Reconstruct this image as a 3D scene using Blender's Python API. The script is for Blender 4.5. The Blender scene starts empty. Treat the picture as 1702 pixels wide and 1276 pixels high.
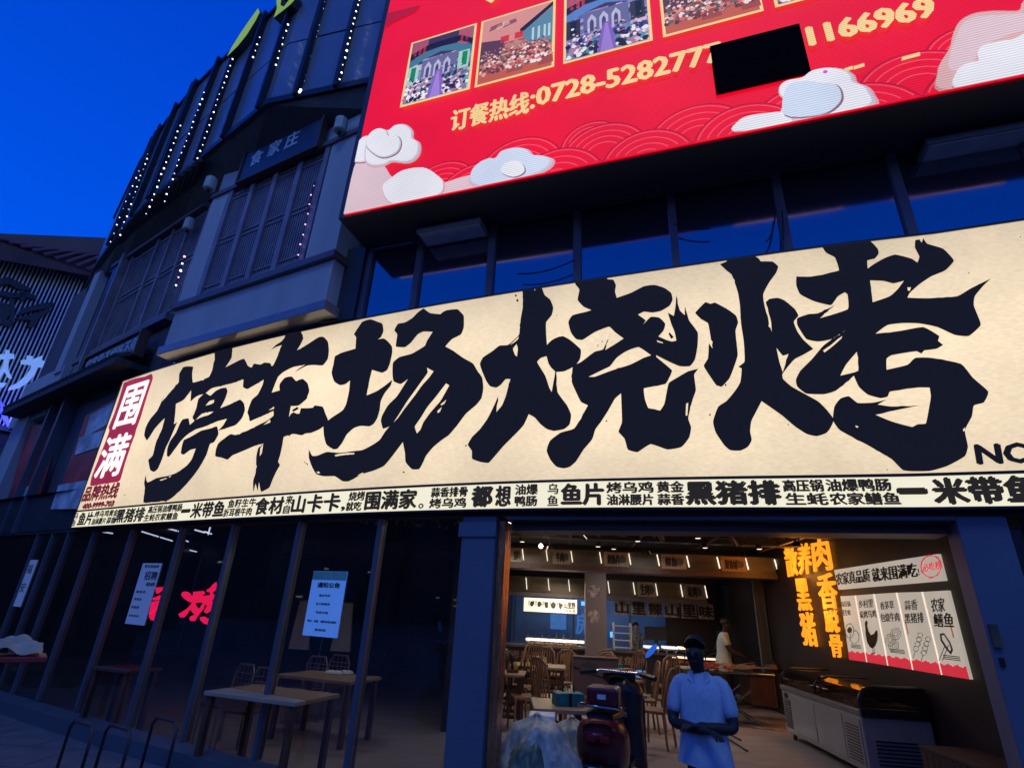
import bpy, bmesh, math, random
from math import radians, degrees, sin, cos, tan, pi, hypot, atan2, sqrt
from mathutils import Vector, Matrix, noise
from mathutils.geometry import tessellate_polygon
random.seed(7)
scn = bpy.context.scene
COL = scn.collection

# ------------------------------------------------------------------ camera
PW, PH, PF = 1702.0, 1276.0, 888.0
CZ = 1.7
UP = Vector((960 - PW / 2, -1457 - PH / 2, PF)).normalized()
_fw = Vector((0, 0, 1)); _fy = (_fw - UP * _fw.dot(UP)).normalized(); _rx = _fy.cross(UP)
# rows: camera (right, down, forward) -> world
RM = Matrix((_rx, _fy, UP))
cam_d = bpy.data.cameras.new('camera'); cam = bpy.data.objects.new('camera', cam_d); COL.objects.link(cam)
cr = RM @ Vector((1, 0, 0)); cu = RM @ Vector((0, -1, 0)); cb = RM @ Vector((0, 0, -1))
cam.matrix_world = Matrix(((cr.x, cu.x, cb.x, 0), (cr.y, cu.y, cb.y, 0), (cr.z, cu.z, cb.z, CZ), (0, 0, 0, 1)))
cam_d.sensor_width = 36; cam_d.sensor_fit = 'HORIZONTAL'; cam_d.lens = PF / PW * 36
cam_d.clip_start = 0.05; cam_d.clip_end = 3000
scn.camera = cam

# ------------------------------------------------------------------ dusk sky, afterglow, exposure
wd = bpy.data.worlds.new('World'); scn.world = wd; wd.use_nodes = True
nt = wd.node_tree; bg = nt.nodes['Background']
sky = nt.nodes.new('ShaderNodeTexSky'); sky.sky_type = 'NISHITA'; sky.sun_disc = False
sky.sun_elevation = radians(-2.0); sky.sun_rotation = radians(200)
sky.air_density = 1.0; sky.dust_density = 0.3; sky.ozone_density = 6.0
tint = nt.nodes.new('ShaderNodeMix'); tint.data_type = 'RGBA'; tint.blend_type = 'MIX'
tint.inputs[0].default_value = 0.80
tc = nt.nodes.new('ShaderNodeTexCoord'); sp = nt.nodes.new('ShaderNodeSeparateXYZ'); rp = nt.nodes.new('ShaderNodeValToRGB')
nt.links.new(tc.outputs['Generated'], sp.inputs[0]); nt.links.new(sp.outputs['Z'], rp.inputs[0])
rp.color_ramp.elements[0].position = 0.0; rp.color_ramp.elements[0].color = (3.8, 5.6, 8.6, 1)
e = rp.color_ramp.elements.new(0.20); e.color = (2.2, 3.8, 7.8, 1)
rp.color_ramp.elements[1].position = 1.0; rp.color_ramp.elements[1].color = (0.0, 0.30, 3.6, 1)
e = rp.color_ramp.elements.new(0.38); e.color = (0.0, 0.80, 7.2, 1)
e = rp.color_ramp.elements.new(0.72); e.color = (0.0, 0.50, 5.3, 1)
nt.links.new(sky.outputs[0], tint.inputs[6]); nt.links.new(rp.outputs[0], tint.inputs[7])
nt.links.new(tint.outputs[2], bg.inputs[0]); bg.inputs[1].default_value = 0.15
sd = bpy.data.lights.new('sun', 'SUN'); sd.energy = 0.36; sd.angle = radians(18); sd.color = (0.46, 0.78, 1.0)
so = bpy.data.objects.new('sun', sd); COL.objects.link(so)
so.rotation_euler = (radians(33), 0, radians(-12)); so.location = (0, -20, 20)
scn.view_settings.view_transform = 'Standard'; scn.view_settings.look = 'None'
scn.view_settings.exposure = 0.0; scn.view_settings.gamma = 1.0; scn.view_settings.use_curve_mapping = False
scn.cycles.max_bounces = 6; scn.cycles.transparent_max_bounces = 12

# ------------------------------------------------------------------ materials
def srgb(r, g, b):
    f = lambda c: (c / 255 / 12.92) if c / 255 <= 0.04045 else ((c / 255 + 0.055) / 1.055) ** 2.4
    return (f(r), f(g), f(b), 1)
def mat(name, col, rough=0.6, metal=0.0, var=0.15, scale=6.0, bump=0.0, emit=None, es=0.0, evar=0.0, spec=None, detail=6, stretch=None):
    m = bpy.data.materials.new(name); m.use_nodes = True; t = m.node_tree; N = t.nodes; L = t.links
    b = N['Principled BSDF']
    col = tuple(col[:3])
    tcn = N.new('ShaderNodeTexCoord'); no = N.new('ShaderNodeTexNoise'); no.inputs['Scale'].default_value = scale; no.inputs['Detail'].default_value = detail
    src = tcn.outputs['Object']
    if stretch:
        mp = N.new('ShaderNodeMapping'); mp.inputs['Scale'].default_value = stretch; L.new(src, mp.inputs[0]); src = mp.outputs[0]
    L.new(src, no.inputs['Vector'])
    r = N.new('ShaderNodeValToRGB'); r.color_ramp.elements[0].position = 0.3; r.color_ramp.elements[1].position = 0.7
    r.color_ramp.elements[0].color = tuple(c * (1 - var) for c in col) + (1,)
    r.color_ramp.elements[1].color = tuple(min(1, c * (1 + var)) for c in col) + (1,)
    L.new(no.outputs['Fac'], r.inputs[0]); L.new(r.outputs[0], b.inputs['Base Color'])
    b.inputs['Metallic'].default_value = metal
    if spec is not None: b.inputs['Specular IOR Level'].default_value = spec
    mr = N.new('ShaderNodeMapRange'); mr.inputs['To Min'].default_value = max(0.02, rough - 0.1); mr.inputs['To Max'].default_value = min(1, rough + 0.1)
    L.new(no.outputs['Fac'], mr.inputs['Value']); L.new(mr.outputs[0], b.inputs['Roughness'])
    if bump:
        bp = N.new('ShaderNodeBump'); bp.inputs['Strength'].default_value = bump; bp.inputs['Distance'].default_value = 0.02
        L.new(no.outputs['Fac'], bp.inputs['Height']); L.new(bp.outputs[0], b.inputs['Normal'])
    if emit is not None:
        er = N.new('ShaderNodeValToRGB'); er.color_ramp.elements[0].position = 0.25; er.color_ramp.elements[1].position = 0.75
        er.color_ramp.elements[0].color = tuple(c * (1 - evar) for c in emit[:3]) + (1,)
        er.color_ramp.elements[1].color = tuple(c * (1 + evar) for c in emit[:3]) + (1,)
        L.new(no.outputs['Fac'], er.inputs[0]); L.new(er.outputs[0], b.inputs['Emission Color'])
        b.inputs['Emission Strength'].default_value = es
    return m
def glass_mat(name, tintc, ior=1.5, veil=0.0, mixmin=0.0):
    m = bpy.data.materials.new(name); m.use_nodes = True; t = m.node_tree; N = t.nodes; L = t.links
    N.remove(N['Principled BSDF']); out = N['Material Output']
    tr = N.new('ShaderNodeBsdfTransparent'); tr.inputs[0].default_value = tuple(tintc) + (1,)
    gl = N.new('ShaderNodeBsdfGlossy'); gl.inputs['Roughness'].default_value = 0.02; gl.inputs[0].default_value = (1, 1, 1, 1)
    fr = N.new('ShaderNodeFresnel'); fr.inputs[0].default_value = ior
    no = N.new('ShaderNodeTexNoise'); no.inputs['Scale'].default_value = 1.3
    tcn = N.new('ShaderNodeTexCoord'); L.new(tcn.outputs['Object'], no.inputs['Vector'])
    bp = N.new('ShaderNodeBump'); bp.inputs['Strength'].default_value = 0.06; bp.inputs['Distance'].default_value = 0.02
    L.new(no.outputs['Fac'], bp.inputs['Height']); L.new(bp.outputs[0], gl.inputs['Normal'])
    df = N.new('ShaderNodeBsdfDiffuse'); df.inputs[0].default_value = (.6, .62, .65, 1)      # pale smeary veil lifting the dark pane in place of reflections
    n2 = N.new('ShaderNodeTexNoise'); n2.inputs['Scale'].default_value = 2.2; n2.inputs['Detail'].default_value = 8; n2.inputs['Roughness'].default_value = .7
    mp = N.new('ShaderNodeMapping'); mp.inputs['Scale'].default_value = (1, 1, .35); L.new(tcn.outputs['Object'], mp.inputs[0]); L.new(mp.outputs[0], n2.inputs['Vector'])
    mr = N.new('ShaderNodeMapRange'); mr.inputs['From Min'].default_value = .35; mr.inputs['From Max'].default_value = .75; mr.inputs['To Min'].default_value = veil * .25; mr.inputs['To Max'].default_value = veil; L.new(n2.outputs['Fac'], mr.inputs['Value'])
    md = N.new('ShaderNodeMixShader'); L.new(mr.outputs[0], md.inputs[0]); L.new(tr.outputs[0], md.inputs[1]); L.new(df.outputs[0], md.inputs[2])
    mx = N.new('ShaderNodeMixShader'); L.new(fr.outputs[0], mx.inputs[0]); L.new(md.outputs[0], mx.inputs[1]); L.new(gl.outputs[0], mx.inputs[2])
    L.new(mx.outputs[0], out.inputs[0]); return m
def led_mat(name, emit, es=1.0, pattern=True, grad=None):
    m = bpy.data.materials.new(name); m.use_nodes = True; t = m.node_tree; N = t.nodes; L = t.links
    b = N['Principled BSDF']; b.inputs['Base Color'].default_value = (0.01, 0.01, 0.01, 1); b.inputs['Roughness'].default_value = 0.6
    tcn = N.new('ShaderNodeTexCoord'); s = N.new('ShaderNodeSeparateXYZ'); L.new(tcn.outputs['Object'], s.inputs[0])
    a = N.new('ShaderNodeMath'); a.operation = 'MULTIPLY'; a.inputs[1].default_value = 2 * pi / 0.031; L.new(s.outputs['Z'], a.inputs[0])
    si = N.new('ShaderNodeMath'); si.operation = 'SINE'; L.new(a.outputs[0], si.inputs[0])
    mr = N.new('ShaderNodeMapRange'); mr.inputs['From Min'].default_value = -1; mr.inputs['To Min'].default_value = 0.74; mr.inputs['To Max'].default_value = 1.06
    L.new(si.outputs[0], mr.inputs['Value'])
    no = N.new('ShaderNodeTexNoise'); no.inputs['Scale'].default_value = 1.2; no.inputs['Detail'].default_value = 3; L.new(tcn.outputs['Object'], no.inputs['Vector'])
    mr2 = N.new('ShaderNodeMapRange'); mr2.inputs['To Min'].default_value = 0.82; mr2.inputs['To Max'].default_value = 1.15; L.new(no.outputs['Fac'], mr2.inputs['Value'])
    mu = N.new('ShaderNodeMath'); mu.operation = 'MULTIPLY'; L.new(mr.outputs[0], mu.inputs[0]); L.new(mr2.outputs[0], mu.inputs[1])
    mu2 = N.new('ShaderNodeMath'); mu2.operation = 'MULTIPLY'; mu2.inputs[1].default_value = es; L.new(mu.outputs[0], mu2.inputs[0])
    b.inputs['Emission Color'].default_value = tuple(emit[:3]) + (1,)
    L.new(mu2.outputs[0], b.inputs['Emission Strength']); return m
def photo_mat(name, cols, seed, scale=9.0):
    """small colourful snapshot of a decorated hall shown on the screen: flat picture content"""
    m = led_mat(name, (1, 1, 1), 1.0); t = m.node_tree; N = t.nodes; L = t.links; b = N['Principled BSDF']
    tcn = N.new('ShaderNodeTexCoord'); mp = N.new('ShaderNodeMapping'); mp.inputs['Location'].default_value = (seed * 3.1, seed * 1.7, seed)
    mp.inputs['Scale'].default_value = (1, 1, 1.5)
    L.new(tcn.outputs['Object'], mp.inputs[0])
    v = N.new('ShaderNodeTexVoronoi'); v.inputs['Scale'].default_value = scale * 1.6; v.distance = 'CHEBYCHEV'; L.new(mp.outputs[0], v.inputs['Vector'])
    no = N.new('ShaderNodeTexNoise'); no.inputs['Scale'].default_value = scale; no.inputs['Detail'].default_value = 8; no.inputs['Roughness'].default_value = 0.75; L.new(mp.outputs[0], no.inputs['Vector'])
    sx = N.new('ShaderNodeSeparateColor'); L.new(v.outputs['Color'], sx.inputs[0])
    md = N.new('ShaderNodeMix'); md.data_type = 'FLOAT'; md.inputs[0].default_value = 0.5; L.new(no.outputs['Fac'], md.inputs[2]); L.new(sx.outputs[0], md.inputs[3])
    r = N.new('ShaderNodeValToRGB'); cr_ = r.color_ramp
    n = len(cols); cr_.elements[0].position = 0.22; cr_.elements[0].color = cols[0]; cr_.elements[1].position = 0.78; cr_.elements[1].color = cols[-1]
    for i in range(1, n - 1):
        el = cr_.elements.new(0.22 + 0.56 * i / (n - 1)); el.color = cols[i]
    cr_.interpolation = 'LINEAR'
    L.new(md.outputs[0], r.inputs[0]); L.new(r.outputs[0], b.inputs['Emission Color']); return m

def lightbox_tubes(m):
    """backlit sheet: a little brighter at mid height where the tubes sit, plus paper fibre"""
    t = m.node_tree; N = t.nodes; L = t.links; b = N['Principled BSDF']
    g = N.new('ShaderNodeTexCoord'); sp = N.new('ShaderNodeSeparateXYZ'); L.new(g.outputs['Object'], sp.inputs[0])
    a = N.new('ShaderNodeMath'); a.operation = 'SUBTRACT'; a.inputs[1].default_value = 3.95; L.new(sp.outputs['Z'], a.inputs[0])
    p = N.new('ShaderNodeMath'); p.operation = 'POWER'; p.inputs[1].default_value = 2; ab = N.new('ShaderNodeMath'); ab.operation = 'ABSOLUTE'; L.new(a.outputs[0], ab.inputs[0]); L.new(ab.outputs[0], p.inputs[0])
    mr = N.new('ShaderNodeMapRange'); mr.inputs['From Max'].default_value = 1.5; mr.inputs['To Min'].default_value = 1.20; mr.inputs['To Max'].default_value = 0.86; L.new(p.outputs[0], mr.inputs['Value'])
    no = N.new('ShaderNodeTexNoise'); no.inputs['Scale'].default_value = 38; no.inputs['Detail'].default_value = 4
    mp = N.new('ShaderNodeMapping'); mp.inputs['Scale'].default_value = (.5, .5, 1.4); L.new(g.outputs['Object'], mp.inputs[0]); L.new(mp.outputs[0], no.inputs['Vector'])
    m2 = N.new('ShaderNodeMapRange'); m2.inputs['From Min'].default_value = .3; m2.inputs['From Max'].default_value = .7; m2.inputs['To Min'].default_value = .89; m2.inputs['To Max'].default_value = 1.05; L.new(no.outputs['Fac'], m2.inputs['Value'])
    mu = N.new('ShaderNodeMath'); mu.operation = 'MULTIPLY'; L.new(mr.outputs[0], mu.inputs[0]); L.new(m2.outputs[0], mu.inputs[1]); L.new(mu.outputs[0], b.inputs['Emission Strength'])

# ------------------------------------------------------------------ measuring helpers (photo measurement -> point on a real surface)
def ray(px, py): return RM @ Vector((px - PW / 2, py - PH / 2, PF))
def atz(px, py, z):
    d = ray(px, py); t = (z - CZ) / d.z; return (d.x * t, d.y * t, z)
def pix(P):
    p = RM.transposed() @ (Vector(P) - Vector((0, 0, CZ))); return PW / 2 + PF * p.x / p.z, PH / 2 + PF * p.y / p.z
class Wall:
    """a vertical plane through A and B; s runs from A to B, o is the distance out towards the street"""
    def __init__(s, A, B):
        s.A = Vector((A[0], A[1])); s.d = (Vector((B[0], B[1])) - s.A); s.len = s.d.length; s.d.normalize()
        s.n = Vector((s.d.y, -s.d.x))
        if s.n.dot(s.A) > 0: s.n = -s.n
    def P(s, u, z, o=0.0):
        q = s.A + s.d * u + s.n * o; return Vector((q.x, q.y, z))
    def inv(s, px, py, o=0.0):
        r = ray(px, py); A = s.A + s.n * o; r2 = Vector((r.x, r.y)); t = A.dot(s.n) / r2.dot(s.n)
        q = r2 * t; return ((q - A).dot(s.d), CZ + r.z * t)
class Ruled:
    """curved front: rows of (xb,yb,xt,yt), u is the length along the bottom edge"""
    def __init__(s, rows, zb, zt):
        s.b = [Vector(r[:2]) for r in rows]; s.t = [Vector(r[2:]) for r in rows]; s.zb, s.zt = zb, zt
        s.us = [0.0]
        for i in range(1, len(rows)): s.us.append(s.us[-1] + (s.b[i] - s.b[i - 1]).length)
        s.len = s.us[-1]
    def P(s, u, z, o=0.0):
        i = 0
        while i < len(s.us) - 2 and u > s.us[i + 1]: i += 1
        f = (u - s.us[i]) / (s.us[i + 1] - s.us[i]); k = (z - s.zb) / (s.zt - s.zb)
        a = s.b[i].lerp(s.t[i], k); b = s.b[i + 1].lerp(s.t[i + 1], k)
        q = a + (b - a) * f; d = (b - a).normalized(); n = Vector((d.y, -d.x))
        if n.dot(q) > 0: n = -n
        q = q + n * o; return Vector((q.x, q.y, z))
    def inv(s, px, py, o=0.0):
        u, z = s.len * 0.5, (s.zb + s.zt) / 2
        for _ in range(25):
            x, y = pix(s.P(u, z, o)); h = 1e-3
            xu, yu = pix(s.P(u + h, z, o)); xz, yz = pix(s.P(u, z + h, o))
            a, b, c, d = (xu - x) / h, (xz - x) / h, (yu - y) / h, (yz - y) / h
            det = a * d - b * c; ex, ey = px - x, py - y
            du = (d * ex - b * ey) / det; dz = (-c * ex + a * ey) / det
            du = max(-1.5, min(1.5, du)); dz = max(-1.5, min(1.5, dz))
            u += du; z += dz
            if abs(du) + abs(dz) < 1e-5: break
        return u, z

# ------------------------------------------------------------------ mesh helpers
class MB:
    def __init__(s): s.v = []; s.f = []
    def quad(s, a, b, c, d):
        n = len(s.v); s.v += [tuple(a), tuple(b), tuple(c), tuple(d)]; s.f.append((n, n + 1, n + 2, n + 3))
    def poly(s, pts):
        n = len(s.v); s.v += [tuple(p) for p in pts]; s.f.append(tuple(range(n, n + len(pts))))
    def hexa(s, p):          # 8 corners: bottom 0-3, top 4-7
        n = len(s.v); s.v += [tuple(q) for q in p]
        for f in ((0, 3, 2, 1), (4, 5, 6, 7), (0, 1, 5, 4), (1, 2, 6, 5), (2, 3, 7, 6), (3, 0, 4, 7)): s.f.append(tuple(n + i for i in f))
    def box(s, x0, x1, y0, y1, z0, z1):
        s.hexa([(x0, y0, z0), (x1, y0, z0), (x1, y1, z0), (x0, y1, z0), (x0, y0, z1), (x1, y0, z1), (x1, y1, z1), (x0, y1, z1)])
    def wbox(s, W, u0, u1, z0, z1, o0, o1):   # box on a wall: from depth o0 to o1
        s.hexa([W.P(u0, z0, o1), W.P(u1, z0, o1), W.P(u1, z0, o0), W.P(u0, z0, o0), W.P(u0, z1, o1), W.P(u1, z1, o1), W.P(u1, z1, o0), W.P(u0, z1, o0)])
    def tube(s, pts, r, n=8, caps=True, r2=None):
        pts = [Vector(p) for p in pts]; rings = []
        for i, p in enumerate(pts):
            d = (pts[min(i + 1, len(pts) - 1)] - pts[max(i - 1, 0)]).normalized()
            a = d.orthogonal().normalized() if i == 0 else (prev - d * prev.dot(d)).normalized()
            prev = a; b = d.cross(a); rr = r if r2 is None else r + (r2 - r) * i / (len(pts) - 1)
            base = len(s.v)
            for k in range(n):
                t = 2 * pi * k / n; s.v.append(tuple(p + (a * cos(t) + b * sin(t)) * rr))
            rings.append(base)
        for i in range(len(rings) - 1):
            for k in range(n):
                s.f.append((rings[i] + k, rings[i] + (k + 1) % n, rings[i + 1] + (k + 1) % n, rings[i + 1] + k))
        if caps:
            s.f.append(tuple(rings[0] + k for k in reversed(range(n)))); s.f.append(tuple(rings[-1] + k for k in range(n)))
    def lathe(s, prof, c=(0, 0, 0), n=16, sx=1, sy=1):
        rings = []
        for r, z in prof:
            base = len(s.v)
            for k in range(n):
                t = 2 * pi * k / n; s.v.append((c[0] + r * sx * cos(t), c[1] + r * sy * sin(t), c[2] + z))
            rings.append(base)
        for i in range(len(rings) - 1):
            for k in range(n): s.f.append((rings[i] + k, rings[i] + (k + 1) % n, rings[i + 1] + (k + 1) % n, rings[i + 1] + k))
        s.f.append(tuple(rings[0] + k for k in reversed(range(n)))); s.f.append(tuple(rings[-1] + k for k in range(n)))
    def prism(s, pts, z0, z1, fn=lambda x, y, z: (x, y, z)):
        n = len(s.v); k = len(pts)
        s.v += [tuple(fn(x, y, z0)) for x, y in pts] + [tuple(fn(x, y, z1)) for x, y in pts]
        tri = tessellate_polygon([[Vector((x, y, 0)) for x, y in pts]])
        for t in tri:
            s.f.append(tuple(n + i for i in t)); s.f.append(tuple(n + k + i for i in reversed(t)))
        for i in range(k): j = (i + 1) % k; s.f.append((n + i, n + j, n + k + j, n + k + i))
    def mesh(s, name, m=None, smooth=False):
        me = bpy.data.meshes.new(name); me.from_pydata(s.v, [], s.f); me.update()
        if m: me.materials.append(m)
        if smooth:
            for p in me.polygons: p.use_smooth = True
        return me
BASE = {}
def wloc(o):
    return BASE.get(o.name, Vector((0, 0, 0)))
def link(name, me, parent=None, world=True, loc=None, rotz=0.0, **props):
    """link a mesh; with world=True its points are world points whatever the parent"""
    o = bpy.data.objects.new(name, me); COL.objects.link(o)
    if parent is not None:
        o.parent = parent
        if world: o.location = -wloc(parent)
    if loc is not None: o.location = loc; o.rotation_euler.z = rotz
    BASE[o.name] = Vector((0, 0, 0)) if world else wloc(o)
    for k, v in props.items(): o[k] = v
    return o
def build(name, mb, m, parent=None, world=True, smooth=False, bevel=0.0, **props):
    o = link(name, mb.mesh(name, m, smooth), parent, world, **props)
    if bevel:
        b = o.modifiers.new('bevel', 'BEVEL'); b.width = bevel; b.segments = 2; b.limit_method = 'ANGLE'; b.angle_limit = radians(40)
    return o
def thing(name, label, cat, loc=(0, 0, 0), rotz=0.0, group=None):
    o = bpy.data.objects.new(name, None); COL.objects.link(o); o.location = loc; o.rotation_euler.z = rotz
    o.empty_display_size = 0.2
    o['label'] = label; o['category'] = cat
    if group: o['group'] = group
    BASE[o.name] = Vector(loc); return o
def tag(o, label, cat, group=None):
    o['label'] = label; o['category'] = cat
    if group: o['group'] = group
    return o
def copy_tree(o, parent=None, label=None, loc=None, rotz=None):
    c = o.copy(); COL.objects.link(c); c.parent = parent
    if label: c['label'] = label
    if loc is not None: c.location = loc
    if rotz is not None: c.rotation_euler.z = rotz
    for ch in list(o.children): copy_tree(ch, c)
    return c
def box_part(name, dims, m, parent, bevel=0.0, **props):
    mb = MB(); mb.box(*dims); return build(name, mb, m, parent, world=False, bevel=bevel, **props)

# flat shapes laid on a wall: polygons with holes, cut so that they follow a curved front
def flat_mesh(name, tris, W, off, m, cuts=None, thick=0.0):
    """tris: list of (verts2d, faces)"""
    bm = bmesh.new()
    for vs, fs in tris:
        bv = [bm.verts.new((x, z, 0)) for x, z in vs]
        for f in fs:
            try: bm.faces.new([bv[i] for i in f])
            except ValueError: pass
    if cuts:
        xs = [v.co.x for v in bm.verts]; lo, hi = min(xs), max(xs)
        for c in cuts:
            if lo < c < hi:
                bmesh.ops.bisect_plane(bm, geom=bm.verts[:] + bm.edges[:] + bm.faces[:], plane_co=(c, 0, 0), plane_no=(1, 0, 0))
    for v in bm.verts: v.co = W.P(v.co.x, v.co.y, off + v.co.z)
    me = bpy.data.meshes.new(name); bm.to_mesh(me); bm.free(); me.materials.append(m); return me
def tess(loops):
    """loops: outer, holes... as 2-D points -> (verts, faces)"""
    L = [[Vector((x, y, 0)) for x, y in lp] for lp in loops]
    t = tessellate_polygon(L); vs = [(p.x, p.y) for lp in L for p in lp]; return vs, [tuple(f) for f in t]
_glyph = {}
def glyphs(s):
    if s not in _glyph:
        c = bpy.data.curves.new('t', 'FONT'); c.body = s; c.resolution_u = 2
        o = bpy.data.objects.new('t', c); COL.objects.link(o)
        me = bpy.data.meshes.new_from_object(o); bpy.data.objects.remove(o)
        vs = [(v.co.x, v.co.y) for v in me.vertices]; fs = [tuple(p.vertices) for p in me.polygons]
        x0 = min(v[0] for v in vs); x1 = max(v[0] for v in vs); y0 = min(v[1] for v in vs); y1 = max(v[1] for v in vs)
        vs = [((x - x0) / (x1 - x0), (y - y0) / (y1 - y0)) for x, y in vs]
        bpy.data.meshes.remove(me); _glyph[s] = (vs, fs)
    return _glyph[s]
def text(name, s, W, u0, u1, z0, z1, off, m, parent, bold=0.0, shear=0.0, cuts=None, world=True, **props):
    vs, fs = glyphs(s); lays = []
    sh = [(0, 0)] if not bold else [(-bold, 0), (bold, 0), (0, bold * .7), (0, -bold * .7), (-bold * .6, bold * .5), (bold * .6, -bold * .5)]
    bm = bmesh.new()
    for k, (dx, dz) in enumerate(sh):
        bv = [bm.verts.new((u0 + x * (u1 - u0) + shear * (y - .5) * (z1 - z0) + dx, z0 + y * (z1 - z0) + dz, 0.0004 * k)) for x, y in vs]
        for f in fs:
            try: bm.faces.new([bv[i] for i in f])
            except ValueError: pass
    if cuts:
        for c in cuts:
            if u0 < c < u1: bmesh.ops.bisect_plane(bm, geom=bm.verts[:] + bm.edges[:] + bm.faces[:], plane_co=(c, 0, 0), plane_no=(1, 0, 0))
    for v in bm.verts: v.co = W.P(v.co.x, v.co.y, off + v.co.z)
    me = bpy.data.meshes.new(name); bm.to_mesh(me); bm.free(); me.materials.append(m)
    return link(name, me, parent, world, **props)

# ------------------------------------------------------------------ materials used
M = {}
M['paving'] = mat('paving', (0.10, 0.10, 0.11), 0.55, var=0.3, scale=2.5, bump=0.25)
M['slab'] = mat('slab', (0.13, 0.13, 0.14), 0.5, var=0.2, scale=4, bump=0.2)
M['concrete'] = mat('concrete_floor', (0.36, 0.32, 0.32), 0.55, var=0.18, scale=1.6, bump=0.1, stretch=(1, 3, 1))
M['wall_plaster'] = mat('pale_plaster', (0.46, 0.47, 0.49), 0.8, var=0.10, scale=1.1, stretch=(2.2, 2.2, .5), detail=9)
M['dark_clad'] = mat('dark_cladding', (0.035, 0.035, 0.04), 0.45, var=0.2, scale=3)
M['black'] = mat('black_paint', (0.012, 0.012, 0.014), 0.5, var=0.2)
M['frame'] = mat('blue_grey_aluminium', (0.11, 0.13, 0.16), 0.45, 0.3, var=0.1, scale=2)
M['column'] = mat('column_cladding', (0.13, 0.15, 0.20), 0.5, 0.1, var=0.12, scale=0.8)
M['soffit'] = mat('soffit_panel', (0.045, 0.045, 0.055), 0.5, var=0.15, scale=1)
M['wood'] = mat('dark_wood', (0.10, 0.045, 0.025), 0.45, var=0.4, scale=5, bump=0.1, stretch=(4, 4, 0.6))
M['jambwood'] = mat('jamb_wood', (0.48, 0.20, 0.09), 0.26, 0.55, var=0.4, scale=4, bump=0.3, stretch=(6, 6, 0.8))
M['tablewood'] = mat('table_wood', (0.42, 0.30, 0.19), 0.4, var=0.15, scale=3, stretch=(1, 8, 1))
M['bamboo'] = mat('bamboo', (0.28, 0.16, 0.09), 0.4, var=0.4, scale=6, stretch=(3, 3, 1))
M['lattice'] = mat('lattice_timber', (0.27, 0.23, 0.26), 0.5, var=0.2, scale=3)
M['trim'] = mat('trim_timber', (0.13, 0.11, 0.13), 0.5, var=0.2, scale=3)
M['backing'] = mat('window_backing', (0.03, 0.032, 0.05), 0.3, var=0.3, scale=1)
M['tile'] = mat('roof_tile', (0.035, 0.035, 0.04), 0.7, var=0.4, scale=9, bump=0.4)
M['fascia'] = mat('fascia_glass', (0.20, 0.24, 0.30), 0.25, 0.12, var=0.15, scale=0.7, spec=.8)
M['fin'] = mat('fascia_fin', (0.02, 0.022, 0.03), 0.4, 0.3, var=0.2)
M['bulb'] = mat('led_bulb', (0.8, 0.85, 0.9), 0.3, emit=(0.82, 0.90, 1.0), es=3.0)
M['bulb_dim'] = mat('led_bulb_dim', (0.8, 0.85, 0.9), 0.3, emit=(0.4, 0.55, 1.0), es=1.0)
M['bulb_pink'] = mat('led_bulb_pink', (0.8, 0.6, 0.8), 0.3, emit=(1.0, 0.45, 0.75), es=2.0)
M['violet_light'] = mat('violet_light', (0.3, 0.3, 0.6), 0.4, emit=(0.14, 0.15, 0.75), es=1.2)
M['ink'] = mat('sign_ink', (0.008, 0.008, 0.009), 0.7, var=0.1, scale=1, emit=(0.012, 0.013, 0.024), es=0.6, spec=.1)
M['sign_cream'] = mat('sign_cream', (0.22, 0.19, 0.15), 0.6, var=0.05, scale=1.0, emit=(0.83, 0.665, 0.425), es=1.0, evar=0.13, detail=9)
lightbox_tubes(M['sign_cream'])
M['strip_cream'] = mat('strip_cream', (0.25, 0.23, 0.18), 0.6, var=0.04, scale=1.4, emit=(0.93, 0.87, 0.64), es=.95, evar=0.04)
M['strip_ink'] = mat('strip_ink', (0.012, 0.012, 0.012), 0.7, emit=(.018, .016, .014), es=1.0, spec=.1)
M['stamp_red'] = mat('stamp_red', (0.3, 0.02, 0.04), 0.6, emit=(0.33, 0.018, 0.05), es=1.0, evar=0.15, scale=1.5)
M['stamp_white'] = mat('stamp_white', (0.8, 0.8, 0.75), 0.6, emit=(0.95, 0.92, 0.82), es=1.0)
M['text_red'] = mat('text_red', (0.2, 0.02, 0.03), 0.6, emit=(0.15, 0.012, 0.018), es=1.0)
M['plaque'] = mat('plaque_board', (0.035, 0.06, 0.11), 0.4, var=0.15)
M['plaque_text'] = mat('plaque_text', (0.60, 0.72, 0.78), 0.5, var=0.1)
M['lamp_white'] = mat('drum_white', (0.5, 0.55, 0.5), 0.5)
M['yellow_letter'] = mat('yellow_green_letter', (0.35, 0.5, 0.03), 0.5, emit=(0.35, 0.55, 0.03), es=0.5)
M['letter_side'] = mat('letter_side', (0.06, 0.08, 0.08), 0.5)
M['shop_red'] = mat('shop_poster_red', (0.55, 0.05, 0.05), 0.5, var=0.5, scale=2)
M['shop_blue'] = mat('shop_poster_pale', (0.6, 0.66, 0.75), 0.5, var=0.5, scale=3)
M['slat'] = mat('metal_slat', (0.70, 0.70, 0.74), 0.4, 0.3, var=0.15)
M['darkvoid'] = mat('dark_backing', (0.01, 0.01, 0.02), 0.6)
M['brush_grey'] = mat('brush_grey', (0.045, 0.05, 0.06), 0.7)
M['blue_letter'] = mat('blue_letter', (0.3, 0.5, 0.8), 0.5, emit=(0.10, 0.26, 0.75), es=1.0)
M['white_letter'] = mat('pale_lit_letter', (0.6, 0.7, 0.8), 0.5, emit=(0.16, 0.30, 0.62), es=0.75)
M['neon_blue'] = mat('neon_blue', (0.1, 0.1, 0.6), 0.5, emit=(0.06, 0.08, 0.9), es=1.3)
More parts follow.
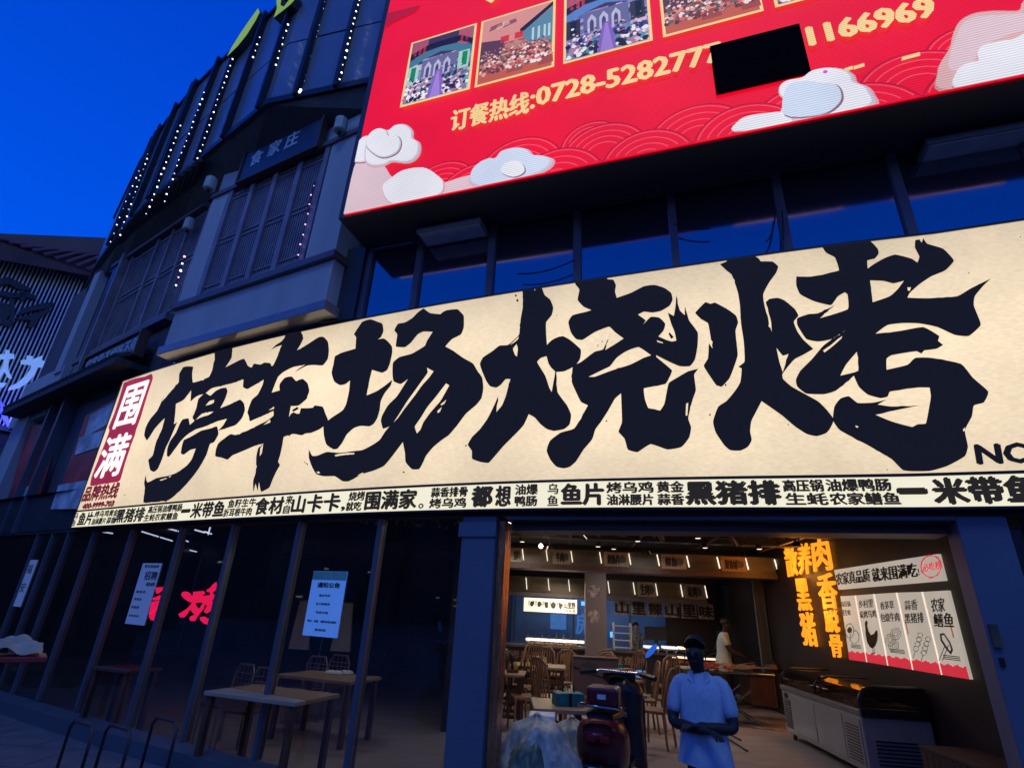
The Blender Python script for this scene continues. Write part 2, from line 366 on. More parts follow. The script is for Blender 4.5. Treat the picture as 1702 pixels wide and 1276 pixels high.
M['neon_red'] = mat('neon_red', (0.6, 0.02, 0.08), 0.5, emit=(1.0, 0.010, 0.085), es=1.9)
M['neon_orange'] = mat('neon_orange', (0.8, 0.3, 0.02), 0.5, emit=(1.0, 0.34, 0.018), es=1.05, evar=0.10, scale=3)
M['white_enamel'] = mat('white_enamel', (0.33, 0.33, 0.36), 0.35, var=0.08, scale=3)
M['black_plastic'] = mat('black_plastic', (0.02, 0.02, 0.022), 0.35, var=0.2)
M['maroon'] = mat('maroon_paint', (0.12, 0.012, 0.018), 0.30, var=0.15)
M['chrome'] = mat('chrome', (0.5, 0.5, 0.52), 0.15, 1.0, var=0.05)
M['cardboard'] = mat('cardboard', (0.22, 0.13, 0.10), 0.8, var=0.12, scale=4)
M['tape'] = mat('tape', (0.08, 0.07, 0.07), 0.4)
M['sack'] = mat('woven_sack', (0.38, 0.36, 0.31), 0.36, var=0.35, scale=9, bump=1.0, stretch=(1.5, 1.5, .5))
M['sack_green'] = mat('green_sack', (0.10, 0.13, 0.09), 0.5, var=0.4, scale=8, bump=0.8)
M['foam'] = mat('foam_box_white', (0.75, 0.78, 0.85), 0.6)
M['teal'] = mat('teal_print', (0.02, 0.25, 0.23), 0.5, var=0.3, scale=14)
M['yellow'] = mat('yellow_print', (0.7, 0.45, 0.04), 0.5)
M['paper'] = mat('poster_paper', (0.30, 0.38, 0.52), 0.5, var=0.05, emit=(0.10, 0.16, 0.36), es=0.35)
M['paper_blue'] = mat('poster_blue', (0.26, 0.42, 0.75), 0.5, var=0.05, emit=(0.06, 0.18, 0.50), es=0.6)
M['paper_green'] = mat('poster_green', (0.22, 0.50, 0.40), 0.5)
M['print'] = mat('print_dark', (0.02, 0.02, 0.05), 0.6)
M['panel_paper'] = mat('lit_menu_paper', (0.5, 0.48, 0.42), 0.5, var=0.05, emit=(0.42, 0.37, 0.31), es=0.95, evar=0.08, scale=2)
M['panel_red'] = mat('lit_menu_red', (0.5, 0.03, 0.05), 0.5, emit=(0.62, 0.025, 0.05), es=0.9, evar=0.08)
M['panel_line'] = mat('lit_menu_line', (0.8, 0.75, 0.7), 0.5, emit=(0.95, 0.80, 0.68), es=1.0)
M['panel_ink'] = mat('lit_menu_ink', (0.02, 0.018, 0.018), 0.6)
M['panel_grey'] = mat('lit_menu_grey', (0.12, 0.11, 0.10), 0.6)
M['shirt_blue'] = mat('shirt_cloth', (0.42, 0.50, 0.62), 0.9, var=0.10, scale=9, bump=0.9, stretch=(1.4, 1.4, .6))
M['skin_shaded'] = mat('skin', (0.022, 0.016, 0.014), 0.6, var=0.08)  # backlit shade is put into this skin colour
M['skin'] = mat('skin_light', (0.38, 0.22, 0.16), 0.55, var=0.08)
M['hair'] = mat('hair', (0.01, 0.01, 0.012), 0.6)
M['trousers'] = mat('trousers', (0.012, 0.012, 0.018), 0.8)
M['tee'] = mat('white_tee', (0.55, 0.62, 0.60), 0.85, var=0.06)
M['floral'] = mat('floral_shirt', (0.22, 0.2, 0.17), 0.85, var=0.9, scale=16)
M['mirror'] = mat('mirror_sky_glow', (0.12, 0.30, 0.85), 0.12, 0.2, var=0.03, emit=(0.03, 0.15, 0.75), es=0.6)  # sky reflection painted in as blue colour and glow
M['bulkhead'] = mat('bulkhead_panel', (0.11, 0.085, 0.055), 0.4, var=0.4, scale=2.0, stretch=(0.6, 0.6, 3))
M['sign_small'] = mat('small_sign_board', (0.42, 0.34, 0.22), 0.5, var=0.25, scale=5)
M['sign_red'] = mat('small_sign_board_red', (0.42, 0.22, 0.14), 0.5, var=0.2, scale=5)
M['lightbox'] = mat('small_lightbox', (0.7, 0.7, 0.6), 0.5, emit=(0.92, 0.82, 0.66), es=1.0)
M['slit'] = mat('slit_light', (0.9, 0.85, 0.8), 0.4, emit=(1.0, 0.88, 0.72), es=1.3)
M['warm_lit'] = mat('warm_case_light', (0.9, 0.85, 0.8), 0.4, emit=(1.0, 0.78, 0.50), es=1.2)
M['cool_lit'] = mat('cool_case_light', (0.8, 0.85, 0.9), 0.4, emit=(0.75, 0.82, 0.95), es=1.1)
M['kitchen'] = mat('kitchen_steel_glow', (0.17, 0.24, 0.38), 0.4, 0.2, var=0.35, scale=0.9, emit=(0.010, 0.035, 0.14), es=0.2, evar=0.6)  # cool kitchen light put into the steel as blue tint and glow
M['cool_lamp'] = mat('kitchen_lamp', (0.2, 0.5, 0.9), 0.4, emit=(0.10, 0.45, 1.0), es=1.3)
M['cool_dim'] = mat('kitchen_pane', (0.1, 0.2, 0.5), 0.3, emit=(0.05, 0.20, 0.55), es=0.45)
M['banner_cloth'] = mat('hanging_banner', (0.42, 0.36, 0.33), 0.8, var=0.3, scale=4)
M['curtain'] = mat('curtain', (0.22, 0.20, 0.19), 0.8, var=0.2, scale=2, stretch=(14, 14, 0.4))
M['counter'] = mat('counter_front', (0.035, 0.030, 0.035), 0.5, var=0.4, scale=5)
M['food'] = mat('case_food', (0.30, 0.19, 0.09), 0.6, var=0.8, scale=14)
M['ceiling'] = mat('dark_ceiling', (0.03, 0.03, 0.032), 0.8, var=0.3, scale=3, bump=0.3)
M['orange_wall'] = mat('side_wall', (0.040, 0.028, 0.028), 0.5, var=0.15, scale=2)
M['rope'] = mat('garland', (0.20, 0.18, 0.15), 0.8, var=0.5, scale=12, bump=0.5)
M['glass'] = glass_mat('shop_glass', (0.42, 0.45, 0.50), 1.55, veil=.035)
M['glass_up'] = mat('upper_window_glass', (0.012, 0.016, 0.03), 0.06, 0.0, var=0.2, scale=0.6, spec=1.0)
M['glass_up'].node_tree.nodes['Principled BSDF'].inputs['IOR'].default_value = 2.25
M['freezer_glass'] = glass_mat('freezer_glass', (0.50, 0.45, 0.42), 1.6)
M['case_glass'] = glass_mat('case_glass', (0.8, 0.82, 0.85), 1.4)

# ------------------------------------------------------------------ the main curves of the place
SIGN_ROWS = [(-7.191,9.256,-7.025,9.024),(-6.352,8.743,-6.152,8.467),(-5.583,8.277,-5.404,8.012),(-4.927,7.884,-4.780,7.649),(-4.358,7.549,-4.244,7.350),
 (-3.745,7.193,-3.666,7.043),(-3.214,6.893,-3.165,6.788),(-2.662,6.589,-2.639,6.532),(-2.033,6.256,-2.031,6.252),(-1.368,5.924,-1.377,5.965),
 (-0.795,5.657,-0.805,5.727),(-0.188,5.397,-0.191,5.482),(0.362,5.183,0.368,5.265),(0.882,5.000,0.893,5.066),(1.472,4.813,1.482,4.848),
 (2.066,4.640,2.065,4.637),(2.684,4.467,2.660,4.427),(3.336,4.269,3.294,4.216),(3.939,4.037,3.930,4.027),(5.70,3.37,5.70,3.36)]
SG = Ruled(SIGN_ROWS, 2.60, 5.19)
ZS = 2.88
nR = Vector((0.329, 0.944)).normalized()
dR = Vector((nR.y, -nR.x))
def lineR(dist, s): q = nR * dist + dR * s; return (q.x, q.y)
WR = Wall(lineR(5.35, -5.6), lineR(5.35, 6.0))     # window wall above the sign
WL = Wall(lineR(4.62, -5.6), lineR(4.62, 7.0))     # face of the LED screen
AI = radians(-5.9)                                  # the room's axes
rI = Vector((cos(AI), sin(AI), 0)); vI = Vector((-sin(AI), cos(AI), 0))
def I(r, v, z=0.0): return rI * r + vI * v + Vector((0, 0, z))

# ================================================================== GROUND
mb = MB(); mb.quad((-300, -300, -0.02), (300, -300, -0.02), (300, 600, -0.02), (-300, 600, -0.02))
build('ground', mb, M['paving'], kind='structure')
pav = thing('pavement', 'x', 'x'); 
for k in ('label', 'category'): del pav[k]
pav['kind'] = 'structure'
mb = MB(); mb.box(-11, 7, 1.5, 6.2, -0.019, -0.008); mb.box(-16, -3.0, 6.2, 11.5, -0.019, -0.008)
build('bedding', mb, M['black'], pav)
k = 0
for i in range(-12, 0):
    for j in range(0, 9):
        x = i * 0.8 + 0.3 * (j % 2); y = 3.4 + j * 0.8
        if -0.55 * x + 4.7 < y: continue
        mb = MB(); mb.box(x + .006, x + .794, y + .006, y + .794, -0.008, random.uniform(-0.001, 0.004))
        build('slab', mb, M['slab'], pav); k += 1

# glazing line: just behind the sign
class Off:
    def __init__(s, W, o): s.W, s.o = W, o
    def P(s, u, z, o=0.0):
        q = s.W.P(u, 2.6, s.o + o); return Vector((q.x, q.y, z))
    def inv(s, px, py, o=0.0):
        # azimuth match on the vertical curve
        r = ray(px, py); a = atan2(r.x, r.y); lo, hi = -6.0, s.W.len + 1
        for _ in range(50):
            m_ = (lo + hi) / 2; q = s.P(m_, 0, o)
            if atan2(q.x, q.y) < a: lo = m_
            else: hi = m_
        q = s.P(lo, 0, o); return lo, CZ + r.z / hypot(r.x, r.y) * hypot(q.x, q.y)
GL = Off(SG, -0.14)
def uG(px, py=870): return GL.inv(px, py)[0]

# ================================================================== RESTAURANT SHELL
rest = thing('restaurant_building', 'grey restaurant front with tall dark shop windows and a wide open doorway', 'building', (0, 6, 0))
u_post0, u_post1 = uG(775), uG(829)
u_door0, u_door1 = uG(845), uG(1585)
u_r1 = uG(1664, 853)
# floor inside
mb = MB(); fl = [I(-13, 4.4), I(5.2, 4.4), I(5.2, 20), I(-13, 20)]
rows = [GL.P(u, 0, 0.1) for u in [SG.us[0] - 4] + SG.us]
mb.poly([(p.x, p.y, 0.0) for p in rows] + [tuple(I(5.2, 6, 0)), tuple(I(5.2, 20, 0)), tuple(I(-16, 20, 0)), tuple(I(-16, 12, 0))])
build('interior_floor', mb, M['concrete'], kind='structure')
mb = MB(); mb.poly([(p.x, p.y, 3.3) for p in rows] + [tuple(I(5.2, 6, 3.3)), tuple(I(5.2, 20, 3.3)), tuple(I(-16, 20, 3.3)), tuple(I(-16, 12, 3.3))])
build('ceiling', mb, M['ceiling'], rest)
# walls of the room
mb = MB()
mb.hexa([I(4.6, 5.9, 0), I(4.75, 5.9, 0), I(4.75, 20, 0), I(4.6, 20, 0), I(4.6, 5.9, 3.29), I(4.75, 5.9, 3.29), I(4.75, 20, 3.29), I(4.6, 20, 3.29)])
build('side_wall', mb, M['orange_wall'], rest)
mb = MB(); mb.hexa([I(-16, 19.3, 0), I(4.6, 19.3, 0), I(4.6, 19.5, 0), I(-16, 19.5, 0), I(-16, 19.3, 3.29), I(4.6, 19.3, 3.29), I(4.6, 19.5, 3.29), I(-16, 19.5, 3.29)])
build('back_wall', mb, M['kitchen'], rest)
mb = MB(); mb.hexa([I(-1.75, 9.2, 0), I(-1.6, 9.2, 0), I(-1.6, 19.29, 0), I(-1.75, 19.29, 0), I(-1.75, 9.2, 3.29), I(-1.6, 9.2, 3.29), I(-1.6, 19.29, 3.29), I(-1.75, 19.29, 3.29)]); build('partition_wall', mb, M['dark_clad'], rest)  # unseen wall added to keep hall light out of the dining room
mb = MB(); mb.hexa([I(-12.9, 19.2, 0), I(-1.76, 19.2, 0), I(-1.76, 19.29, 0), I(-12.9, 19.29, 0), I(-12.9, 19.2, 3.29), I(-1.76, 19.2, 3.29), I(-1.76, 19.29, 3.29), I(-12.9, 19.29, 3.29)]); build('dining_wall', mb, M['dark_clad'], rest)
mb = MB(); mb.hexa([I(-13.2, 7, 0), I(-13, 7, 0), I(-13, 19.3, 0), I(-13.2, 19.3, 0), I(-13.2, 7, 3.29), I(-13, 7, 3.29), I(-13, 19.3, 3.29), I(-13.2, 19.3, 3.29)])
build('partition_wall', mb, M['dark_clad'], rest)
# sill, head and mullions of the left glazing
def curve_band(name, u0, u1, z0, z1, o0, o1, m, parent, n=14, **kw):
    mb = MB(); us = [u0 + (u1 - u0) * i / n for i in range(n + 1)]
    for a, b in zip(us[:-1], us[1:]): mb.wbox(GL, a, b, z0, z1, o0, o1)
    return build(name, mb, m, parent, **kw)
curve_band('sill', -4.5, u_post0, -0.01, 0.16, 0.0, 0.30, M['frame'], rest)
curve_band('head', -4.5, u_post1, 2.562, 2.60, -0.10, 0.05, M['dark_clad'], rest)
curve_band('head', u_post1, SG.len, 2.562, 2.60, -0.10, 0.045, M['dark_clad'], rest)
curve_band('parapet_wall', -4.5, SG.len, 2.62, 3.3, -0.30, 0.02, M['dark_clad'], rest)
mull = [uG(p) for p in (124, 165, 227, 308, 393, 502, 635)]
mull = [mull[0] - 1.2, mull[0] - 0.6 ] + mull
for i, u in enumerate(mull):
    mb = MB(); mb.wbox(GL, u - 0.028, u + 0.028, 0.16, 2.56, -0.06, 0.045)
    o = build('mullion', mb, M['frame'], rest, bevel=0.006)
ed = [-4.4] + mull + [u_post0]
for a, b in zip(ed[:-1], ed[1:]):
    mb = MB(); n = 3
    for i in range(n):
        p, q = a + .036 + (b - a - .072) * i / n, a + .036 + (b - a - .072) * (i + 1) / n
        mb.quad(GL.P(p, .16, 0), GL.P(q, .16, 0), GL.P(q, 2.56, 0), GL.P(p, 2.56, 0))
    build('pane', mb, M['glass'], rest)
# posts beside the doorway
mb = MB(); mb.wbox(GL, u_post0, u_post1, 0, 2.56, -0.25, 0.08); build('column', mb, M['column'], rest, bevel=0.01)
mb = MB(); mb.wbox(GL, u_post0 - .03, u_post1 + .01, 2.36, 2.50, 0.08, 0.10); build('column_cap', mb, M['column'], rest)
mb = MB(); mb.wbox(GL, u_post1 + .002, u_door0 - .02, 0, 2.53, -0.16, 0.02); build('door_jamb', mb, M['jambwood'], rest, bevel=0.015)
mb = MB(); mb.wbox(GL, u_door1, u_r1, 0, 2.56, -0.20, 0.06); build('column', mb, M['column'], rest, bevel=0.01)
mb = MB(); mb.wbox(GL, u_door0, u_door1, 2.53, 2.559, -0.30, 0.06); build('lintel', mb, M['frame'], rest)
curve_band('door_shade_strip', u_door0 + .01, u_door1 - .01, 2.445, 2.529, -0.42, -0.10, M['dark_clad'], rest, 6)  # dark strip standing in for the interior shade below the lintel
mb = MB(); mb.quad(GL.P(u_r1, 0.1, -.02), GL.P(SG.len - .1, 0.1, -.02), GL.P(SG.len - .1, 2.56, -.02), GL.P(u_r1, 2.56, -.02)); build('pane', mb, M['glass'], rest)
mb = MB(); mb.wbox(GL, u_r1 + .002, u_r1 + .07, 0, 2.459, -0.1, 0.05); build('mullion', mb, M['black'], rest)
mb = MB(); mb.box(0, 0, 0, 0, 0, 0)
# keypad by the right post
lk = thing('door_switch_box', 'small metal switch box on the dark door jamb beside the lit menu panels', 'switch box', tuple(GL.P(u_door1 - .05, 1.5, 0.02)))
mb = MB(); mb.wbox(GL, u_door1 + .02, u_door1 + .07, 1.62, 1.78, 0.061, 0.09); build('box_cover', mb, M['bulkhead'], lk, bevel=0.005)
mb = MB(); mb.wbox(GL, u_door1 + .03, u_door1 + .06, 1.50, 1.56, 0.061, 0.08); build('key_switch', mb, M['black_plastic'], lk, bevel=0.004)

# upper window wall between the sign and the screen
def sR(px, py): return WR.inv(px, py)
mb = MB(); mb.wbox(WR, 3.4, 11.6, 3.3, 5.0, -0.25, -0.02); mb.wbox(WR, 2.2, 11.6, 6.405, 9.5, -0.25, -0.02); build('upper_wall', mb, M['dark_clad'], rest)
mb = MB(); mb.wbox(WR, 10.0, 32, 0, 12.4, -6, -.06); build('side_wing', mb, M['dark_clad'], rest)
um = [sR(605, 500)[0], sR(692, 480)[0], sR(815, 465)[0], sR(960, 438)[0], sR(1122, 415)[0], sR(1305, 390)[0], sR(1508, 365)[0]]
um += [um[-1] + 1.15, um[-1] + 2.3]
for u in um:
    mb = MB(); mb.wbox(WR, u - .045, u + .045, 5.10, 6.40, -0.05, 0.05); build('upper_mullion', mb, M['trim'], rest)
for a, b in zip(um[:-1], um[1:]):
    mb = MB(); t_ = random.uniform(-.006, .006)
    mb.quad(WR.P(a + .046, 5.0, 0), WR.P(b - .046, 5.0, t_), WR.P(b - .046, 6.40, t_), WR.P(a + .046, 6.40, 0)); build('upper_window', mb, M['glass_up'], rest)
# pilaster between bay and windows
mb = MB(); mb.wbox(WR, um[0] - 0.55, um[0] - .05, 5.21, 6.40, -0.1, 0.10); build('upper_pier', mb, M['dark_clad'], rest)
mb = MB(); mb.wbox(WR, um[0] + 1.0, 11.6, 5.0, 5.06, -0.02, 0.10); build('upper_sill', mb, M['trim'], rest)

# ================================================================== THE BIG LIGHTBOX SIGN
sign = thing('lightbox_sign', 'long curved cream lightbox sign with huge black brush lettering over the shop windows and doorway', 'sign', tuple(SG.P(7, 2.6, 0)))
def ruled_panel(name, z0, z1, off, m, nz=5, u0=0.0, u1=None, **kw):
    mb = MB(); us = sorted(set([u for u in SG.us] + [u for u in [(SG.us[i] + SG.us[i + 1]) / 2 for i in range(len(SG.us) - 1)]]))
    zs = [z0 + (z1 - z0) * i / nz for i in range(nz + 1)]
    for a, b in zip(us[:-1], us[1:]):
        for c, d in zip(zs[:-1], zs[1:]): mb.quad(SG.P(a, c, off), SG.P(b, c, off), SG.P(b, d, off), SG.P(a, d, off))
    return build(name, mb, m, sign, **kw)
ruled_panel('sign_face', ZS + .012, 5.17, 0.0, M['sign_cream'])
ruled_panel('menu_strip', 2.62, ZS - .012, 0.0, M['strip_cream'], 1)
# casing
def casing(name, z0, z1, o0, o1, m):
    mb = MB()
    for a, b in zip(SG.us[:-1], SG.us[1:]): mb.wbox(SG, a, b, z0, z1, o0, o1)
    return build(name, mb, m, sign)
casing('casing_edge', 2.60, 2.62, -0.12, 0.012, M['black'])
casing('casing_edge', 5.17, 5.19, -0.12, 0.012, M['black'])
casing('divider_rail', ZS - .012, ZS + .012, -0.02, 0.014, M['black'])
casing('casing_back', 2.62, 5.17, -0.12, -0.02, M['black'])
mb = MB(); mb.wbox(SG, -0.02, -0.001, 2.60, 5.19, -0.12, 0.012); build('casing_end', mb, M['black'], sign)
CUTS = sorted(set(SG.us + [(SG.us[i] + SG.us[i + 1]) / 2 for i in range(len(SG.us) - 1)]))
def soft(P, n=3, k=.62):
    out = []; m = len(P)
    for i in range(m):
        p0, p1, p2, p3 = P[i - 1], P[i], P[(i + 1) % m], P[(i + 2) % m]; L1 = hypot(p2[0] - p1[0], p2[1] - p1[1]); out.append(p1)
        if L1 < .05: continue
        def tan_(a, b, c):
            t = ((c[0] - a[0]) / 2, (c[1] - a[1]) / 2); l = hypot(*t); f = min(1, L1 / (l + 1e-6)) * k; d1 = (b[0] - a[0], b[1] - a[1]); d2 = (c[0] - b[0], c[1] - b[1]); cs = (d1[0] * d2[0] + d1[1] * d2[1]) / (hypot(*d1) * hypot(*d2) + 1e-9); f *= max(0, cs) ** .5; return (t[0] * f, t[1] * f)
        ta, tb = tan_(p0, p1, p2), tan_(p1, p2, p3)
        for j in range(1, n + 1):
            s = j / (n + 1); h0 = 2 * s ** 3 - 3 * s * s + 1; h1 = s ** 3 - 2 * s * s + s; h2 = -2 * s ** 3 + 3 * s * s; h3 = s ** 3 - s * s
            out.append(tuple(h0 * p1[c] + h1 * ta[c] + h2 * p2[c] + h3 * tb[c] for c in (0, 1)))
    return out
def brush(name, offx, offy, sc, outers, m=None, off=0.012, parent=None, W=SG, cuts=CUTS, grit=0.0):
    """outers: list of (outline, [holes]) measured on an enlarged photo and laid on the wall"""
    tr = []
    for out, holes in outers:
        loops = []
        for lp in [out] + holes:
            pts = lp if lp[0] != lp[-1] else lp[:-1]
            w = [W.inv(offx + x / sc, offy + y / sc) for x, y in pts]
            w = soft(w)
            if grit:                     # torn dry-brush edges
                nn = []
                for i in range(len(w)):
                    a, b = w[i], w[(i + 1) % len(w)]; L = hypot(b[0] - a[0], b[1] - a[1]); nn.append(a)
                    n = int(L / 0.028)
                    for j in range(1, n):
                        t = j / n; k = random.gauss(0, grit * .55) * (4.5 if random.random() < .04 else 1)
                        nx, nz = -(b[1] - a[1]) / L, (b[0] - a[0]) / L
                        nn.append((a[0] + (b[0] - a[0]) * t + nx * k, a[1] + (b[1] - a[1]) * t + nz * k))
                w = nn
            w = [(u, min(z, 5.168)) if W is SG else (u, z) for u, z in w]
            loops.append(w)
        tr.append(tess(loops))
    me = flat_mesh(name, tr, W, off, m or M['ink'], cuts)
    return link(name, me, parent if parent is not None else sign)
# first character
brush('brush_character', 230, 570, 4.555, [
 ([(345,185),(380,178),(420,182),(415,215),(413,245),(418,300),(445,295),(470,288),(540,258),(565,205),(575,150),(583,130),(582,60),(716,25),(712,110),(690,150),(665,185),(700,168),(745,145),(775,130),(805,122),(820,145),(835,175),(862,188),(880,158),(930,165),(960,150),(1010,160),(1000,260),(960,277),(888,319),(831,350),(798,334),(800,277),(740,300),(640,325),(560,345),(510,385),(470,395),(440,410),(400,445),(405,360),(350,430),(290,462),(285,530),(275,615),(300,600),(270,670),(240,740),(215,790),(185,880),(155,950),(135,970),(120,975),(95,960),(80,885),(115,850),(140,750),(185,650),(205,570),(165,610),(130,650),(95,705),(70,738),(50,700),(58,650),(75,610),(100,570),(150,510),(200,400),(185,445),(240,380),(310,300),(315,235)], []),
 ([(510,380),(550,400),(590,365),(630,345),(670,340),(680,370),(660,430),(625,495),(700,465),(775,430),(805,460),(812,510),(790,570),(745,620),(690,640),(610,665),(650,620),(675,575),(600,595),(520,630),(440,655),(370,700),(330,740),(285,800),(240,860),(222,855),(225,800),(245,745),(290,680),(320,610),(340,580),(385,572),(395,620),(430,590),(415,565),(430,530),(445,490),(460,425)],
  [[(515,475),(545,440),(580,432),(575,455),(545,468)], [(440,582),(490,535),(575,520),(540,545),(490,560)]]),
 ([(600,632),(612,690),(580,750),(548,765),(520,850),(470,940),(420,1010),(350,1090),(270,1165),(225,1193),(45,1208),(55,1100),(50,1060),(60,1000),(75,1055),(150,1020),(230,1005),(290,985),(370,930),(410,880),(440,800),(400,810),(350,845),(328,835),(335,780),(350,735),(420,700),(480,665),(540,650)],
  [[(165,1037),(215,1022),(225,1024),(180,1042)], [(235,1012),(252,1004),(254,1010),(240,1018)]])], grit=0.006)
brush('brush_character', 350, 540, 4.4, [
 ([(555,60),(655,40),(683,100),(660,150),(637,188),(720,140),(795,92),(830,90),(862,125),(870,190),(862,250),(825,298),(760,295),(710,300),(660,325),(620,350),(650,322),(697,293),(610,310),(540,345),(500,380),(478,430),(452,497),(510,480),(508,450),(512,430),(545,390),(575,380),(600,380),(630,412),(655,402),(680,397),(715,430),(727,485),(715,520),(710,540),(650,590),(592,595),(578,675),(590,655),(610,640),(635,650),(655,650),(665,610),(720,610),(755,605),(765,590),(825,600),(845,650),(865,700),(840,735),(800,765),(740,790),(700,795),(670,808),(610,798),(540,820),(530,880),(515,950),(500,1000),(513,1025),(485,1075),(460,1130),(435,1190),(375,1220),(360,1150),(350,1215),(335,1160),(318,1225),(317,1140),(335,1080),(340,960),(355,900),(395,868),(330,885),(260,915),(200,940),(165,955),(130,985),(90,972),(40,960),(45,910),(60,870),(80,850),(150,800),(190,805),(270,775),(350,735),(420,700),(465,665),(465,630),(400,660),(330,690),(292,705),(285,670),(275,640),(290,590),(310,545),(350,510),(385,440),(395,400),(410,370),(400,300),(460,300),(490,240),(525,150),(480,165),(445,187),(480,150),(520,125),(545,95)],
  [[(392,733),(440,692),(443,713)], [(430,625),(470,598),(468,615)], [(365,960),(370,900),(390,874),(380,940)], [(600,625),(640,600),(650,615),(610,636)]])], grit=0.007)
brush('brush_character', 500, 500, 4.253, [
 ([(380,238),(410,190),(440,150),(495,133),(545,150),(580,165),(588,215),(570,260),(550,275),(590,268),(620,290),(648,325),(650,370),(635,440),(615,490),(580,510),(540,500),(508,490),(490,560),(470,670),(540,640),(600,600),(650,560),(640,600),(600,650),(570,710),(562,770),(545,830),(520,870),(490,888),(430,885),(380,900),(330,945),(300,1000),(265,1045),(235,1050),(185,1015),(168,950),(165,880),(205,840),(240,815),(300,775),(325,730),(345,640),(352,565),(320,590),(280,597),(240,570),(222,510),(235,450),(245,395),(290,370),(390,340),(395,260)], []),
 ([(665,210),(690,165),(740,155),(790,125),(830,85),(870,57),(895,75),(920,90),(990,97),(1010,80),(1040,68),(1110,62),(1135,85),(1155,110),(1155,190),(1135,240),(1070,275),(1025,325),(1080,355),(1150,405),(1220,445),(1250,495),(1285,545),(1293,620),(1280,690),(1240,740),(1170,800),(1110,880),(1050,950),(1000,985),(940,1035),(890,1095),(865,1150),(840,1190),(790,1190),(745,1140),(740,1075),(725,1000),(680,1060),(595,1165),(520,1200),(440,1225),(345,1275),(300,1275),(245,1240),(170,1240),(115,1225),(85,1175),(62,1110),(62,1050),(85,1095),(120,1095),(190,1068),(280,1075),(400,1060),(440,1055),(500,1025),(560,985),(600,925),(630,890),(585,905),(570,850),(580,810),(620,740),(680,680),(720,620),(760,555),(710,590),(660,570),(652,520),(655,440),(700,400),(790,375),(880,320),(895,285),(935,222),(870,220),(830,240),(780,300),(740,330),(675,325),(685,240)],
  [[(660,860),(700,800),(750,720),(800,650),(850,580),(900,510),(895,475),(942,500),(910,545),(860,600),(810,670),(740,760),(690,830)],
   [(810,890),(850,830),(900,750),(950,690),(1000,625),(1030,585),(1052,600),(1030,640),(990,710),(920,790),(870,860),(850,910),(825,938)],
   [(968,782),(1000,752),(987,785),(972,795)], [(990,735),(1032,700),(1018,728),(1000,740)], [(245,1090),(300,1079),(385,1075),(380,1085),(290,1093),(250,1100)], [(115,1212),(130,1205),(142,1216),(128,1222)], [(405,1235),(440,1215),(450,1218),(420,1237)]])], grit=0.006)
brush('brush_character', 770, 460, 3.867, [
 ([(383,70),(455,56),(460,95),(475,60),(505,68),(510,80),(525,120),(560,150),(580,200),(570,250),(535,295),(535,370),(540,440),(570,410),(610,390),(645,385),(690,410),(757,470),(752,530),(720,575),(650,610),(600,614),(607,740),(640,790),(670,830),(695,890),(685,950),(650,980),(585,992),(540,980),(500,950),(460,905),(423,885),(390,955),(340,1010),(260,1090),(200,1160),(165,1197),(110,1190),(60,1170),(58,1120),(32,1080),(60,1030),(110,980),(160,910),(200,830),(228,765),(215,870),(250,830),(275,770),(305,660),(275,660),(245,695),(215,714),(175,705),(150,670),(120,600),(110,560),(130,520),(190,480),(235,445),(290,440),(360,375),(370,280),(385,190)],
  [[(322,465),(345,435),(353,465),(347,515),(335,505)], [(477,550),(500,525),(537,513),(550,560),(570,590),(592,612),(585,660),(570,742),(555,715),(530,640),(500,590)], [(302,440),(335,410),(360,385),(355,402),(330,425)]])], grit=0.007)
brush('brush_character', 890, 440, 3.5448, [
 ([(250,80),(415,58),(425,88),(460,92),(475,125),(470,160),(480,198),(560,170),(600,150),(640,130),(700,122),(760,140),(800,170),(808,210),(790,245),(740,275),(690,285),(640,280),(605,297),(650,330),(635,355),(680,310),(730,315),(765,350),(755,390),(725,425),(770,445),(805,455),(830,450),(820,400),(800,350),(780,285),(815,305),(825,250),(830,180),(850,270),(880,300),(880,245),(905,330),(935,370),(957,405),(955,480),(940,560),(910,600),(850,600),(790,575),(740,550),(712,535),(712,545),(760,585),(805,625),(790,665),(765,705),(640,730),(645,790),(665,845),(700,852),(735,860),(760,820),(785,700),(830,670),(900,630),(960,615),(935,650),(945,740),(925,800),(900,905),(917,960),(905,1020),(860,1075),(780,1090),(735,1075),(680,1058),(640,1080),(600,1105),(545,1090),(525,1025),(490,985),(510,930),(508,840),(505,760),(470,790),(430,860),(385,930),(355,970),(335,1030),(285,1090),(240,1160),(205,1190),(170,1200),(125,1190),(90,1150),(68,1100),(75,1065),(90,1035),(150,990),(230,965),(310,830),(270,810),(235,740),(215,690),(222,600),(270,575),(350,515),(400,500),(445,402),(412,505),(470,470),(520,437),(470,400),(435,368),(350,400),(280,445),(240,440),(210,400),(195,340),(220,300),(300,280),(330,270),(285,250),(250,210),(260,150),(235,115)],
  [[(315,662),(400,620),(440,600),(480,550),(540,510),(610,488),(682,536),(640,550),(560,590),(450,625),(350,662)], [(715,448),(750,460),(752,466),(720,458)], [(885,890),(888,820),(900,815),(895,890)], [(790,400),(815,430),(800,440),(785,410)]])], grit=0.006)
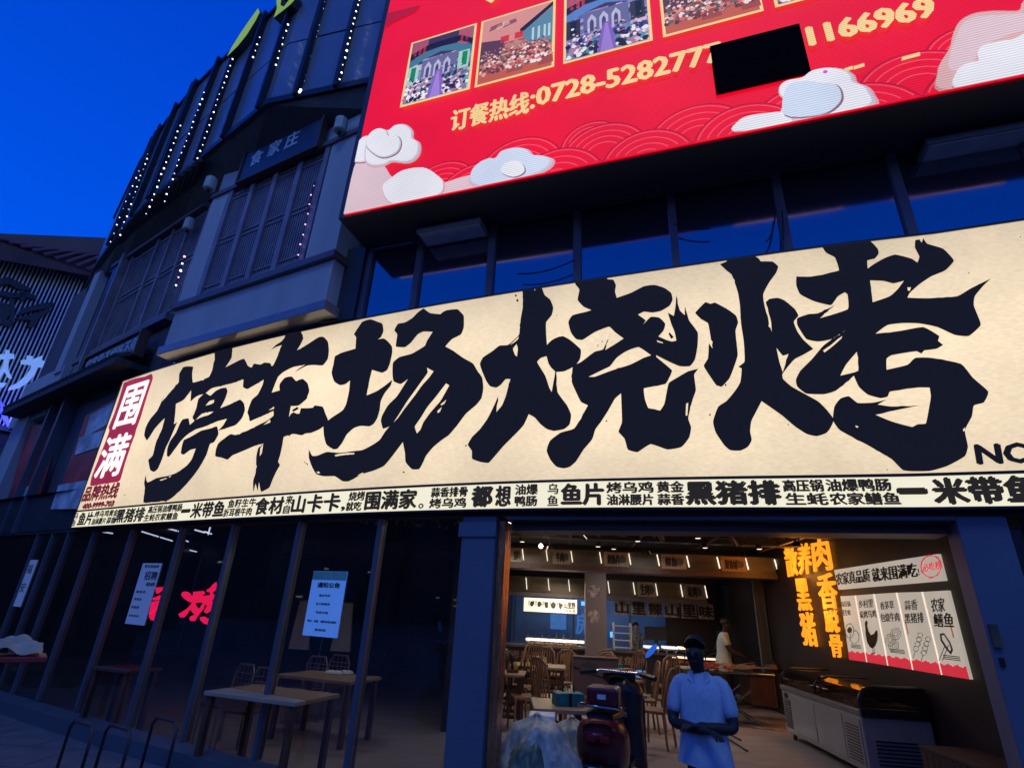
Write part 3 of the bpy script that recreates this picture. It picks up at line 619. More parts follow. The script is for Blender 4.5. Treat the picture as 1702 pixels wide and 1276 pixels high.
brush('brush_character', 1140, 410, 3.546, [
 ([(200,107),(240,90),(240,60),(380,44),(430,75),(440,90),(510,92),(543,120),(530,160),(490,215),(455,285),(465,360),(505,505),(500,440),(470,330),(490,312),(540,305),(580,320),(640,370),(662,410),(635,445),(655,500),(690,550),(750,605),(690,640),(640,665),(600,710),(567,755),(570,780),(620,825),(700,870),(780,915),(830,965),(870,1020),(850,1070),(825,1100),(770,1118),(710,1105),(640,1060),(570,1000),(500,950),(445,912),(410,980),(385,1030),(378,1090),(387,1140),(365,1180),(320,1203),(260,1200),(225,1170),(175,1095),(160,1030),(190,945),(240,910),(290,850),(320,800),(328,720),(308,710),(345,680),(340,560),(325,460),(318,350),(305,270),(270,170),(240,145)],
  [[(533,600),(570,645),(603,635),(570,742),(550,680)]]),
 ([(55,392),(115,330),(145,340),(170,332),(250,375),(295,410),(307,450),(292,500),(305,640),(280,720),(255,780),(210,828),(180,820),(145,770),(105,705),(130,660),(135,570),(157,603),(130,455),(90,430)], [])], grit=0.005)
brush('brush_character', 1310, 380, 3.039, [
 ([(165,86),(400,58),(450,105),(455,130),(435,155),(398,165),(400,205),(435,180),(490,150),(540,135),(620,155),(650,175),(660,145),(638,100),(640,62),(660,58),(672,75),(680,52),(700,80),(780,105),(835,165),(790,215),(720,245),(660,285),(610,330),(600,352),(700,355),(850,345),(920,305),(1022,255),(985,290),(940,345),(935,390),(950,430),(970,490),(910,545),(840,540),(750,500),(660,482),(580,480),(500,490),(440,533),(560,520),(680,500),(760,545),(755,570),(780,590),(745,610),(620,625),(520,642),(495,660),(495,715),(600,690),(640,655),(720,655),(870,685),(930,755),(1008,825),(985,880),(935,895),(925,950),(890,1020),(905,1100),(890,1150),(800,1200),(710,1225),(580,1222),(520,1165),(400,1095),(260,1020),(225,970),(232,900),(262,860),(305,848),(350,882),(430,880),(495,865),(450,890),(520,900),(660,895),(560,915),(440,942),(520,975),(625,1003),(650,990),(693,985),(710,900),(718,850),(712,805),(650,805),(512,825),(500,850),(465,858),(400,840),(355,800),(330,745),(240,820),(180,838),(90,835),(45,800),(38,765),(60,720),(120,660),(180,590),(290,515),(220,560),(150,573),(90,560),(45,490),(45,455),(100,435),(150,430),(235,390),(160,455),(300,410),(298,335),(285,325),(250,345),(215,390),(130,370),(60,335),(40,290),(40,245),(120,245),(255,215),(235,150),(190,125)],
  [[(412,265),(480,268),(530,280),(582,267),(550,310),(510,345),(425,375)], [(262,744),(290,690),(345,625),(352,720)], [(338,995),(352,1000),(350,1007),(340,1004)], [(175,618),(215,590),(250,560),(272,545),(268,556),(225,595),(182,628)], [(880,1015),(890,1005),(890,1022),(882,1026)], [(600,300),(618,300),(612,318),(602,316)]])], grit=0.005)
# ink splashes
sp_ = []
for x, y, r in ((858, 492, 2), (861, 500, 2.2), (510, 770, 1.2), (507, 768, 1), (512, 772, 1), (672, 785, 1.6), (775, 741, 1.4), (1206, 640, 1.5), (1180, 690, 1.6), (1310, 706, 1.2), (1180, 480, .8), (208, 823, .8), (875, 570, .8), (926, 525, .8), (1610, 455, 1.0), (1695, 395, .9), (985, 475, .9), (1474, 781, 1.1), (1008, 700, 1.4), (1001, 568, 1), (994, 575, 1)):
    sp_.append(tess([[SG.inv(x + r * cos(t) * random.uniform(.6, 1.4), y + r * sin(t) * random.uniform(.6, 1.6)) for t in (0, 1, 2, 3, 4, 5)]]))
link('ink_speckle', flat_mesh('ink_speckle', sp_, SG, 0.011, M['ink'], CUTS), sign)
# stamp at the left end
brush('stamp', 140, 600, 4.908, [([(328,178),(400,150),(460,135),(500,128),(555,105),(565,140),(545,205),(520,280),(490,380),(470,450),(430,560),(420,600),(390,680),(340,830),(320,905),(300,970),(280,985),(180,1000),(55,1020),(65,950),(110,830),(170,680),(210,570),(205,540),(250,430),(290,310)], [])], M['stamp_red'], 0.011, grit=0.006)
def sbox(x0, y0, x1, y1): a = SG.inv(x0, y0); b = SG.inv(x1, y1); return a, b
(ua, za), (ub, zb_) = SG.inv(189, 705), SG.inv(243, 630)
for ch, (pl, pt_, pr, pb_) in (('围', (203, 674, 235, 674)), ('满', (170, 757, 209, 757))):
    u0 = SG.inv(pl, pt_)[0]; u1 = SG.inv(pr, pb_)[0]
    z0, z1 = (SG.inv(200, 710)[1], SG.inv(232, 638)[1]) if ch == '围' else (SG.inv(178, 792)[1], SG.inv(206, 722)[1])
    text('stamp_lettering', ch, SG, u0, u1, z0, z1, 0.017, M['stamp_white'], sign, bold=0.024, cuts=CUTS)
def stext(s, x0, x1, y0, y1, m, bold=0.012, off=0.012, name='lettering', shear=0.0):
    ym = (y0 + y1) / 2; xm = (x0 + x1) / 2
    u0, u1 = SG.inv(x0, ym)[0], SG.inv(x1, ym)[0]; z1 = SG.inv(xm, y0)[1]; z0 = SG.inv(xm, y1)[1]
    return text(name, s, SG, u0, u1, z0, z1, off, m, sign, bold=bold, cuts=CUTS, shear=shear)
stext('品牌热线', 142, 197, 806, 830, M['text_red'], 0.016)
stext('400-9999-703', 140, 190, 835, 843, M['text_red'], 0.016)
stext('NO', 1622, 1716, 738, 770, M['ink'], 0.012, shear=0.1)
# the running strip of dish names
def strip(s, x0, x1, row=0, bold=0.006):
    ym = 0
    def um_(x):
        lo, hi = 700.0, 900.0      # height of the strip's middle at this x
        for _ in range(30):
            m_ = (lo + hi) / 2
            if SG.inv(x, m_)[1] > 2.74: lo = m_
            else: hi = m_
        return SG.inv(x, lo)[0]
    zz = {0: (2.645, 2.845), 1: (2.752, 2.852), -1: (2.640, 2.738)}[row]
    if s == '一': zz = (2.73, 2.765)
    if s == ',': zz = (2.64, 2.69)
    if s == '。': zz = (2.64, 2.69)
    text('strip_lettering', s, SG, um_(x0), um_(x1), zz[0], zz[1], 0.012, M['strip_ink'], sign, bold=bold, cuts=CUTS)
B = 0.012
for x0, x1 in ((123, 129), (911, 928)): strip('乌', x0, x1, 1, .004); strip('鱼', x0, x1, -1, .004)
strip('鱼片', 132, 155, 0, B); strip('烤乌鸡', 157, 180, 1); strip('油淋腰片', 156, 179, -1)
strip('黄金', 181, 195, 1); strip('蒜香', 181, 195, -1); strip('黑猪排', 194, 241, 0, B)
strip('高压锅油爆鸭肠', 246, 302, 1); strip('生蚝农家鳝鱼', 243, 299, -1)
strip('一', 303, 317, 0, B); strip('米带鱼', 320, 374, 0, B)
strip('鱼籽生牛', 379, 425, 1); strip('折耳根牛肉', 375, 421, -1)
strip('食材', 426, 472, 0, B); strip('来', 475, 486, 1); strip('自', 474, 484, -1); strip('山卡卡', 487, 566, 0, B); strip(',', 570, 576, 0, .006)
strip('烧烤', 580, 606, 1); strip('就吃', 578, 603, -1); strip('围满家', 609, 693, 0, B); strip('。', 698, 706, 0, .004)
strip('蒜香排骨', 717, 777, 1); strip('烤乌鸡', 716, 776, -1); strip('都', 786, 818, 0, .016); strip('想', 825, 849, 0, .010)
strip('油爆', 857, 894, 1); strip('鸭肠', 857, 893, -1); strip('鱼片', 934, 1003, 0, B)
strip('烤乌鸡', 1009, 1086, 1); strip('油淋腰片', 1009, 1085, -1); strip('黄金', 1093, 1137, 1); strip('蒜香', 1093, 1136, -1)
strip('黑猪排', 1141, 1295, 0, .015); strip('高压锅', 1303, 1369, 1); strip('生蚝', 1304, 1373, -1)
strip('油爆鸭肠', 1375, 1482, 1); strip('农家鳝鱼', 1377, 1492, -1); strip('一', 1493, 1538, 0, .015); strip('米带鱼', 1551, 1727, 0, .015)

# ================================================================== LED SCREEN
led = thing('led_screen', 'huge outdoor screen glowing red with white clouds, hall photos and gold phone numbers', 'screen', tuple(WL.P(6, 6.39, 0)))
s0, zb0 = WL.inv(572, 361); ZL = 6.39
def sL(px, py): return WL.inv(px, py)
LT = 11.6
mb = MB(); mb.wbox(WL, s0 - .10, 12.6, ZL + .0, LT + .3, -0.70, -0.012); build('housing', mb, M['soffit'], led)
mb = MB(); mb.quad(WL.P(s0, ZL + .02, 0), WL.P(12.6, ZL + .02, 0), WL.P(12.6, LT, 0), WL.P(s0, LT, 0))
M['led_red'] = led_mat('screen_red', (0.90, 0.001, 0.018)); M['led_dred'] = led_mat('screen_dark_red', (0.48, 0.002, 0.014)); M['led_ring'] = led_mat('screen_ring', (1.0, 0.085, 0.12))
M['led_white'] = led_mat('screen_white', (0.86, 0.86, 0.93)); M['led_pink'] = led_mat('screen_pink', (0.74, 0.40, 0.46)); M['led_gold'] = led_mat('screen_gold', (1.0, 0.70, 0.30))
M['led_gold2'] = led_mat('screen_gold_edge', (0.9, 0.52, 0.12)); M['led_lgrey'] = led_mat('screen_pale', (0.62, 0.58, 0.70)); M['led_off'] = mat('screen_dead_module', (0.006, 0.001, 0.003), 0.9, spec=0.05)
M['led_magenta'] = led_mat('screen_magenta', (0.8, 0.05, 0.8))
build('screen_face', mb, M['led_red'], led)
def lpoly(name, pts, m, off, zmin=True):
    pts = [(max(u, s0 + .004), max(z, ZL + .021)) for u, z in pts]
    me = flat_mesh(name, [tess([pts])], WL, off, m); return link(name, me, led)
def disc(cu, cz, r, m, off, n=40, ry=None, name='cloud', a0=0, a1=2 * pi):
    ry = ry or r; pts = []
    for i in range(n):
        t = a0 + (a1 - a0) * i / (n - 1 if a1 - a0 < 6 else n); pts.append((cu + r * cos(t), cz + ry * sin(t)))
    P_ = [(u, z) for u, z in pts if z > ZL + .0215 or True]
    lpoly(name, P_, m, off)
def ring(cu, cz, r, w, m, off, name='wave_line'):
    bm_v, bm_f = [], []; n = 56
    def ok(u, z): return z > ZL + .03 and u > s0 + .01
    for i in range(n):
        t0, t1 = pi * i / n, pi * (i + 1) / n
        q = [(cu + (r - w) * cos(t0), cz + (r - w) * sin(t0)), (cu + r * cos(t0), cz + r * sin(t0)), (cu + r * cos(t1), cz + r * sin(t1)), (cu + (r - w) * cos(t1), cz + (r - w) * sin(t1))]
        if all(ok(*p) for p in q): k = len(bm_v); bm_v += q; bm_f.append((k, k + 1, k + 2, k + 3))
    if bm_f: link(name, flat_mesh(name, [(bm_v, bm_f)], WL, off, m), led)
# overlapping wave scales along the bottom
waves = [(470, 490, 70, 0), (900, 700, 72, .0), (560, 700, 80, 1), (1250, 560, 84, 1), (1390, 590, 76, 2)]
rows_ = []
for i in range(11):
    rows_.append((s0 + .85 + i * 1.02, ZL - .16 + .05 * sin(i * 2.1), .50 + .03 * (i % 3)))
    rows_.append((s0 + 1.40 + i * 1.02, ZL + .06 + .07 * sin(i * 1.3) + (.12 if i > 5 else 0), .50 + .05 * (i % 2)))
rows_.append((s0 + 8.1, ZL + .50, .45)); rows_.append((s0 + 7.0, ZL + .42, .40)); rows_.append((s0 + 3.3, ZL + .32, .36))
for i, (cu, cz, r) in enumerate(sorted(rows_, key=lambda q: -(q[1] + q[2]))):
    o_ = .004 + .0007 * i
    disc(cu, cz, r + .016, M['led_dred'], o_, name='wave')
    disc(cu, cz, r, M['led_red'], o_ + .00025, name='wave')
    for j in range(4):
        ring(cu, cz, r * (.97 - .17 * j) , .014, M['led_ring'], o_ + .0005)
LR = lambda ox, oy, sc, L: [sL(ox + x / sc, oy + y / sc) for x, y in L]
def shrink(P, k, du, dz):
    cu_ = sum(p[0] for p in P) / len(P); cz_ = sum(p[1] for p in P) / len(P); return [(cu_ + (u - cu_) * k + du, cz_ + (z - cz_) * k + dz) for u, z in P]
def round_poly(P, n=4):
    out = []; m = len(P)
    for i in range(m):          # Catmull-Rom so that the cloud lobes are round
        p0, p1, p2, p3 = P[i - 1], P[i], P[(i + 1) % m], P[(i + 2) % m]
        for j in range(n):
            t = j / n; out.append(tuple(.5 * (2 * p1[c] + (p2[c] - p0[c]) * t + (2 * p0[c] - 5 * p1[c] + 4 * p2[c] - p3[c]) * t * t + (3 * p1[c] - p0[c] - 3 * p2[c] + p3[c]) * t ** 3) for c in (0, 1)))
    return out
def cloud(ox, oy, sc, L, off, mats=('led_pink', 'led_lgrey', 'led_white'), rnd=True):
    P = LR(ox, oy, sc, L); P = round_poly(P) if rnd else P
    if mats[0]: lpoly('cloud_edge', shrink(P, 1.03, .012, -.016), M[mats[0]], off)
    if mats[1]: lpoly('cloud', P, M[mats[1]], off + .001)
    lpoly('cloud', shrink(P, .95 if mats[1] else 1.0, -.010 if mats[1] else 0, .010 if mats[1] else 0), M[mats[2]], off + .002)
M['led_blush'] = led_mat('screen_blush', (0.78, 0.58, 0.64)); M['led_skin'] = led_mat('screen_skin', (0.60, 0.30, 0.30)); M['led_skin2'] = led_mat('screen_skin_light', (0.76, 0.46, 0.46)); M['led_blue'] = led_mat('screen_bluish', (0.66, 0.74, 0.92)); M['led_shadow'] = led_mat('screen_shadow', (0.30, 0.16, 0.20))
CA = (575, 200, 3.681); CB = (1062, 0, 2.658)
cloud(*CA, [(-40,620),(55,300),(90,262),(160,268),(240,290),(290,355),(360,315),(480,300),(560,345),(600,390),(700,362),(800,350),(800,460),(300,620)], .026, (None, None, 'led_blush'))
cloud(*CA, [(290,358),(360,315),(480,300),(560,345),(600,395),(560,470),(300,520),(230,420)], .0285, ('led_pink', None, 'led_white'))
cloud(*CA, [(20,250),(75,150),(130,105),(170,130),(150,200),(160,250),(90,268)], .0290, ('led_shadow', 'led_blush', 'led_white'))
cloud(*CA, [(125,255),(130,160),(160,95),(215,62),(265,72),(310,40),(370,38),(412,75),(415,120),(455,150),(455,210),(420,255),(370,270),(290,262),(240,285),(165,290)], .0320, ('led_pink', 'led_lgrey', 'led_white'))
cloud(*CA, [(130,165),(152,95),(205,62),(252,75),(272,110),(325,108),(345,155),(320,210),(250,240),(190,225)], .0350, ('led_shadow', 'led_lgrey', 'led_white'))
cloud(*CA, [(770,395),(775,320),(820,272),(880,246),(920,245),(960,200),(1040,180),(1112,190),(1150,225),(1210,230),(1270,258),(1200,330),(900,420)], .0320, ('led_pink', 'led_lgrey', 'led_blue'))
cloud(*CA, [(955,330),(975,280),(1035,260),(1085,282),(1095,330),(1030,360)], .0355, ('led_shadow', None, 'led_white'))
cloud(*CB, [(632,540),(640,460),(616,425),(622,390),(655,368),(720,355),(762,325),(830,312),(900,320),(940,345),(952,375),(1000,395),(1024,425),(1030,480),(850,540)], .0320, ('led_pink', 'led_lgrey', 'led_white'))
cloud(*CB, [(640,520),(650,400),(720,372),(800,380),(860,385),(888,420),(880,470),(800,520)], .0355, ('led_shadow', None, 'led_blue'))
cloud(*CB, [(420,590),(440,545),(480,525),(560,512),(640,510),(660,560)], .0320, ('led_pink', None, 'led_white'))
cloud(*CB, [(1322,420),(1312,340),(1322,300),(1365,230),(1380,170),(1410,110),(1470,75),(1560,62),(1680,60),(1705,15),(1800,-40),(1950,-60),(1950,380),(1600,420)], .0310, (None, 'led_skin', 'led_skin2'))
cloud(*CB, [(1360,300),(1390,190),(1430,115),(1490,90),(1600,82),(1700,78),(1760,120),(1600,180),(1500,230),(1470,290),(1400,330)], .0340, (None, None, 'led_blush'))
cloud(*CB, [(1388,410),(1392,340),(1430,305),(1480,292),(1496,285),(1490,250),(1515,218),(1600,196),(1650,190),(1700,165),(1800,120),(1950,90),(1950,400),(1600,430)], .0355, ('led_shadow', 'led_lgrey', 'led_white'))
u, z = sL(1370, 127); disc(u, z, .022, M['led_magenta'], .052, name='glitch')
for px, py, w in ((1510, 102, .16), (1425, 118, .10), (1408, 122, .08)):
    u, z = sL(px, py); lpoly('glitch', [(u - w * .5, z - .03), (u + w * .5, z - .02), (u + w * .55, z + .03), (u - w * .4, z + .02)], M['led_gold'], .05)
# hall photos in gold frames
pc = [(srgb(20, 20, 45), srgb(60, 110, 130), srgb(150, 140, 190), srgb(220, 190, 210)), (srgb(60, 20, 30), srgb(180, 90, 90), srgb(215, 140, 120), srgb(90, 130, 140)), (srgb(15, 15, 50), srgb(70, 90, 170), srgb(150, 130, 190), srgb(220, 190, 220)), (srgb(90, 30, 25), srgb(200, 110, 90), srgb(220, 160, 150), srgb(110, 140, 150)), (srgb(20, 10, 30), srgb(90, 60, 120), srgb(180, 130, 170), srgb(210, 180, 200))]
ph = [((664, 193), (782, 151), (788, 45)), ((790, 148), (922, 107), (924, 0)), ((937, 105), (1085, 66), (1081, -65)), ((1102, 61), (1269, 21), (1265, -110)), ((1288, 16), (1445, -25), (1440, -150))]
ZP0 = sum(sL(*p[0])[1] for p in ph) / 5; ZP1 = (sL(*ph[0][2])[1] + sL(*ph[1][2])[1]) / 2
for i, (a, b, c) in enumerate(ph):
    u0, u1 = sL(*a)[0], sL(*b)[0]
    lpoly('photo_border', [(u0, ZP0), (u1, ZP0), (u1, ZP1), (u0, ZP1)], M['led_gold'], .006 + .02)
    w = .035; pm = photo_mat('hall_photo_%d' % i, pc[i], i + 1, 7.0)
    lpoly('hall_photo', [(u0 + w, ZP0 + w), (u1 - w, ZP0 + w), (u1 - w, ZP1 - w), (u0 + w, ZP1 - w)], pm, .028)
    H_ = ZP1 - ZP0 - 2 * w; W_ = u1 - u0 - 2 * w
    Q = lambda L: [(u0 + w + x * W_, ZP0 + w + y * H_) for x, y in L]
    def part(L, rgb, k=0, nm='hall_photo'):
        key = 'hall_%d_%d_%d' % rgb
        if key not in M: M[key] = led_mat(key, srgb(*rgb))
        lpoly(nm, Q(L), M[key], .0284 + .0003 * k)
    rc = lambda a, b, c, d: [(a, b), (c, b), (c, d), (a, d)]
    if i in (0, 2, 4):
        part(rc(0, .66, 1, 1), (70, 45, 85)); part(rc(0, .72, .27, 1), (150, 90, 120), 1); part(rc(.76, .72, 1, 1), (165, 95, 120), 1)
        for x in (.05, .13, .20, .80, .88): part(rc(x, .76, x + .04, .95), (210, 70, 90), 2)
        part([(0, .70), (.3, .80), (.8, .80), (1, .70), (1, .78), (.8, .9), (.3, .9), (0, .80)], (28, 18, 45), 2)
        part([(0, .56), (.25, .66), (.5, .72), (.75, .66), (1, .56), (1, .68), (.75, .78), (.5, .80), (.25, .78), (0, .68)], (70, 120, 150) if i == 0 else (90, 130, 200), 3)
        part(rc(.22, .34, .78, .64), (105, 105, 150), 3)
        for x in (.27, .42, .57): part([(x, .34), (x + .11, .34), (x + .11, .52), (x + .055, .60), (x, .52)], (190, 185, 220), 4); part([(x + .03, .34), (x + .08, .34), (x + .08, .48), (x + .055, .53), (x + .03, .48)], (75, 70, 115), 5)
        part(rc(.0, .30, .18, .58), (170, 210, 205) if i == 0 else (55, 45, 60), 4); part(rc(.05, .34, .13, .56), (30, 130, 90) if i == 0 else (25, 25, 45), 5)
        part(rc(.80, .34, .97, .62), (170, 210, 205) if i == 0 else (60, 50, 65), 4); part(rc(.86, .38, .94, .60), (20, 140, 80) if i == 0 else (25, 25, 45), 5)
        part([(.36, 0), (.66, 0), (.54, .42), (.47, .42)], (130, 100, 190), 6); part([(.42, 0), (.58, 0), (.52, .40), (.49, .40)], (160, 130, 215), 7)
        pal = ((230, 195, 215), (60, 70, 110), (90, 150, 160), (190, 120, 160), (245, 235, 245), (40, 35, 70))
    else:
        part(rc(0, .55, 1, 1), (225, 150, 145)); part(rc(0, 0, 1, .22), (200, 95, 70)); part([(.55, .62), (1, .92), (1, .40), (.7, .42)], (95, 140, 165), 1); part([(.55, .70), (1, 1), (1, .93), (.56, .62)], (35, 25, 40), 2)
        for x in (.72, .80, .88, .94): part(rc(x, .46, x + .03, .66), (190, 215, 225), 2)
        for x in (.28, .48): part(rc(x, .56, x + .12, .66), (225, 50, 60), 2)
        for k in range(3): part([(.1 + .1 * k, .80), (.3 + .1 * k, .84), (.28 + .1 * k, .90), (.12 + .1 * k, .88)], (150, 85, 95) if k != 1 else (240, 190, 180), 2)
        part([(0, .30), (.30, .36), (.34, .60), (0, .66)], (95, 60, 80), 2)
        for x, y, q in ((.12, .12, .2), (.40, .06, .22), (.66, .18, .17), (.82, .05, .2), (.3, .26, .14), (.55, .32, .12)): part([(x, y), (x + q, y), (x + q * .95, y + q * .6), (x + q * .05, y + q * .6)], (165, 75, 65), 3); part([(x - .02, y + q * .6), (x + q + .02, y + q * .6), (x + q * .8, y + q * .85), (x + q * .2, y + q * .85)], (225, 150, 130), 4)
        pal = ((235, 170, 160), (80, 60, 75), (95, 110, 95), (215, 110, 120), (250, 225, 225), (120, 60, 60))
    for c, rgb in enumerate(pal):
        dots = []
        for q in range(60):
            x = random.uniform(.02, .98); y = abs(random.gauss(0, .20)) if i in (0, 2, 4) else random.uniform(.12, .5)
            if y > .48 or (i in (0, 2, 4) and abs(x - .5) < .14 - .2 * y): continue
            r = random.uniform(.012, .036) * (1.3 - 1.6 * y); dots.append(([(u0 + w + (x + r * cos(t) * random.uniform(.7, 1.3)) * W_, ZP0 + w + max(.005, y + r * .9 * sin(t)) * H_) for t in (0, 1, 2, 3, 4, 5)], [(0, 1, 2, 3, 4, 5)]))
        key = 'hall_dot_%d_%d_%d' % rgb
        if key not in M: M[key] = led_mat(key, srgb(*rgb))
        link('hall_photo_tables', flat_mesh('hall_photo_tables', dots, WL, .0310 + .0003 * c, M[key]), led, kind='stuff')
def ltext(s, pA, pB, hpx, bold, m=M['led_gold'], off=.034, zc=None):
    u0, z0 = sL(*pA); u1, z1 = sL(*pB); zc = (z0 + z1) / 2
    xm, ym = (pA[0] + pB[0]) / 2, (pA[1] + pB[1]) / 2
    h = abs(sL(xm, ym - hpx / 2)[1] - sL(xm, ym + hpx / 2)[1])
    text('screen_lettering', s, WL, u0, u1, zc - h / 2, zc + h / 2, off, m, led, bold=bold)
ltext('订餐热线', (752, 206), (880, 172), 35, .014)
ltext(':', (884, 174), (889, 172), 22, .015)
ltext('0728-5282777', (894, 158), (1199, 97), 30, .017)
ltext('1166969', (1342, 60), (1551, 22), 32, .02)
q = [sL(*p) for p in ((1180, 80), (1329, 46), (1346, 125), (1190, 159))]
uu0, uu1 = (q[0][0] + q[3][0]) / 2, (q[1][0] + q[2][0]) / 2; zz0, zz1 = (q[2][1] + q[3][1]) / 2, (q[0][1] + q[1][1]) / 2
mb = MB(); mb.wbox(WL, uu0, uu1, zz0, zz1, .002, .037); build('dead_module', mb, M['led_off'], led)
# bottoms of the gold heading, cut by the top of the frame
lpoly('heading_stroke', [sL(*p) for p in ((808, 4), (818, 9), (835, -8), (862, -30), (850, -34), (826, -14))], M['led_gold'], .03)
lpoly('heading_stroke', [sL(*p) for p in ((868, -8), (878, 1), (884, -2), (876, -16))], M['led_gold'], .03)
lpoly('heading_stroke', [sL(*p) for p in ((1000, -30), (1060, -46), (1064, -60), (1000, -44))], M['led_gold'], .03)
lpoly('swag', [sL(*p) for p in ((640, 25), (700, 10), (690, 22), (655, 38), (637, 50))], M['led_dred'], .012)
# two flat floodlights under the screen, above the sign
WS = WR
for (px, py, w_, lab) in ((752, 388, .92, 'slim grey floodlight panel fixed under the left end of the red screen'), (1625, 240, .98, 'slim grey floodlight panel fixed under the right part of the red screen')):
    c_ = Vector(atz(px, py, ZL - .10)); a = atan2(dR.y, dR.x)
    t = thing('floodlight', lab, 'floodlight', (c_.x, c_.y, c_.z), a, 'floodlights under the screen')
    box_part('housing', (-w_ / 2, w_ / 2, -.16, .16, -.02, .05), M['white_enamel'], t, .01)
    box_part('lens', (-w_ / 2 + .03, w_ / 2 - .03, -.13, .13, -.03, -.021), mat('lens_grey', (0.75, 0.74, 0.74), .5), t)
    for x in (-.3, .3): box_part('bracket', (x - .02, x + .02, -.02, .02, .051, .10), M['black'], t)

# ================================================================== BAY WINDOW BUILDING, LEFT OF THE SCREEN
BW = Wall((-5.75, 7.97), (-2.57, 6.24)); BL = BW.len
LW = Wall((-15.6, 15.2), (-6.4, 8.77))
bay = thing('bay_window_building', 'pale bay with timber lattice windows above the sign, next to the red screen', 'building', (-4.5, 7.6, 0))
def zB(px, py): return BW.inv(px, py)[1]
def uB(px, py): return BW.inv(px, py)[0]
z_ledge = (zB(290, 512) + zB(545, 430)) / 2; z_top = (zB(345, 333) + zB(576, 229)) / 2
uR = BL
mb = MB(); mb.wbox(BW, 0, uR, 5.40, z_ledge - .06, -1.2, 0); build('apron_panel', mb, M['wall_plaster'], bay)
mb = MB(); mb.wbox(BW, -.06, uR + .06, 5.25, 5.398, -1.0, .05); build('bottom_trim', mb, mat('underside_trim', (0.22, 0.20, 0.20), .22, var=.1, spec=1.0), bay, bevel=.01)
mb = MB(); mb.wbox(BW, -.05, uR + .05, z_ledge - .058, z_ledge + .06, -1.2, .07); build('ledge', mb, M['trim'], bay, bevel=.01)
mb = MB(); mb.wbox(BW, -.03, uR + .03, z_top - .05, z_top + .05, -1.0, .05); build('head_beam', mb, M['trim'], bay, bevel=.01)
e_ = [uB(359.8, 401), uB(398, 385.7), uB(439, 364.5), uB(479.7, 353), uB(525.5, 334.4)]
mb = MB(); mb.wbox(BW, 0, e_[0] - .08, z_ledge + .062, z_top - .052, -1.0, .01); build('pilaster', mb, M['wall_plaster'], bay)
mb = MB(); mb.wbox(BW, e_[4] + .08, uR, z_ledge + .062, z_top - .052, -1.0, .01); build('pilaster', mb, M['wall_plaster'], bay)
mb = MB(); mb.wbox(BW, 0.02, uR - .02, z_top + .052, z_top + .62, -1.0, -.03); build('upper_panel', mb, M['wall_plaster'], bay)
mb = MB(); mb.wbox(BW, 0.02, uR + .5, z_top + .62, 9.3, -1.0, -.05); build('upper_panel', mb, M['dark_clad'], bay)
mb = MB(); mb.wbox(BW, e_[0] - .078, e_[4] + .078, z_ledge + .062, z_top - .052, -.9, -.12); build('window_backing', mb, M['backing'], bay)
LH0, LH1 = z_ledge + .062, z_top - .052
for i, u in enumerate(e_):
    w = .05 if i in (0, 4) else .055
    mb = MB(); mb.wbox(BW, u - w, u + w, LH0, LH1, -.10, .02); build('lattice_stile', mb, M['lattice'], bay)
for a, b in zip(e_[:-1], e_[1:]):
    x0, x1 = a + .056, b - .056; n = 9
    pn = None
    for k in range(n):
        u = x0 + (x1 - x0) * (k + .5) / n
        mb = MB(); mb.wbox(BW, u - .013, u + .013, LH0 + .001, LH1 - .001, -.075, -.03); build('slat', mb, M['lattice'], bay)
    for zc in (LH0 + .10, LH0 + .20, (LH0 + LH1) / 2 - .05 , (LH0 + LH1) / 2 + .05, LH1 - .20, LH1 - .10):
        mb = MB(); mb.wbox(BW, x0 - .005, x1 + .005, zc - .012, zc + .012, -.029, -.015); build('lattice_rail', mb, M['lattice'], bay)
mb = MB(); mb.wbox(BW, e_[1] - .16, e_[1] - .12, LH0 + .1, LH1 - .4, -.115, -.10); build('strip_light', mb, M['violet_light'], bay)
# the bay's right flank, between bay and windows
mb = MB(); mb.wbox(BW, uR + .061, uR + .30, 5.26, 9.3, -1.2, -.35); build('flank', mb, M['dark_clad'], bay)
# drum shaped beam ends
for j, (px, py, W_, lab) in enumerate(((350, 305, BW, 'left of the plaque'), (567, 208, BW, 'right of the plaque'), (315, 373, LW, 'at the left edge of the bay'))):
    u, z = W_.inv(px, py, .12); mb = MB(); c = W_.P(u, z, .12); c2 = W_.P(u, z, -.05)
    mb.lathe([(.085, -.15), (.10, -.13), (.10, .10), (.075, .13)], (c.x, c.y, c.z), 12)
    o = build('beam_end', mb, M['lamp_white'], bay, smooth=False)
    mb = MB(); mb.tube([tuple(c + Vector((0, 0, -.2))), tuple(c + Vector((0, 0, -.15)))], .03); build('beam_end_tip', mb, M['black'], o)
# plaque
pq = thing('name_plaque', 'dark blue name plaque with three pale characters under the roof of the lattice bay', 'plaque', tuple(BW.P(2, 8.3, .2)))
a0, z0 = BW.inv(396, 301, .12); a1, z1 = BW.inv(526, 245, .12); _, z2 = BW.inv(398, 258, .12); _, z3 = BW.inv(527, 196, .12)
zl, zh = (z0 + z1) / 2, (z2 + z3) / 2
mb = MB(); mb.wbox(BW, a0, a1, zl, zh, .05, .12); build('board', mb, M['plaque'], pq)
mb = MB()
for bx in ((a0 - .04, a0, zl - .04, zh + .04), (a1, a1 + .04, zl - .04, zh + .04), (a0, a1, zl - .04, zl), (a0, a1, zh, zh + .04)): mb.wbox(BW, *bx, .04, .15)
build('plaque_frame', mb, M['wood'], pq)
for ch, px, py in (('食', 427, 262), ('家', 457, 246), ('庄', 486, 232)):
    u, z = BW.inv(px, py, .12); h = .165
    text('lettering', ch, BW, u - .155, u + .155, z - h, z + h, .125, M['plaque_text'], pq, bold=.012)
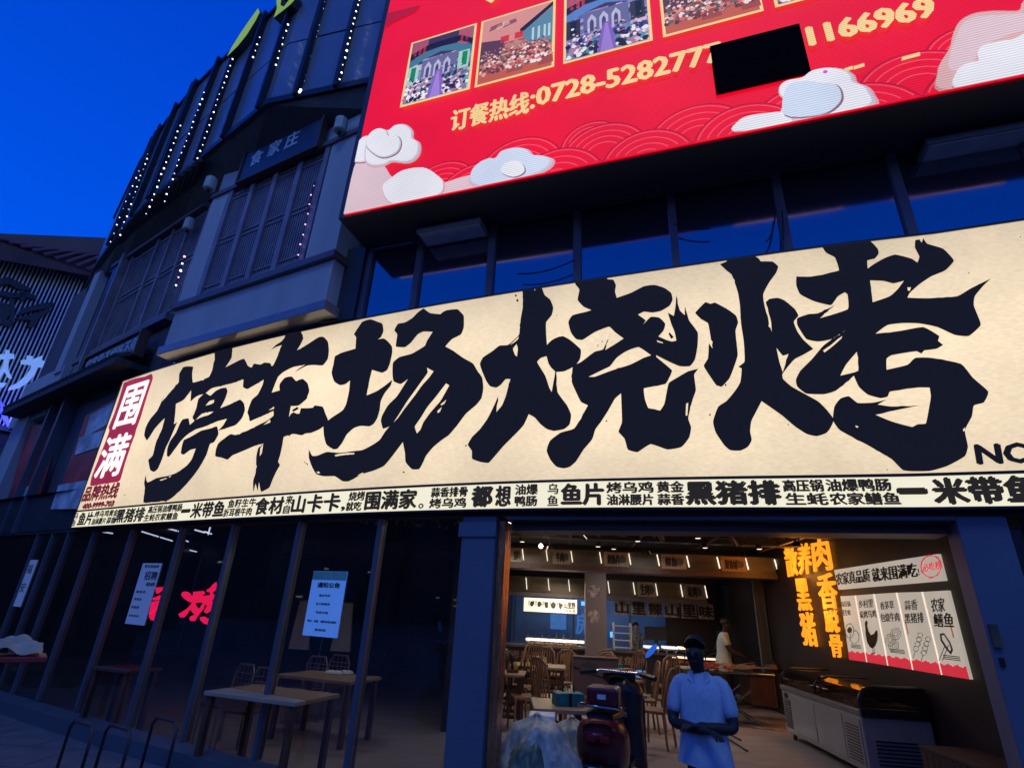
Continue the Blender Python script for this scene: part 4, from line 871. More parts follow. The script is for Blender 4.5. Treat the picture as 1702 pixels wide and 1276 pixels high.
# small coloured bulbs hanging in front of the lattice
def string(name, label, W, p0, p1, o, sp, r, m, parent=None, grp='strings of small lights on the roof edge', dm=None, wire=True, prob=1.0):
    u0, z0 = W.inv(*p0, o); u1, z1 = W.inv(*p1, o)
    a, b = W.P(u0, z0, o), W.P(u1, z1, o); L = (b - a).length; n = max(2, int(L / sp))
    t = thing(name, label, 'light string', tuple(b), 0, grp)
    if wire:
        mb = MB(); mb.tube([a, b], .006, 5); build('wire', mb, M['black'], t)
    for mm in {m, dm or m}:
        mb = MB()
        for i in range(n):
            if random.random() > prob: continue
            if dm and (i * 7 % 5 < 2) != (mm is dm): continue
            p = a.lerp(b, (i + .5) / n) + Vector((random.uniform(-.01, .01), 0, random.uniform(-.02, .02)))
            r_ = r; r = r_ * random.uniform(.6, 1.2)
            mb.lathe([(r * .4, -r), (r, -r * .3), (r, r * .3), (r * .4, r)], tuple(p), 6); r = r_
        if mb.v: build('bulb', mb, mm, t, smooth=True, kind='stuff')
    return t
string('fairy_lights', 'short string of pinkish bulbs hanging over the right lattice panel', BW, (523, 302), (494, 431), .06, .17, .012, M['bulb_pink'], grp=None)
string('fairy_lights', 'row of violet-white bulbs down the left edge of the pale bay', LW, (309, 420), (290, 480), .15, .14, .019, M['bulb'], grp=None, dm=M['bulb_pink'])

# ================================================================== ROOF FASCIA WITH FINS
AZF = [(-16.5, 6.12), (-22.4, 6.63), (-33.5, 7.96), (-37.9, 10.05), (-39, 10.75), (-40, 11.45), (-41, 12.35), (-42, 13.8), (-42.75, 16.0), (-42.95, 19.5)]
fr_ = [(d * sin(radians(a)), d * cos(radians(a))) for a, d in AZF][::-1]
FS = Ruled([(x, y, x, y) for x, y in fr_], 9.5, 12.9)
roof = thing('roof_fascia', 'curved dark blue glass roof fascia with vertical fins above the lattice bay', 'roof', (-6, 9, 9.4))
FSc = [FS.us[0]] + FS.us[1:]
def uF(px, py): return FS.inv(px, py)[0]
finp = [(581, 70), (519, 78), (463, 95), (411, 130), (360, 188), (322, 225), (285, 255), (268, 290), (248, 300), (231, 310), (220, 330), (209, 350)]
fu = [uF(*p) for p in finp]
fu = sorted(set([round(max(.2, u), 3) for u in fu]))
ee = [0.02] + fu + [FS.len - .02]
zm = 11.0
for a, b in zip(ee[:-1], ee[1:]):
    if b - a < .05: continue
    cs = [a + .03] + [u for u in FS.us if a + .05 < u < b - .05] + [b - .03]
    for z0, z1 in ((9.55, zm - .02), (zm + .02, 12.85)):
        mb = MB()
        for p, q in zip(cs[:-1], cs[1:]): mb.wbox(FS, p, q, z0, z1, -.06, random.uniform(-.004, .004))
        build('fascia_panel', mb, M['fascia'], roof)
mb = MB()
for p, q in zip(FS.us[:-1], FS.us[1:]): mb.wbox(FS, p, q, 9.42, 9.55, -.2, .05); mb.wbox(FS, p, q, 12.85, 12.95, -.2, .05); mb.wbox(FS, p, q, 9.551, 12.849, -.12, -.065)
build('fascia_frame', mb, M['fin'], roof)
for u in fu:
    mb = MB(); mb.wbox(FS, u - .035, u + .035, 9.45, 13.0, -.02, .11); build('fin', mb, M['fin'], roof)
# underside
mb = MB()
wl = []
for a, d in AZF[::-1]:
    r = Vector((sin(radians(a)), cos(radians(a))))
    best = None
    for W_ in (BW, LW):
        t = W_.A.dot(W_.n) / r.dot(W_.n); s = (r * t - W_.A).dot(W_.d)
        if W_ is BW and s < 0: continue
        if t > d: best = t if best is None else min(best, t)
    if best is None: best = d + 2
    wl.append((r.x * best, r.y * best))
for i in range(len(fr_) - 1):
    a, b, c, d = fr_[i], fr_[i + 1], wl[i + 1], wl[i]
    mb.quad((a[0], a[1], 9.43), (b[0], b[1], 9.43), (c[0], c[1], 9.0), (d[0], d[1], 9.0))
build('eave_underside', mb, M['tile'], roof)
mb = MB()
for i in range(len(fr_) - 1):
    a, b = Vector(fr_[i]), Vector(fr_[i + 1]); L = (b - a).length; n = max(1, int(L / .22))
    if degrees(atan2(a.x, a.y)) > -38.5: continue
    for k in range(n):
        p = a.lerp(b, (k + .5) / n); q = p * 1.12
        mb.tube([(p.x * .985, p.y * .985, 9.36), (q.x, q.y, 9.28)], .05, 6)
build('eave_tiles', mb, M['tile'], roof, kind='stuff')
top_cap = MB(); top_cap.poly([(x, y, 12.9) for x, y in fr_] + [(2, 12, 12.9), (-6, 20, 12.9)]); build('roof_top', top_cap, M['tile'], roof)
G_ = 'strings of small lights down the roof fins'
string('light_string', 'bright white light string on the fin nearest the red screen', FS, (598, -6), (563, 138), .2, .165, 0.017, M['bulb'], grp=G_)
string('light_string', 'second light string from the screen, mostly dim with one lit bulb at its foot', FS, (541, 0), (505, 142), .2, .15, 0.0078, M['bulb_dim'], grp=G_, prob=.7)
string('lit_bulb_string', 'short bright end of the second light string, one bulb over the eave', FS, (501, 146), (498, 156), .2, .3, .02, M['bulb'], grp=None, prob=1)
string('light_string', 'third light string from the screen, its upper half lit', FS, (479, 37), (457, 114), .2, .165, 0.014, M['bulb'], grp=G_)
string('light_string', 'short light string beside the fallen yellow-green letter', FS, (433, 58), (419, 100), .2, .165, 0.014, M['bulb'], grp=G_)
string('light_string', 'light string on the fin just left of the yellow-green letter, lit full length', FS, (387, 95), (327, 268), .2, .165, 0.014, M['bulb'], grp=G_)
string('light_string', 'long lit light string ending above the roof tiles left of the bay', FS, (341, 150), (271, 340), .2, .165, 0.014, M['bulb'], grp=G_)
string('light_string', 'long light string on the far part of the curved fascia, third from its left end', FS, (301, 205), (241, 362), .2, .17, 0.015, M['bulb'], grp=G_)
string('light_string', 'light string second from the far left end of the curved fascia', FS, (248, 252), (198, 396), .2, .19, 0.014, M['bulb'], grp=G_, dm=M['bulb_dim'])
string('light_string', 'last light string at the far left end of the curved fascia', FS, (233, 278), (180, 410), .2, .22, 0.014, M['bulb'], grp=G_, dm=M['bulb_dim'])
# letters standing on the roof edge
def roof_letter(pxs, label, u_shift=0.0):
    t = thing('roof_letter', label, 'sign letter', tuple(FS.P(uF(430, 60), 12.95, 0)), 0, 'yellow-green letters on the roof edge')
    for pts in pxs:
        w = [FS.inv(x, y, .15) for x, y in pts]
        vs, fs = tess([w]); mb = MB(); mb.v = [tuple(FS.P(u, z, .15)) for u, z in vs]; mb.f = fs; build('letter_face', mb, M['yellow_letter'], t)
        mb = MB()
        for i in range(len(w)):
            a, b = w[i], w[(i + 1) % len(w)]
            mb.quad(FS.P(a[0], a[1], .149), FS.P(b[0], b[1], .149), FS.P(b[0], b[1], -.10), FS.P(a[0], a[1], -.10))
        build('letter_side', mb, M['letter_side'], t)
C5 = lambda L: [(160 + x / 3.404, y / 3.404) for x, y in L]
roof_letter([C5([(915, 48), (925, 70), (900, 120), (850, 200), (800, 262), (740, 320), (765, 270), (815, 190), (870, 110)])], 'leaning yellow-green sign stroke standing alone on the roof edge')
roof_letter([C5([(1018, -12), (1048, -12), (1042, 30), (1060, 40), (1100, -10), (1125, -20), (1100, 25), (1055, 62), (1003, 102), (1022, 48)])], 'yellow-green roof letter cut off by the top of the photo')

# ================================================================== SECOND BAY FURTHER LEFT
b2 = thing('far_bay_building', 'shadowy timber lattice front behind the left end of the lightbox sign', 'building', (-10, 12, 0))
def zW(px, py, o=0): return LW.inv(px, py, o)[1]
def uW(px, py, o=0): return LW.inv(px, py, o)[0]
LWm = LW.len
uL2 = uW(95, 640); 
mb = MB(); mb.wbox(LW, uW(74, 583), LWm, 2.6, 9.2, -.3, -.10); mb.wbox(LW, 0, uW(74, 583) - .002, 2.6, zW(30, 712) - .3, -.3, -.10); build('wall', mb, mat('old_wall', (0.09, 0.08, 0.10), .7, var=.3, scale=1.2), b2)
zt_, zb2 = zW(285, 400), zW(250, 534)
le = [uW(*p) for p in ((181, 480), (205, 470), (235, 480), (258, 470), (287, 455))]
zLT, zLB = zW(270, 395), zW(250, 538)
for i, u in enumerate(le + [le[-1] + (le[-1] - le[-2])]):
    mb = MB(); mb.wbox(LW, u - .03, u + .03, zLB, zLT, -.07, .02); build('lattice_stile', mb, M['lattice'], b2)
    if i < len(le):
        v = (le + [le[-1] + (le[-1] - le[-2])])[i + 1]
        for k in range(8):
            q = u + .04 + (v - u - .08) * (k + .5) / 8
            mb = MB(); mb.wbox(LW, q - .012, q + .012, zLB, zLT, -.07, -.03); build('slat', mb, M['lattice'], b2)
        for zc in (zLB + .12, (zLB + zLT) / 2, (zLB + zLT) / 2 + .12, zLT - .12):
            mb = MB(); mb.wbox(LW, u + .031, v - .031, zc - .015, zc + .015, -.029, -.012); build('lattice_rail', mb, M['lattice'], b2)
mb = MB(); mb.wbox(LW, le[0] - .2, LWm, zLT + .01, zLT + .14, -.09, .08); build('lattice_head', mb, M['trim'], b2)
mb = MB(); mb.wbox(LW, le[0] - .2, LWm, zLB - .14, zLB - .01, -.09, .08); build('lattice_sill', mb, M['trim'], b2)
# pilasters and pipes
for (px, py), w, m, o in (((136, 540), .20, 'wall_plaster', .10), ((150, 560), .10, 'backing', .05), ((163, 560), .05, 'lattice', .14)):
    u = uW(px, py); mb = MB(); mb.wbox(LW, u - w, u + w, 5.9 if m != 'wall_plaster' else 6.3, 9.1, -.09, o); build('pilaster', mb, M[m], b2)
u = uW(75, 655); mb = MB(); mb.wbox(LW, uW(74, 583), u + .9, zW(80, 690), zW(90, 620), -.09, .06); build('apron_panel', mb, M['wall_plaster'], b2)
# canopy of tiles under the lattice
zc_ = zW(185, 632); 
mb = MB(); mb.wbox(LW, uW(40, 700), LWm - .4, zc_ - .10, zc_ + .02, -.09, .45); build('canopy_edge', mb, M['tile'], b2)
mb = MB()
for k in range(34):
    u = uW(40, 700) + (LWm - .4 - uW(40, 700)) * (k + .5) / 34
    a = LW.P(u, zc_ + .03, .46); b = LW.P(u, zc_ + .34, -.05); mb.tube([a, b], .06, 6)
build('canopy_tiles', mb, M['tile'], b2, kind='stuff')
# shop posters over the left shopfront
def poster_quad(name, pxs, m, o, parent, W=LW):
    p = [W.inv(*q, o) for q in pxs]; mb = MB(); mb.poly([W.P(u, z, o) for u, z in p]); return build(name, mb, m, parent)
hb = thing('shop_hoarding', 'faded red and blue shop posters on the wall left of the big sign', 'poster', tuple(LW.P(4, 3, 0)))
poster_quad('poster_sheet', [(143, 690), (215, 650), (196, 760), (90, 838)], M['shop_red'], .02, hb)
poster_quad('poster_sheet', [(150, 690), (196, 664), (186, 700), (139, 728)], M['shop_blue'], .03, hb)
poster_quad('poster_band', [(132, 727), (180, 712), (172, 740), (124, 756)], M['shop_blue'], .035, hb)
poster_quad('poster_band', [(97, 806), (160, 795), (148, 845), (84, 846)], M['shop_blue'], .035, hb)
poster_quad('poster_sheet', [(48, 708), (104, 700), (62, 838), (8, 846)], M['shop_red'], .02, hb)
poster_quad('poster_band', [(28, 815), (66, 800), (60, 820), (22, 832)], M['shop_blue'], .03, hb)
for px in (58, 78): 
    u = uW(px, 780); mb = MB(); mb.wbox(LW, u - .05, u + .05, 2.6, zc_ - .1, -.09, .16); build('downpipe', mb, M['frame'], hb)
u = uW(22, 760); mb = MB(); mb.wbox(LW, u - .5, u + .45, 2.6, zW(40, 700), -.09, .12); build('pier', mb, M['wall_plaster'], b2)
# long plaque with carved white characters
p2 = thing('long_plaque', 'long dim blue plaque with white carved characters above the tiled canopy', 'plaque', tuple(LW.P(7, 5, .2)))
u0, za = LW.inv(136, 622, .2); u1, zb4 = LW.inv(224, 590, .2); _, zc4 = LW.inv(136, 603, .2); _, zd4 = LW.inv(224, 560, .2)
zl, zh = (za + zb4) / 2 - .03, (zc4 + zd4) / 2 + .02
mb = MB(); mb.wbox(LW, u0, u1, zl, zh, .1, .2); build('board', mb, M['plaque'], p2)
mb = MB()
for bx in ((u0 - .05, u0, zl - .05, zh + .05), (u1, u1 + .05, zl - .05, zh + .05), (u0, u1, zl - .05, zl), (u0, u1, zh, zh + .05)): mb.wbox(LW, *bx, .08, .25)
build('plaque_frame', mb, M['wood'], p2)
text('lettering', '庭家灵溪烤吃不停', LW, u0 + .06, u1 - .06, zl + .05, zh - .05, .21, mat('dim_plaque_text', (0.55, 0.62, 0.68), .5), p2, bold=.01)

# ================================================================== SLATTED BUILDING AT THE FAR LEFT
SW = Wall((26 * sin(radians(-56)), 26.5 * cos(radians(-56))), (25.4 * sin(radians(-42.5)), 25.4 * cos(radians(-42.5))))
sb = thing('slatted_building', 'far building clad in thin vertical metal slats with big lit characters', 'building', (SW.P(3, 0, -1).x, SW.P(3, 0, -1).y, 0))
zt5, zb5 = SW.inv(60, 440)[1], SW.inv(30, 712)[1]
ue = SW.inv(70, 600)[0]
mb = MB(); mb.wbox(SW, 0, ue + .45, 0, zt5, -4, -.15); build('body', mb, M['darkvoid'], sb)
mb = MB(); n = int((ue + .3) / .115)
for i in range(n):
    u = i * .115; mb.wbox(SW, u, u + .045, zb5, zt5, -.05, .05)
build('slat_cladding', mb, M['slat'], sb, kind='stuff')
mb = MB()
for py in (470, 560, 640): z = SW.inv(50, py)[1]; mb.wbox(SW, 0, ue + .3, z - .03, z + .03, -.14, -.055)
build('slat_rail', mb, M['fin'], sb)
mb = MB(); mb.wbox(SW, 0, ue + .4, zb5 - .18, zb5 - .01, -.2, .1); build('cladding_base', mb, M['fin'], sb)
zr = SW.inv(60, 390)[1] - .3
mb = MB(); A_, B_ = (0 - 2, ue + 2.2)
zq0, zq1 = SW.inv(2, 388, .6), SW.inv(172, 395, .6)
A_, B_ = zq0[0] - 4, zq1[0] + .6; sl = (zq1[1] - zq0[1]) / (zq1[0] - zq0[0]); zA, zB5 = zq0[1] - 4 * sl, zq1[1] + .6 * sl
mb.hexa([SW.P(A_, zt5 + .02, .9), SW.P(B_, zt5 + .02, .9), SW.P(B_, zt5 + .02, -4), SW.P(A_, zt5 + .02, -4), SW.P(A_, zA, .6), SW.P(B_, zB5, .6), SW.P(B_, zB5, -4), SW.P(A_, zA, -4)])
build('roof', mb, mat('far_roof', (0.08, 0.045, 0.05), .6, var=.3, scale=1), sb)
mb = MB()
for i in range(22):
    u = A_ + (B_ - A_) * i / 22; f_ = (u - A_) / (B_ - A_); mb.tube([SW.P(u, zt5 + .05, 1.0), SW.P(u + .5, (zt5 + zA + (zB5 - zA) * f_) / 2, .85), SW.P(u + 1.3, zA + (zB5 - zA) * f_ - .1, .64)], .07, 6)
build('roof_rafters', mb, mat('rafter', (0.13, 0.06, 0.07), .5), sb, kind='stuff')
C3 = lambda L: [(x / 3.753, 380 + y / 3.753) for x, y in L]
def swpoly(name, L, m, parent, o=.25, th=.12, raw=False):
    w = [SW.inv(x, y, o) for x, y in (L if raw else C3(L))]
    mb = MB(); mb.prism(w, o - th, o, lambda u, z, q: SW.P(u, z, q)); return build(name, mb, m, parent)
bl = thing('brush_letters', 'dark grey brush characters mounted on the metal slats', 'sign', tuple(SW.P(2, zb5 + 3, .2)))
for L in ([(0, 310), (60, 300), (110, 330), (150, 350), (190, 370), (190, 385), (110, 375), (60, 345), (0, 350)], [(0, 385), (90, 400), (170, 395), (230, 420), (225, 440), (150, 425), (60, 430), (0, 415)],
          [(100, 540), (130, 500), (200, 480), (260, 465), (330, 455), (335, 480), (280, 500), (210, 510), (140, 530)], [(0, 455), (50, 470), (70, 520), (40, 560), (80, 590), (60, 610), (0, 590)],
          [(90, 560), (150, 545), (230, 525), (300, 500), (320, 510), (250, 550), (220, 600), (170, 620), (190, 570)], [(60, 430), (90, 440), (95, 520), (80, 600), (60, 560)], [(120, 385), (150, 380), (160, 440), (130, 450)]):
    swpoly('stroke', L, M['brush_grey'], bl)
rl = thing('lit_characters', 'pale blue lit characters on the slatted facade at the left edge', 'sign', tuple(SW.P(2, zb5 + 1, .2)))
swpoly('stroke', [(130, 820), (165, 815), (168, 790), (205, 795), (203, 815), (265, 790), (262, 820), (290, 830), (280, 865), (235, 858), (218, 905), (175, 955), (120, 990), (50, 1005), (60, 985), (110, 960), (160, 915), (190, 875), (195, 845), (130, 840)], M['white_letter'], rl)
swpoly('stroke', [(-60, 790), (30, 780), (35, 755), (60, 757), (60, 778), (90, 782), (88, 806), (55, 805), (52, 880), (75, 930), (50, 925), (25, 880), (0, 930), (-40, 960), (-10, 900), (20, 850), (25, 808), (-60, 815)], M['white_letter'], rl)
swpoly('stroke', [(-30, 960), (40, 960), (20, 985), (-30, 990)], M['white_letter'], rl)
swpoly('stroke', [(190, 1000), (220, 1003), (212, 1030), (184, 1026)], M['white_letter'], rl)
nb = thing('neon_bars', 'glowing blue-violet tubes in front of the lowest slats', 'neon light', tuple(SW.P(2, zb5, .3)))
for a, b in (((0, 1075), (50, 1235)), ((20, 1100), (58, 1235)), ((0, 1120), (30, 1200))):
    mb = MB(); mb.tube([SW.P(*SW.inv(*C3([a])[0], .3), .3), SW.P(*SW.inv(*C3([b])[0], .3), .3)], .035, 6); build('tube', mb, M['neon_blue'], nb)
l = bpy.data.lights.new('neon_glow', 'POINT'); l.energy = 60; l.color = (.1, .12, 1); l.shadow_soft_size = .4; o = bpy.data.objects.new('neon_glow', l); COL.objects.link(o); o.location = SW.P(*SW.inv(20, 690, .9), .9)
# blocks that fill the ground floor of the far side
lb = thing('left_shopfront', 'dark unlit shopfront at the far left under the posters', 'building', tuple(LW.P(2, 0, 0)))
mb = MB(); mb.wbox(LW, -2, 3.2, 0, 2.6, -.3, -.1); build('wall', mb, M['darkvoid'], lb)
mb = MB(); mb.wbox(SW, -12, ue + 4, 0, zb5 - .2, -3, -.3); build('wall', mb, M['darkvoid'], lb)

# ================================================================== INSIDE THE RESTAURANT
def IW(v, r0=-9.0, r1=4.58): a, b = I(r0, v), I(r1, v); return Wall((a.x, a.y), (b.x, b.y))
def IX(r, v0=20.0, v1=5.0): a, b = I(r, v0), I(r, v1); return Wall((a.x, a.y), (b.x, b.y))
class QuadMap:
    """unit square laid on a wall quad given by four measured corners tl,tr,br,bl"""
    def __init__(s, W, tl, tr, br, bl): s.W = W; s.c = [Vector(W.inv(*p)) for p in (tl, tr, br, bl)]
    def P(s, u, z, o=0.0):
        a = s.c[3].lerp(s.c[2], u); b = s.c[0].lerp(s.c[1], u); q = a.lerp(b, z); return s.W.P(q.x, q.y, o)
def region(ox, oy, sc): return lambda x, y: (ox + x / sc, oy + y / sc)
def flat(name, Q, pts, m, off, parent, holes=(), **kw):
    return link(name, flat_mesh(name, [tess([pts] + list(holes))], Q, off, m), parent, **kw)
SWL = IX(4.6)
R3 = region(1262, 860, 4.2525)
# neon characters on the side wall
neon = thing('neon_characters', 'two columns of glowing orange characters on the dark side wall above the freezer', 'neon sign', tuple(I(4.55, 11, 1.3)))
for ch, c in (('散', ((190,212),(278,205),(290,402),(218,418))), ('养', ((288,190),(375,178),(390,395),(300,400))), ('黑', ((268,435),(352,430),(392,655),(300,655))), ('猪', ((300,680),(392,665),(435,908),(332,900))),
              ('肉', ((385,150),(495,132),(538,365),(410,380))), ('香', ((422,402),(545,390),(582,640),(460,645))), ('脱', ((475,655),(572,655),(588,808),(498,805))), ('骨', ((510,828),(595,828),(608,988),(538,983)))):
    Q = QuadMap(SWL, *[R3(*p) for p in c])
    o = text('character', ch, Q, 0, 1, 0, 1, .06, M['neon_orange'], neon, bold=.02)
    sm = o.modifiers.new('depth', 'SOLIDIFY'); sm.thickness = .03; sm.offset = -1
for k, (r, v, z) in enumerate(((4.35, 11.3, 2.7), (4.35, 10.5, 2.0))):
    l = bpy.data.lights.new('neon_glow', 'POINT'); l.energy = 16; l.color = (1, .38, .06); l.shadow_soft_size = .3; o = bpy.data.objects.new('neon_glow', l); COL.objects.link(o); o.location = I(r, v, z)
# long banner
ban = thing('slogan_banner', 'long pale slogan board with black characters and a red round stamp', 'sign', tuple(I(4.55, 8, 2.2)))
cb_ = [R3(*p) for p in ((548,370),(1288,257),(1335,445),(580,508))]
Q = QuadMap(SWL, *cb_)
mb = MB(); mb.hexa([Q.P(0, 0, .045), Q.P(1, 0, .045), Q.P(1, 0, .005), Q.P(0, 0, .005), Q.P(0, 1, .045), Q.P(1, 1, .045), Q.P(1, 1, .005), Q.P(0, 1, .005)]); build('board', mb, M['panel_paper'], ban)
def qt(s, pts, m, bold, off, par, W=SWL, name='lettering'):
    return text(name, s, QuadMap(W, *[R3(*p) for p in pts]), 0, 1, 0, 1, off, m, par, bold=bold)
qt('农家真品质', ((562,395),(800,358),(810,452),(572,478)), M['panel_ink'], .014, .05, ban)
qt('就来围满吃', ((818,360),(1135,318),(1150,418),(832,455)), M['panel_ink'], .014, .05, ban)
qt('!', ((1148,362),(1156,360),(1165,405),(1156,407)), M['panel_ink'], .02, .05, ban)
def ringpoly(cx, cy, rx, ry, w, jit=0.0, n=30, tilt=0.0):
    o_, i_ = [], []
    for k in range(n):
        t = 2 * pi * k / n; j = 1 + random.uniform(-jit, jit)
        o_.append(R3(cx + rx * j * cos(t), cy + ry * j * sin(t) - tilt * rx * cos(t))); i_.append(R3(cx + (rx - w) * cos(t), cy + (ry - w) * sin(t) - tilt * rx * cos(t)))
    return o_, i_
def wpoly(name, out, holes, m, off, par, W=SWL):
    f = lambda L: [W.inv(*p) for p in L]
    return link(name, flat_mesh(name, [tess([f(out)] + [f(h) for h in holes])], W, off, m), par)
o_, i_ = ringpoly(1245, 345, 76, 82, 9, .05); wpoly('stamp', o_, [i_], M['panel_red'], .05, ban)
qt('必吃榜', ((1185,330),(1315,300),(1325,360),(1190,385)), M['panel_red'], .010, .052, ban)
# five lit menu panels
tops = [(590,555),(695,550),(828,540),(990,530),(1172,525),(1358,515)]; bots = [(655,1003),(780,1020),(930,1045),(1108,1075),(1315,1110),(1518,1143)]
labs = ['lit menu panel with an oyster drawing, nearest the orange characters', 'lit menu panel with a black rooster drawing', 'lit menu panel with round wrapped beef rolls drawn on it', 'lit menu panel with two meat skewers drawn on it', 'lit menu panel with a skewered eel drawing, nearest the doorway']
txt = [('高压锅', '蒸生蚝'), ('乡村里', '炭烤乌鸡'), ('香茅草', '包烧牛肉'), ('蒜香', '黑猪排'), ('农家', '鳝鱼')]
tcor = [(((598,592),(662,590),(668,628),(602,630)), ((602,650),(664,650),(668,690),(606,692))), (((722,585),(825,572),(830,632),(728,640)), ((730,662),(846,650),(852,706),(736,712))),
        (((876,598),(972,585),(978,645),(882,650)), ((880,678),(1010,668),(1018,732),(886,738))), (((1050,590),(1140,575),(1148,650),(1058,655)), ((1050,680),(1185,668),(1192,742),(1058,748))),
        (((1240,572),(1335,565),(1342,665),(1248,668)), ((1258,680),(1398,670),(1405,778),(1266,772)))]
for i in range(5):
    t = thing('dish_poster', labs[i], 'menu board', tuple(I(4.55, 10 - i * .5, 1.25)), 0, 'lit menu panels on the side wall')
    tl, tr, br, bl = tops[i], tops[i + 1], bots[i + 1], bots[i]
    Q = QuadMap(SWL, R3(*tl), R3(*tr), R3(*br), R3(*bl))
    mb = MB(); mb.hexa([Q.P(0.01, 0, .04), Q.P(.99, 0, .04), Q.P(.99, 0, .005), Q.P(0.01, 0, .005), Q.P(0.01, 1, .04), Q.P(.99, 1, .04), Q.P(.99, 1, .005), Q.P(0.01, 1, .005)]); build('panel_face', mb, M['panel_paper'], t)
    pts = [(.01, 0.0), (.99, 0.0)] + [(.99 - .98 * k / 24, .130 + .012 * sin(k * .8 + i * 2) + .007 * sin(k * 2.3 + i)) for k in range(25)]
    flat('red_band', Q, pts, M['panel_red'], .044, t)
    if i: mb = MB(); q0, q1 = .0, .045; mb.quad(Q.P(0.005, 0, .047), Q.P(q1, 0, .047), Q.P(q1, 1, .047), Q.P(0.005, 1, .047)); build('panel_edge', mb, M['panel_line'], t)
    for s_, c in zip(txt[i], tcor[i]): qt(s_, c, M['panel_ink'], .012 if i < 4 else .022, .046, t)
    ink = M['panel_ink']; gy = M['panel_grey']
    if i == 0:
        for cx, cy, rx, ry in ((660, 800, 32, 52), (695, 845, 34, 48)):
            o_, h_ = ringpoly(cx, cy, rx, ry, 4, .06); wpoly('drawing', o_, [h_], gy, .046, t)
        o_, h_ = ringpoly(660, 795, 17, 22, 16, .1, 12); wpoly('drawing', o_, [], ink, .047, t)
    if i == 1:
        wpoly('drawing', [R3(*p) for p in ((768,740),(780,725),(790,740),(786,760),(795,800),(812,830),(835,820),(845,800),(858,795),(862,830),(858,870),(845,905),(825,925),(805,915),(785,880),(775,830),(772,780))], [], ink, .046, t)
        for x in (822, 832): wpoly('drawing', [R3(*p) for p in ((x, 915), (x + 3, 915), (x + 8, 955), (x + 14, 960), (x - 12, 962), (x + 4, 953))], [], ink, .046, t)
    if i == 2:
        for cx, cy in ((990, 820), (950, 865), (975, 905)):
            for rr in (38, 26, 14): o_, h_ = ringpoly(cx, cy, rr, rr * 1.15, 3.2, .05, 20); wpoly('drawing', o_, [h_], gy, .046, t)
    if i == 3:
        for x0, y0 in ((1165, 830), (1220, 860)):
            for k in range(4): o_, h_ = ringpoly(x0 - 10 * k, y0 + 32 * k, 20, 20, 4, .15, 14); wpoly('drawing', o_, [h_], gy, .046, t)
            wpoly('drawing', [R3(*p) for p in ((x0 - 38, y0 + 115), (x0 - 33, y0 + 115), (x0 - 50, y0 + 165), (x0 - 55, y0 + 165))], [], gy, .046, t)
    if i == 4:
        wpoly('drawing', [R3(*p) for p in ((1305,820),(1335,815),(1380,880),(1400,935),(1385,970),(1350,930),(1310,870))], [[R3(*p) for p in ((1318,832),(1335,830),(1370,885),(1385,930),(1378,945),(1350,905),(1322,862))]], gy, .046, t)
        for x0 in (1340, 1365): wpoly('drawing', [R3(*p) for p in ((x0, 900), (x0 + 6, 900), (x0 - 38, 1010), (x0 - 44, 1010))], [], gy, .046, t)
    for q in range(3):
        y0 = .19 + .02 * q
        if i in (2, 4, 0): flat('fine_print', Q, [(.25, y0), (.85, y0), (.85, y0 + .010), (.25, y0 + .010)], ink, .046, t)
    if i in (3, 4): flat('fine_print', Q, [(.12 if i == 3 else .78, .45), (.17 if i == 3 else .84, .45), (.17 if i == 3 else .84, .62), (.12 if i == 3 else .78, .62)], mat('red_note', (.3, .08, .07), .6, emit=(.35, .12, .1), es=.8), .046, t)
# bulkheads with little signs and slit lamps
def bulkhead(v, z0, z1, r0, r1, label, slits, signs, yrng, strip_m):
    W = IW(v, r0, r1); t = thing('ceiling_bulkhead', label, 'bulkhead', tuple(I((r0 + r1) / 2, v, z0)), 0)
    mb = MB(); mb.wbox(W, 0, W.len, z0 + .1, z1, -.5, 0); build('bulkhead_face', mb, M['bulkhead'], t)
    mb = MB(); mb.wbox(W, 0, W.len, z0, z0 + .098, -.55, .06); build('bulkhead_rail', mb, strip_m, t)
    ya, yb = yrng
    for x in slits:
        u, za = W.inv(840 + x / 3.7, yb, .03); zb_ = z0 + (z1 - z0) * .92
        mb = MB(); mb.hexa([W.P(u - .004, z0 + .17, .04), W.P(u + .012, z0 + .17, .04), W.P(u + .012, z0 + .17, .005), W.P(u - .004, z0 + .17, .005), W.P(u - .040, zb_, .04), W.P(u - .026, zb_, .04), W.P(u - .026, zb_, .005), W.P(u - .040, zb_, .005)])
        build('slit_lamp', mb, M['slit'], t)
    for k, (x0, x1, s) in enumerate(signs):
        u0 = W.inv(840 + x0 / 3.7, yb, .03)[0]; u1 = W.inv(840 + x1 / 3.7, yb, .03)[0]; a, b = z0 + .12, z1 - .02
        sg = thing('dish_sign', '%s small dish sign board from the left on the %s bulkhead' % (('first', 'second', 'third', 'fourth', 'fifth reddish')[k], 'nearer' if v < 14 else 'farther'), 'sign', tuple(W.P(u0, a, .02)), 0, 'small dish signs on the bulkheads')
        mb = MB(); mb.wbox(W, u0, u1, a, b, .004, .03); build('board', mb, M['sign_red' if k == len(signs) - 1 and v < 14 else 'sign_small'], sg)
        text('lettering', s, W, u0 + .08, u0 + (u1 - u0) * .62, a + .05, b - .06, .034, M['panel_ink'], sg, bold=.012)
        pt = [(u0 + (u1 - u0) * (.72 + .18 * cos(q)), (a + b) / 2 + (b - a) * .3 * sin(q) * random.uniform(.7, 1.2)) for q in [i * .7 for i in range(9)]]
        link('drawing', flat_mesh('drawing', [tess([pt])], W, .034, M['panel_grey']), sg)
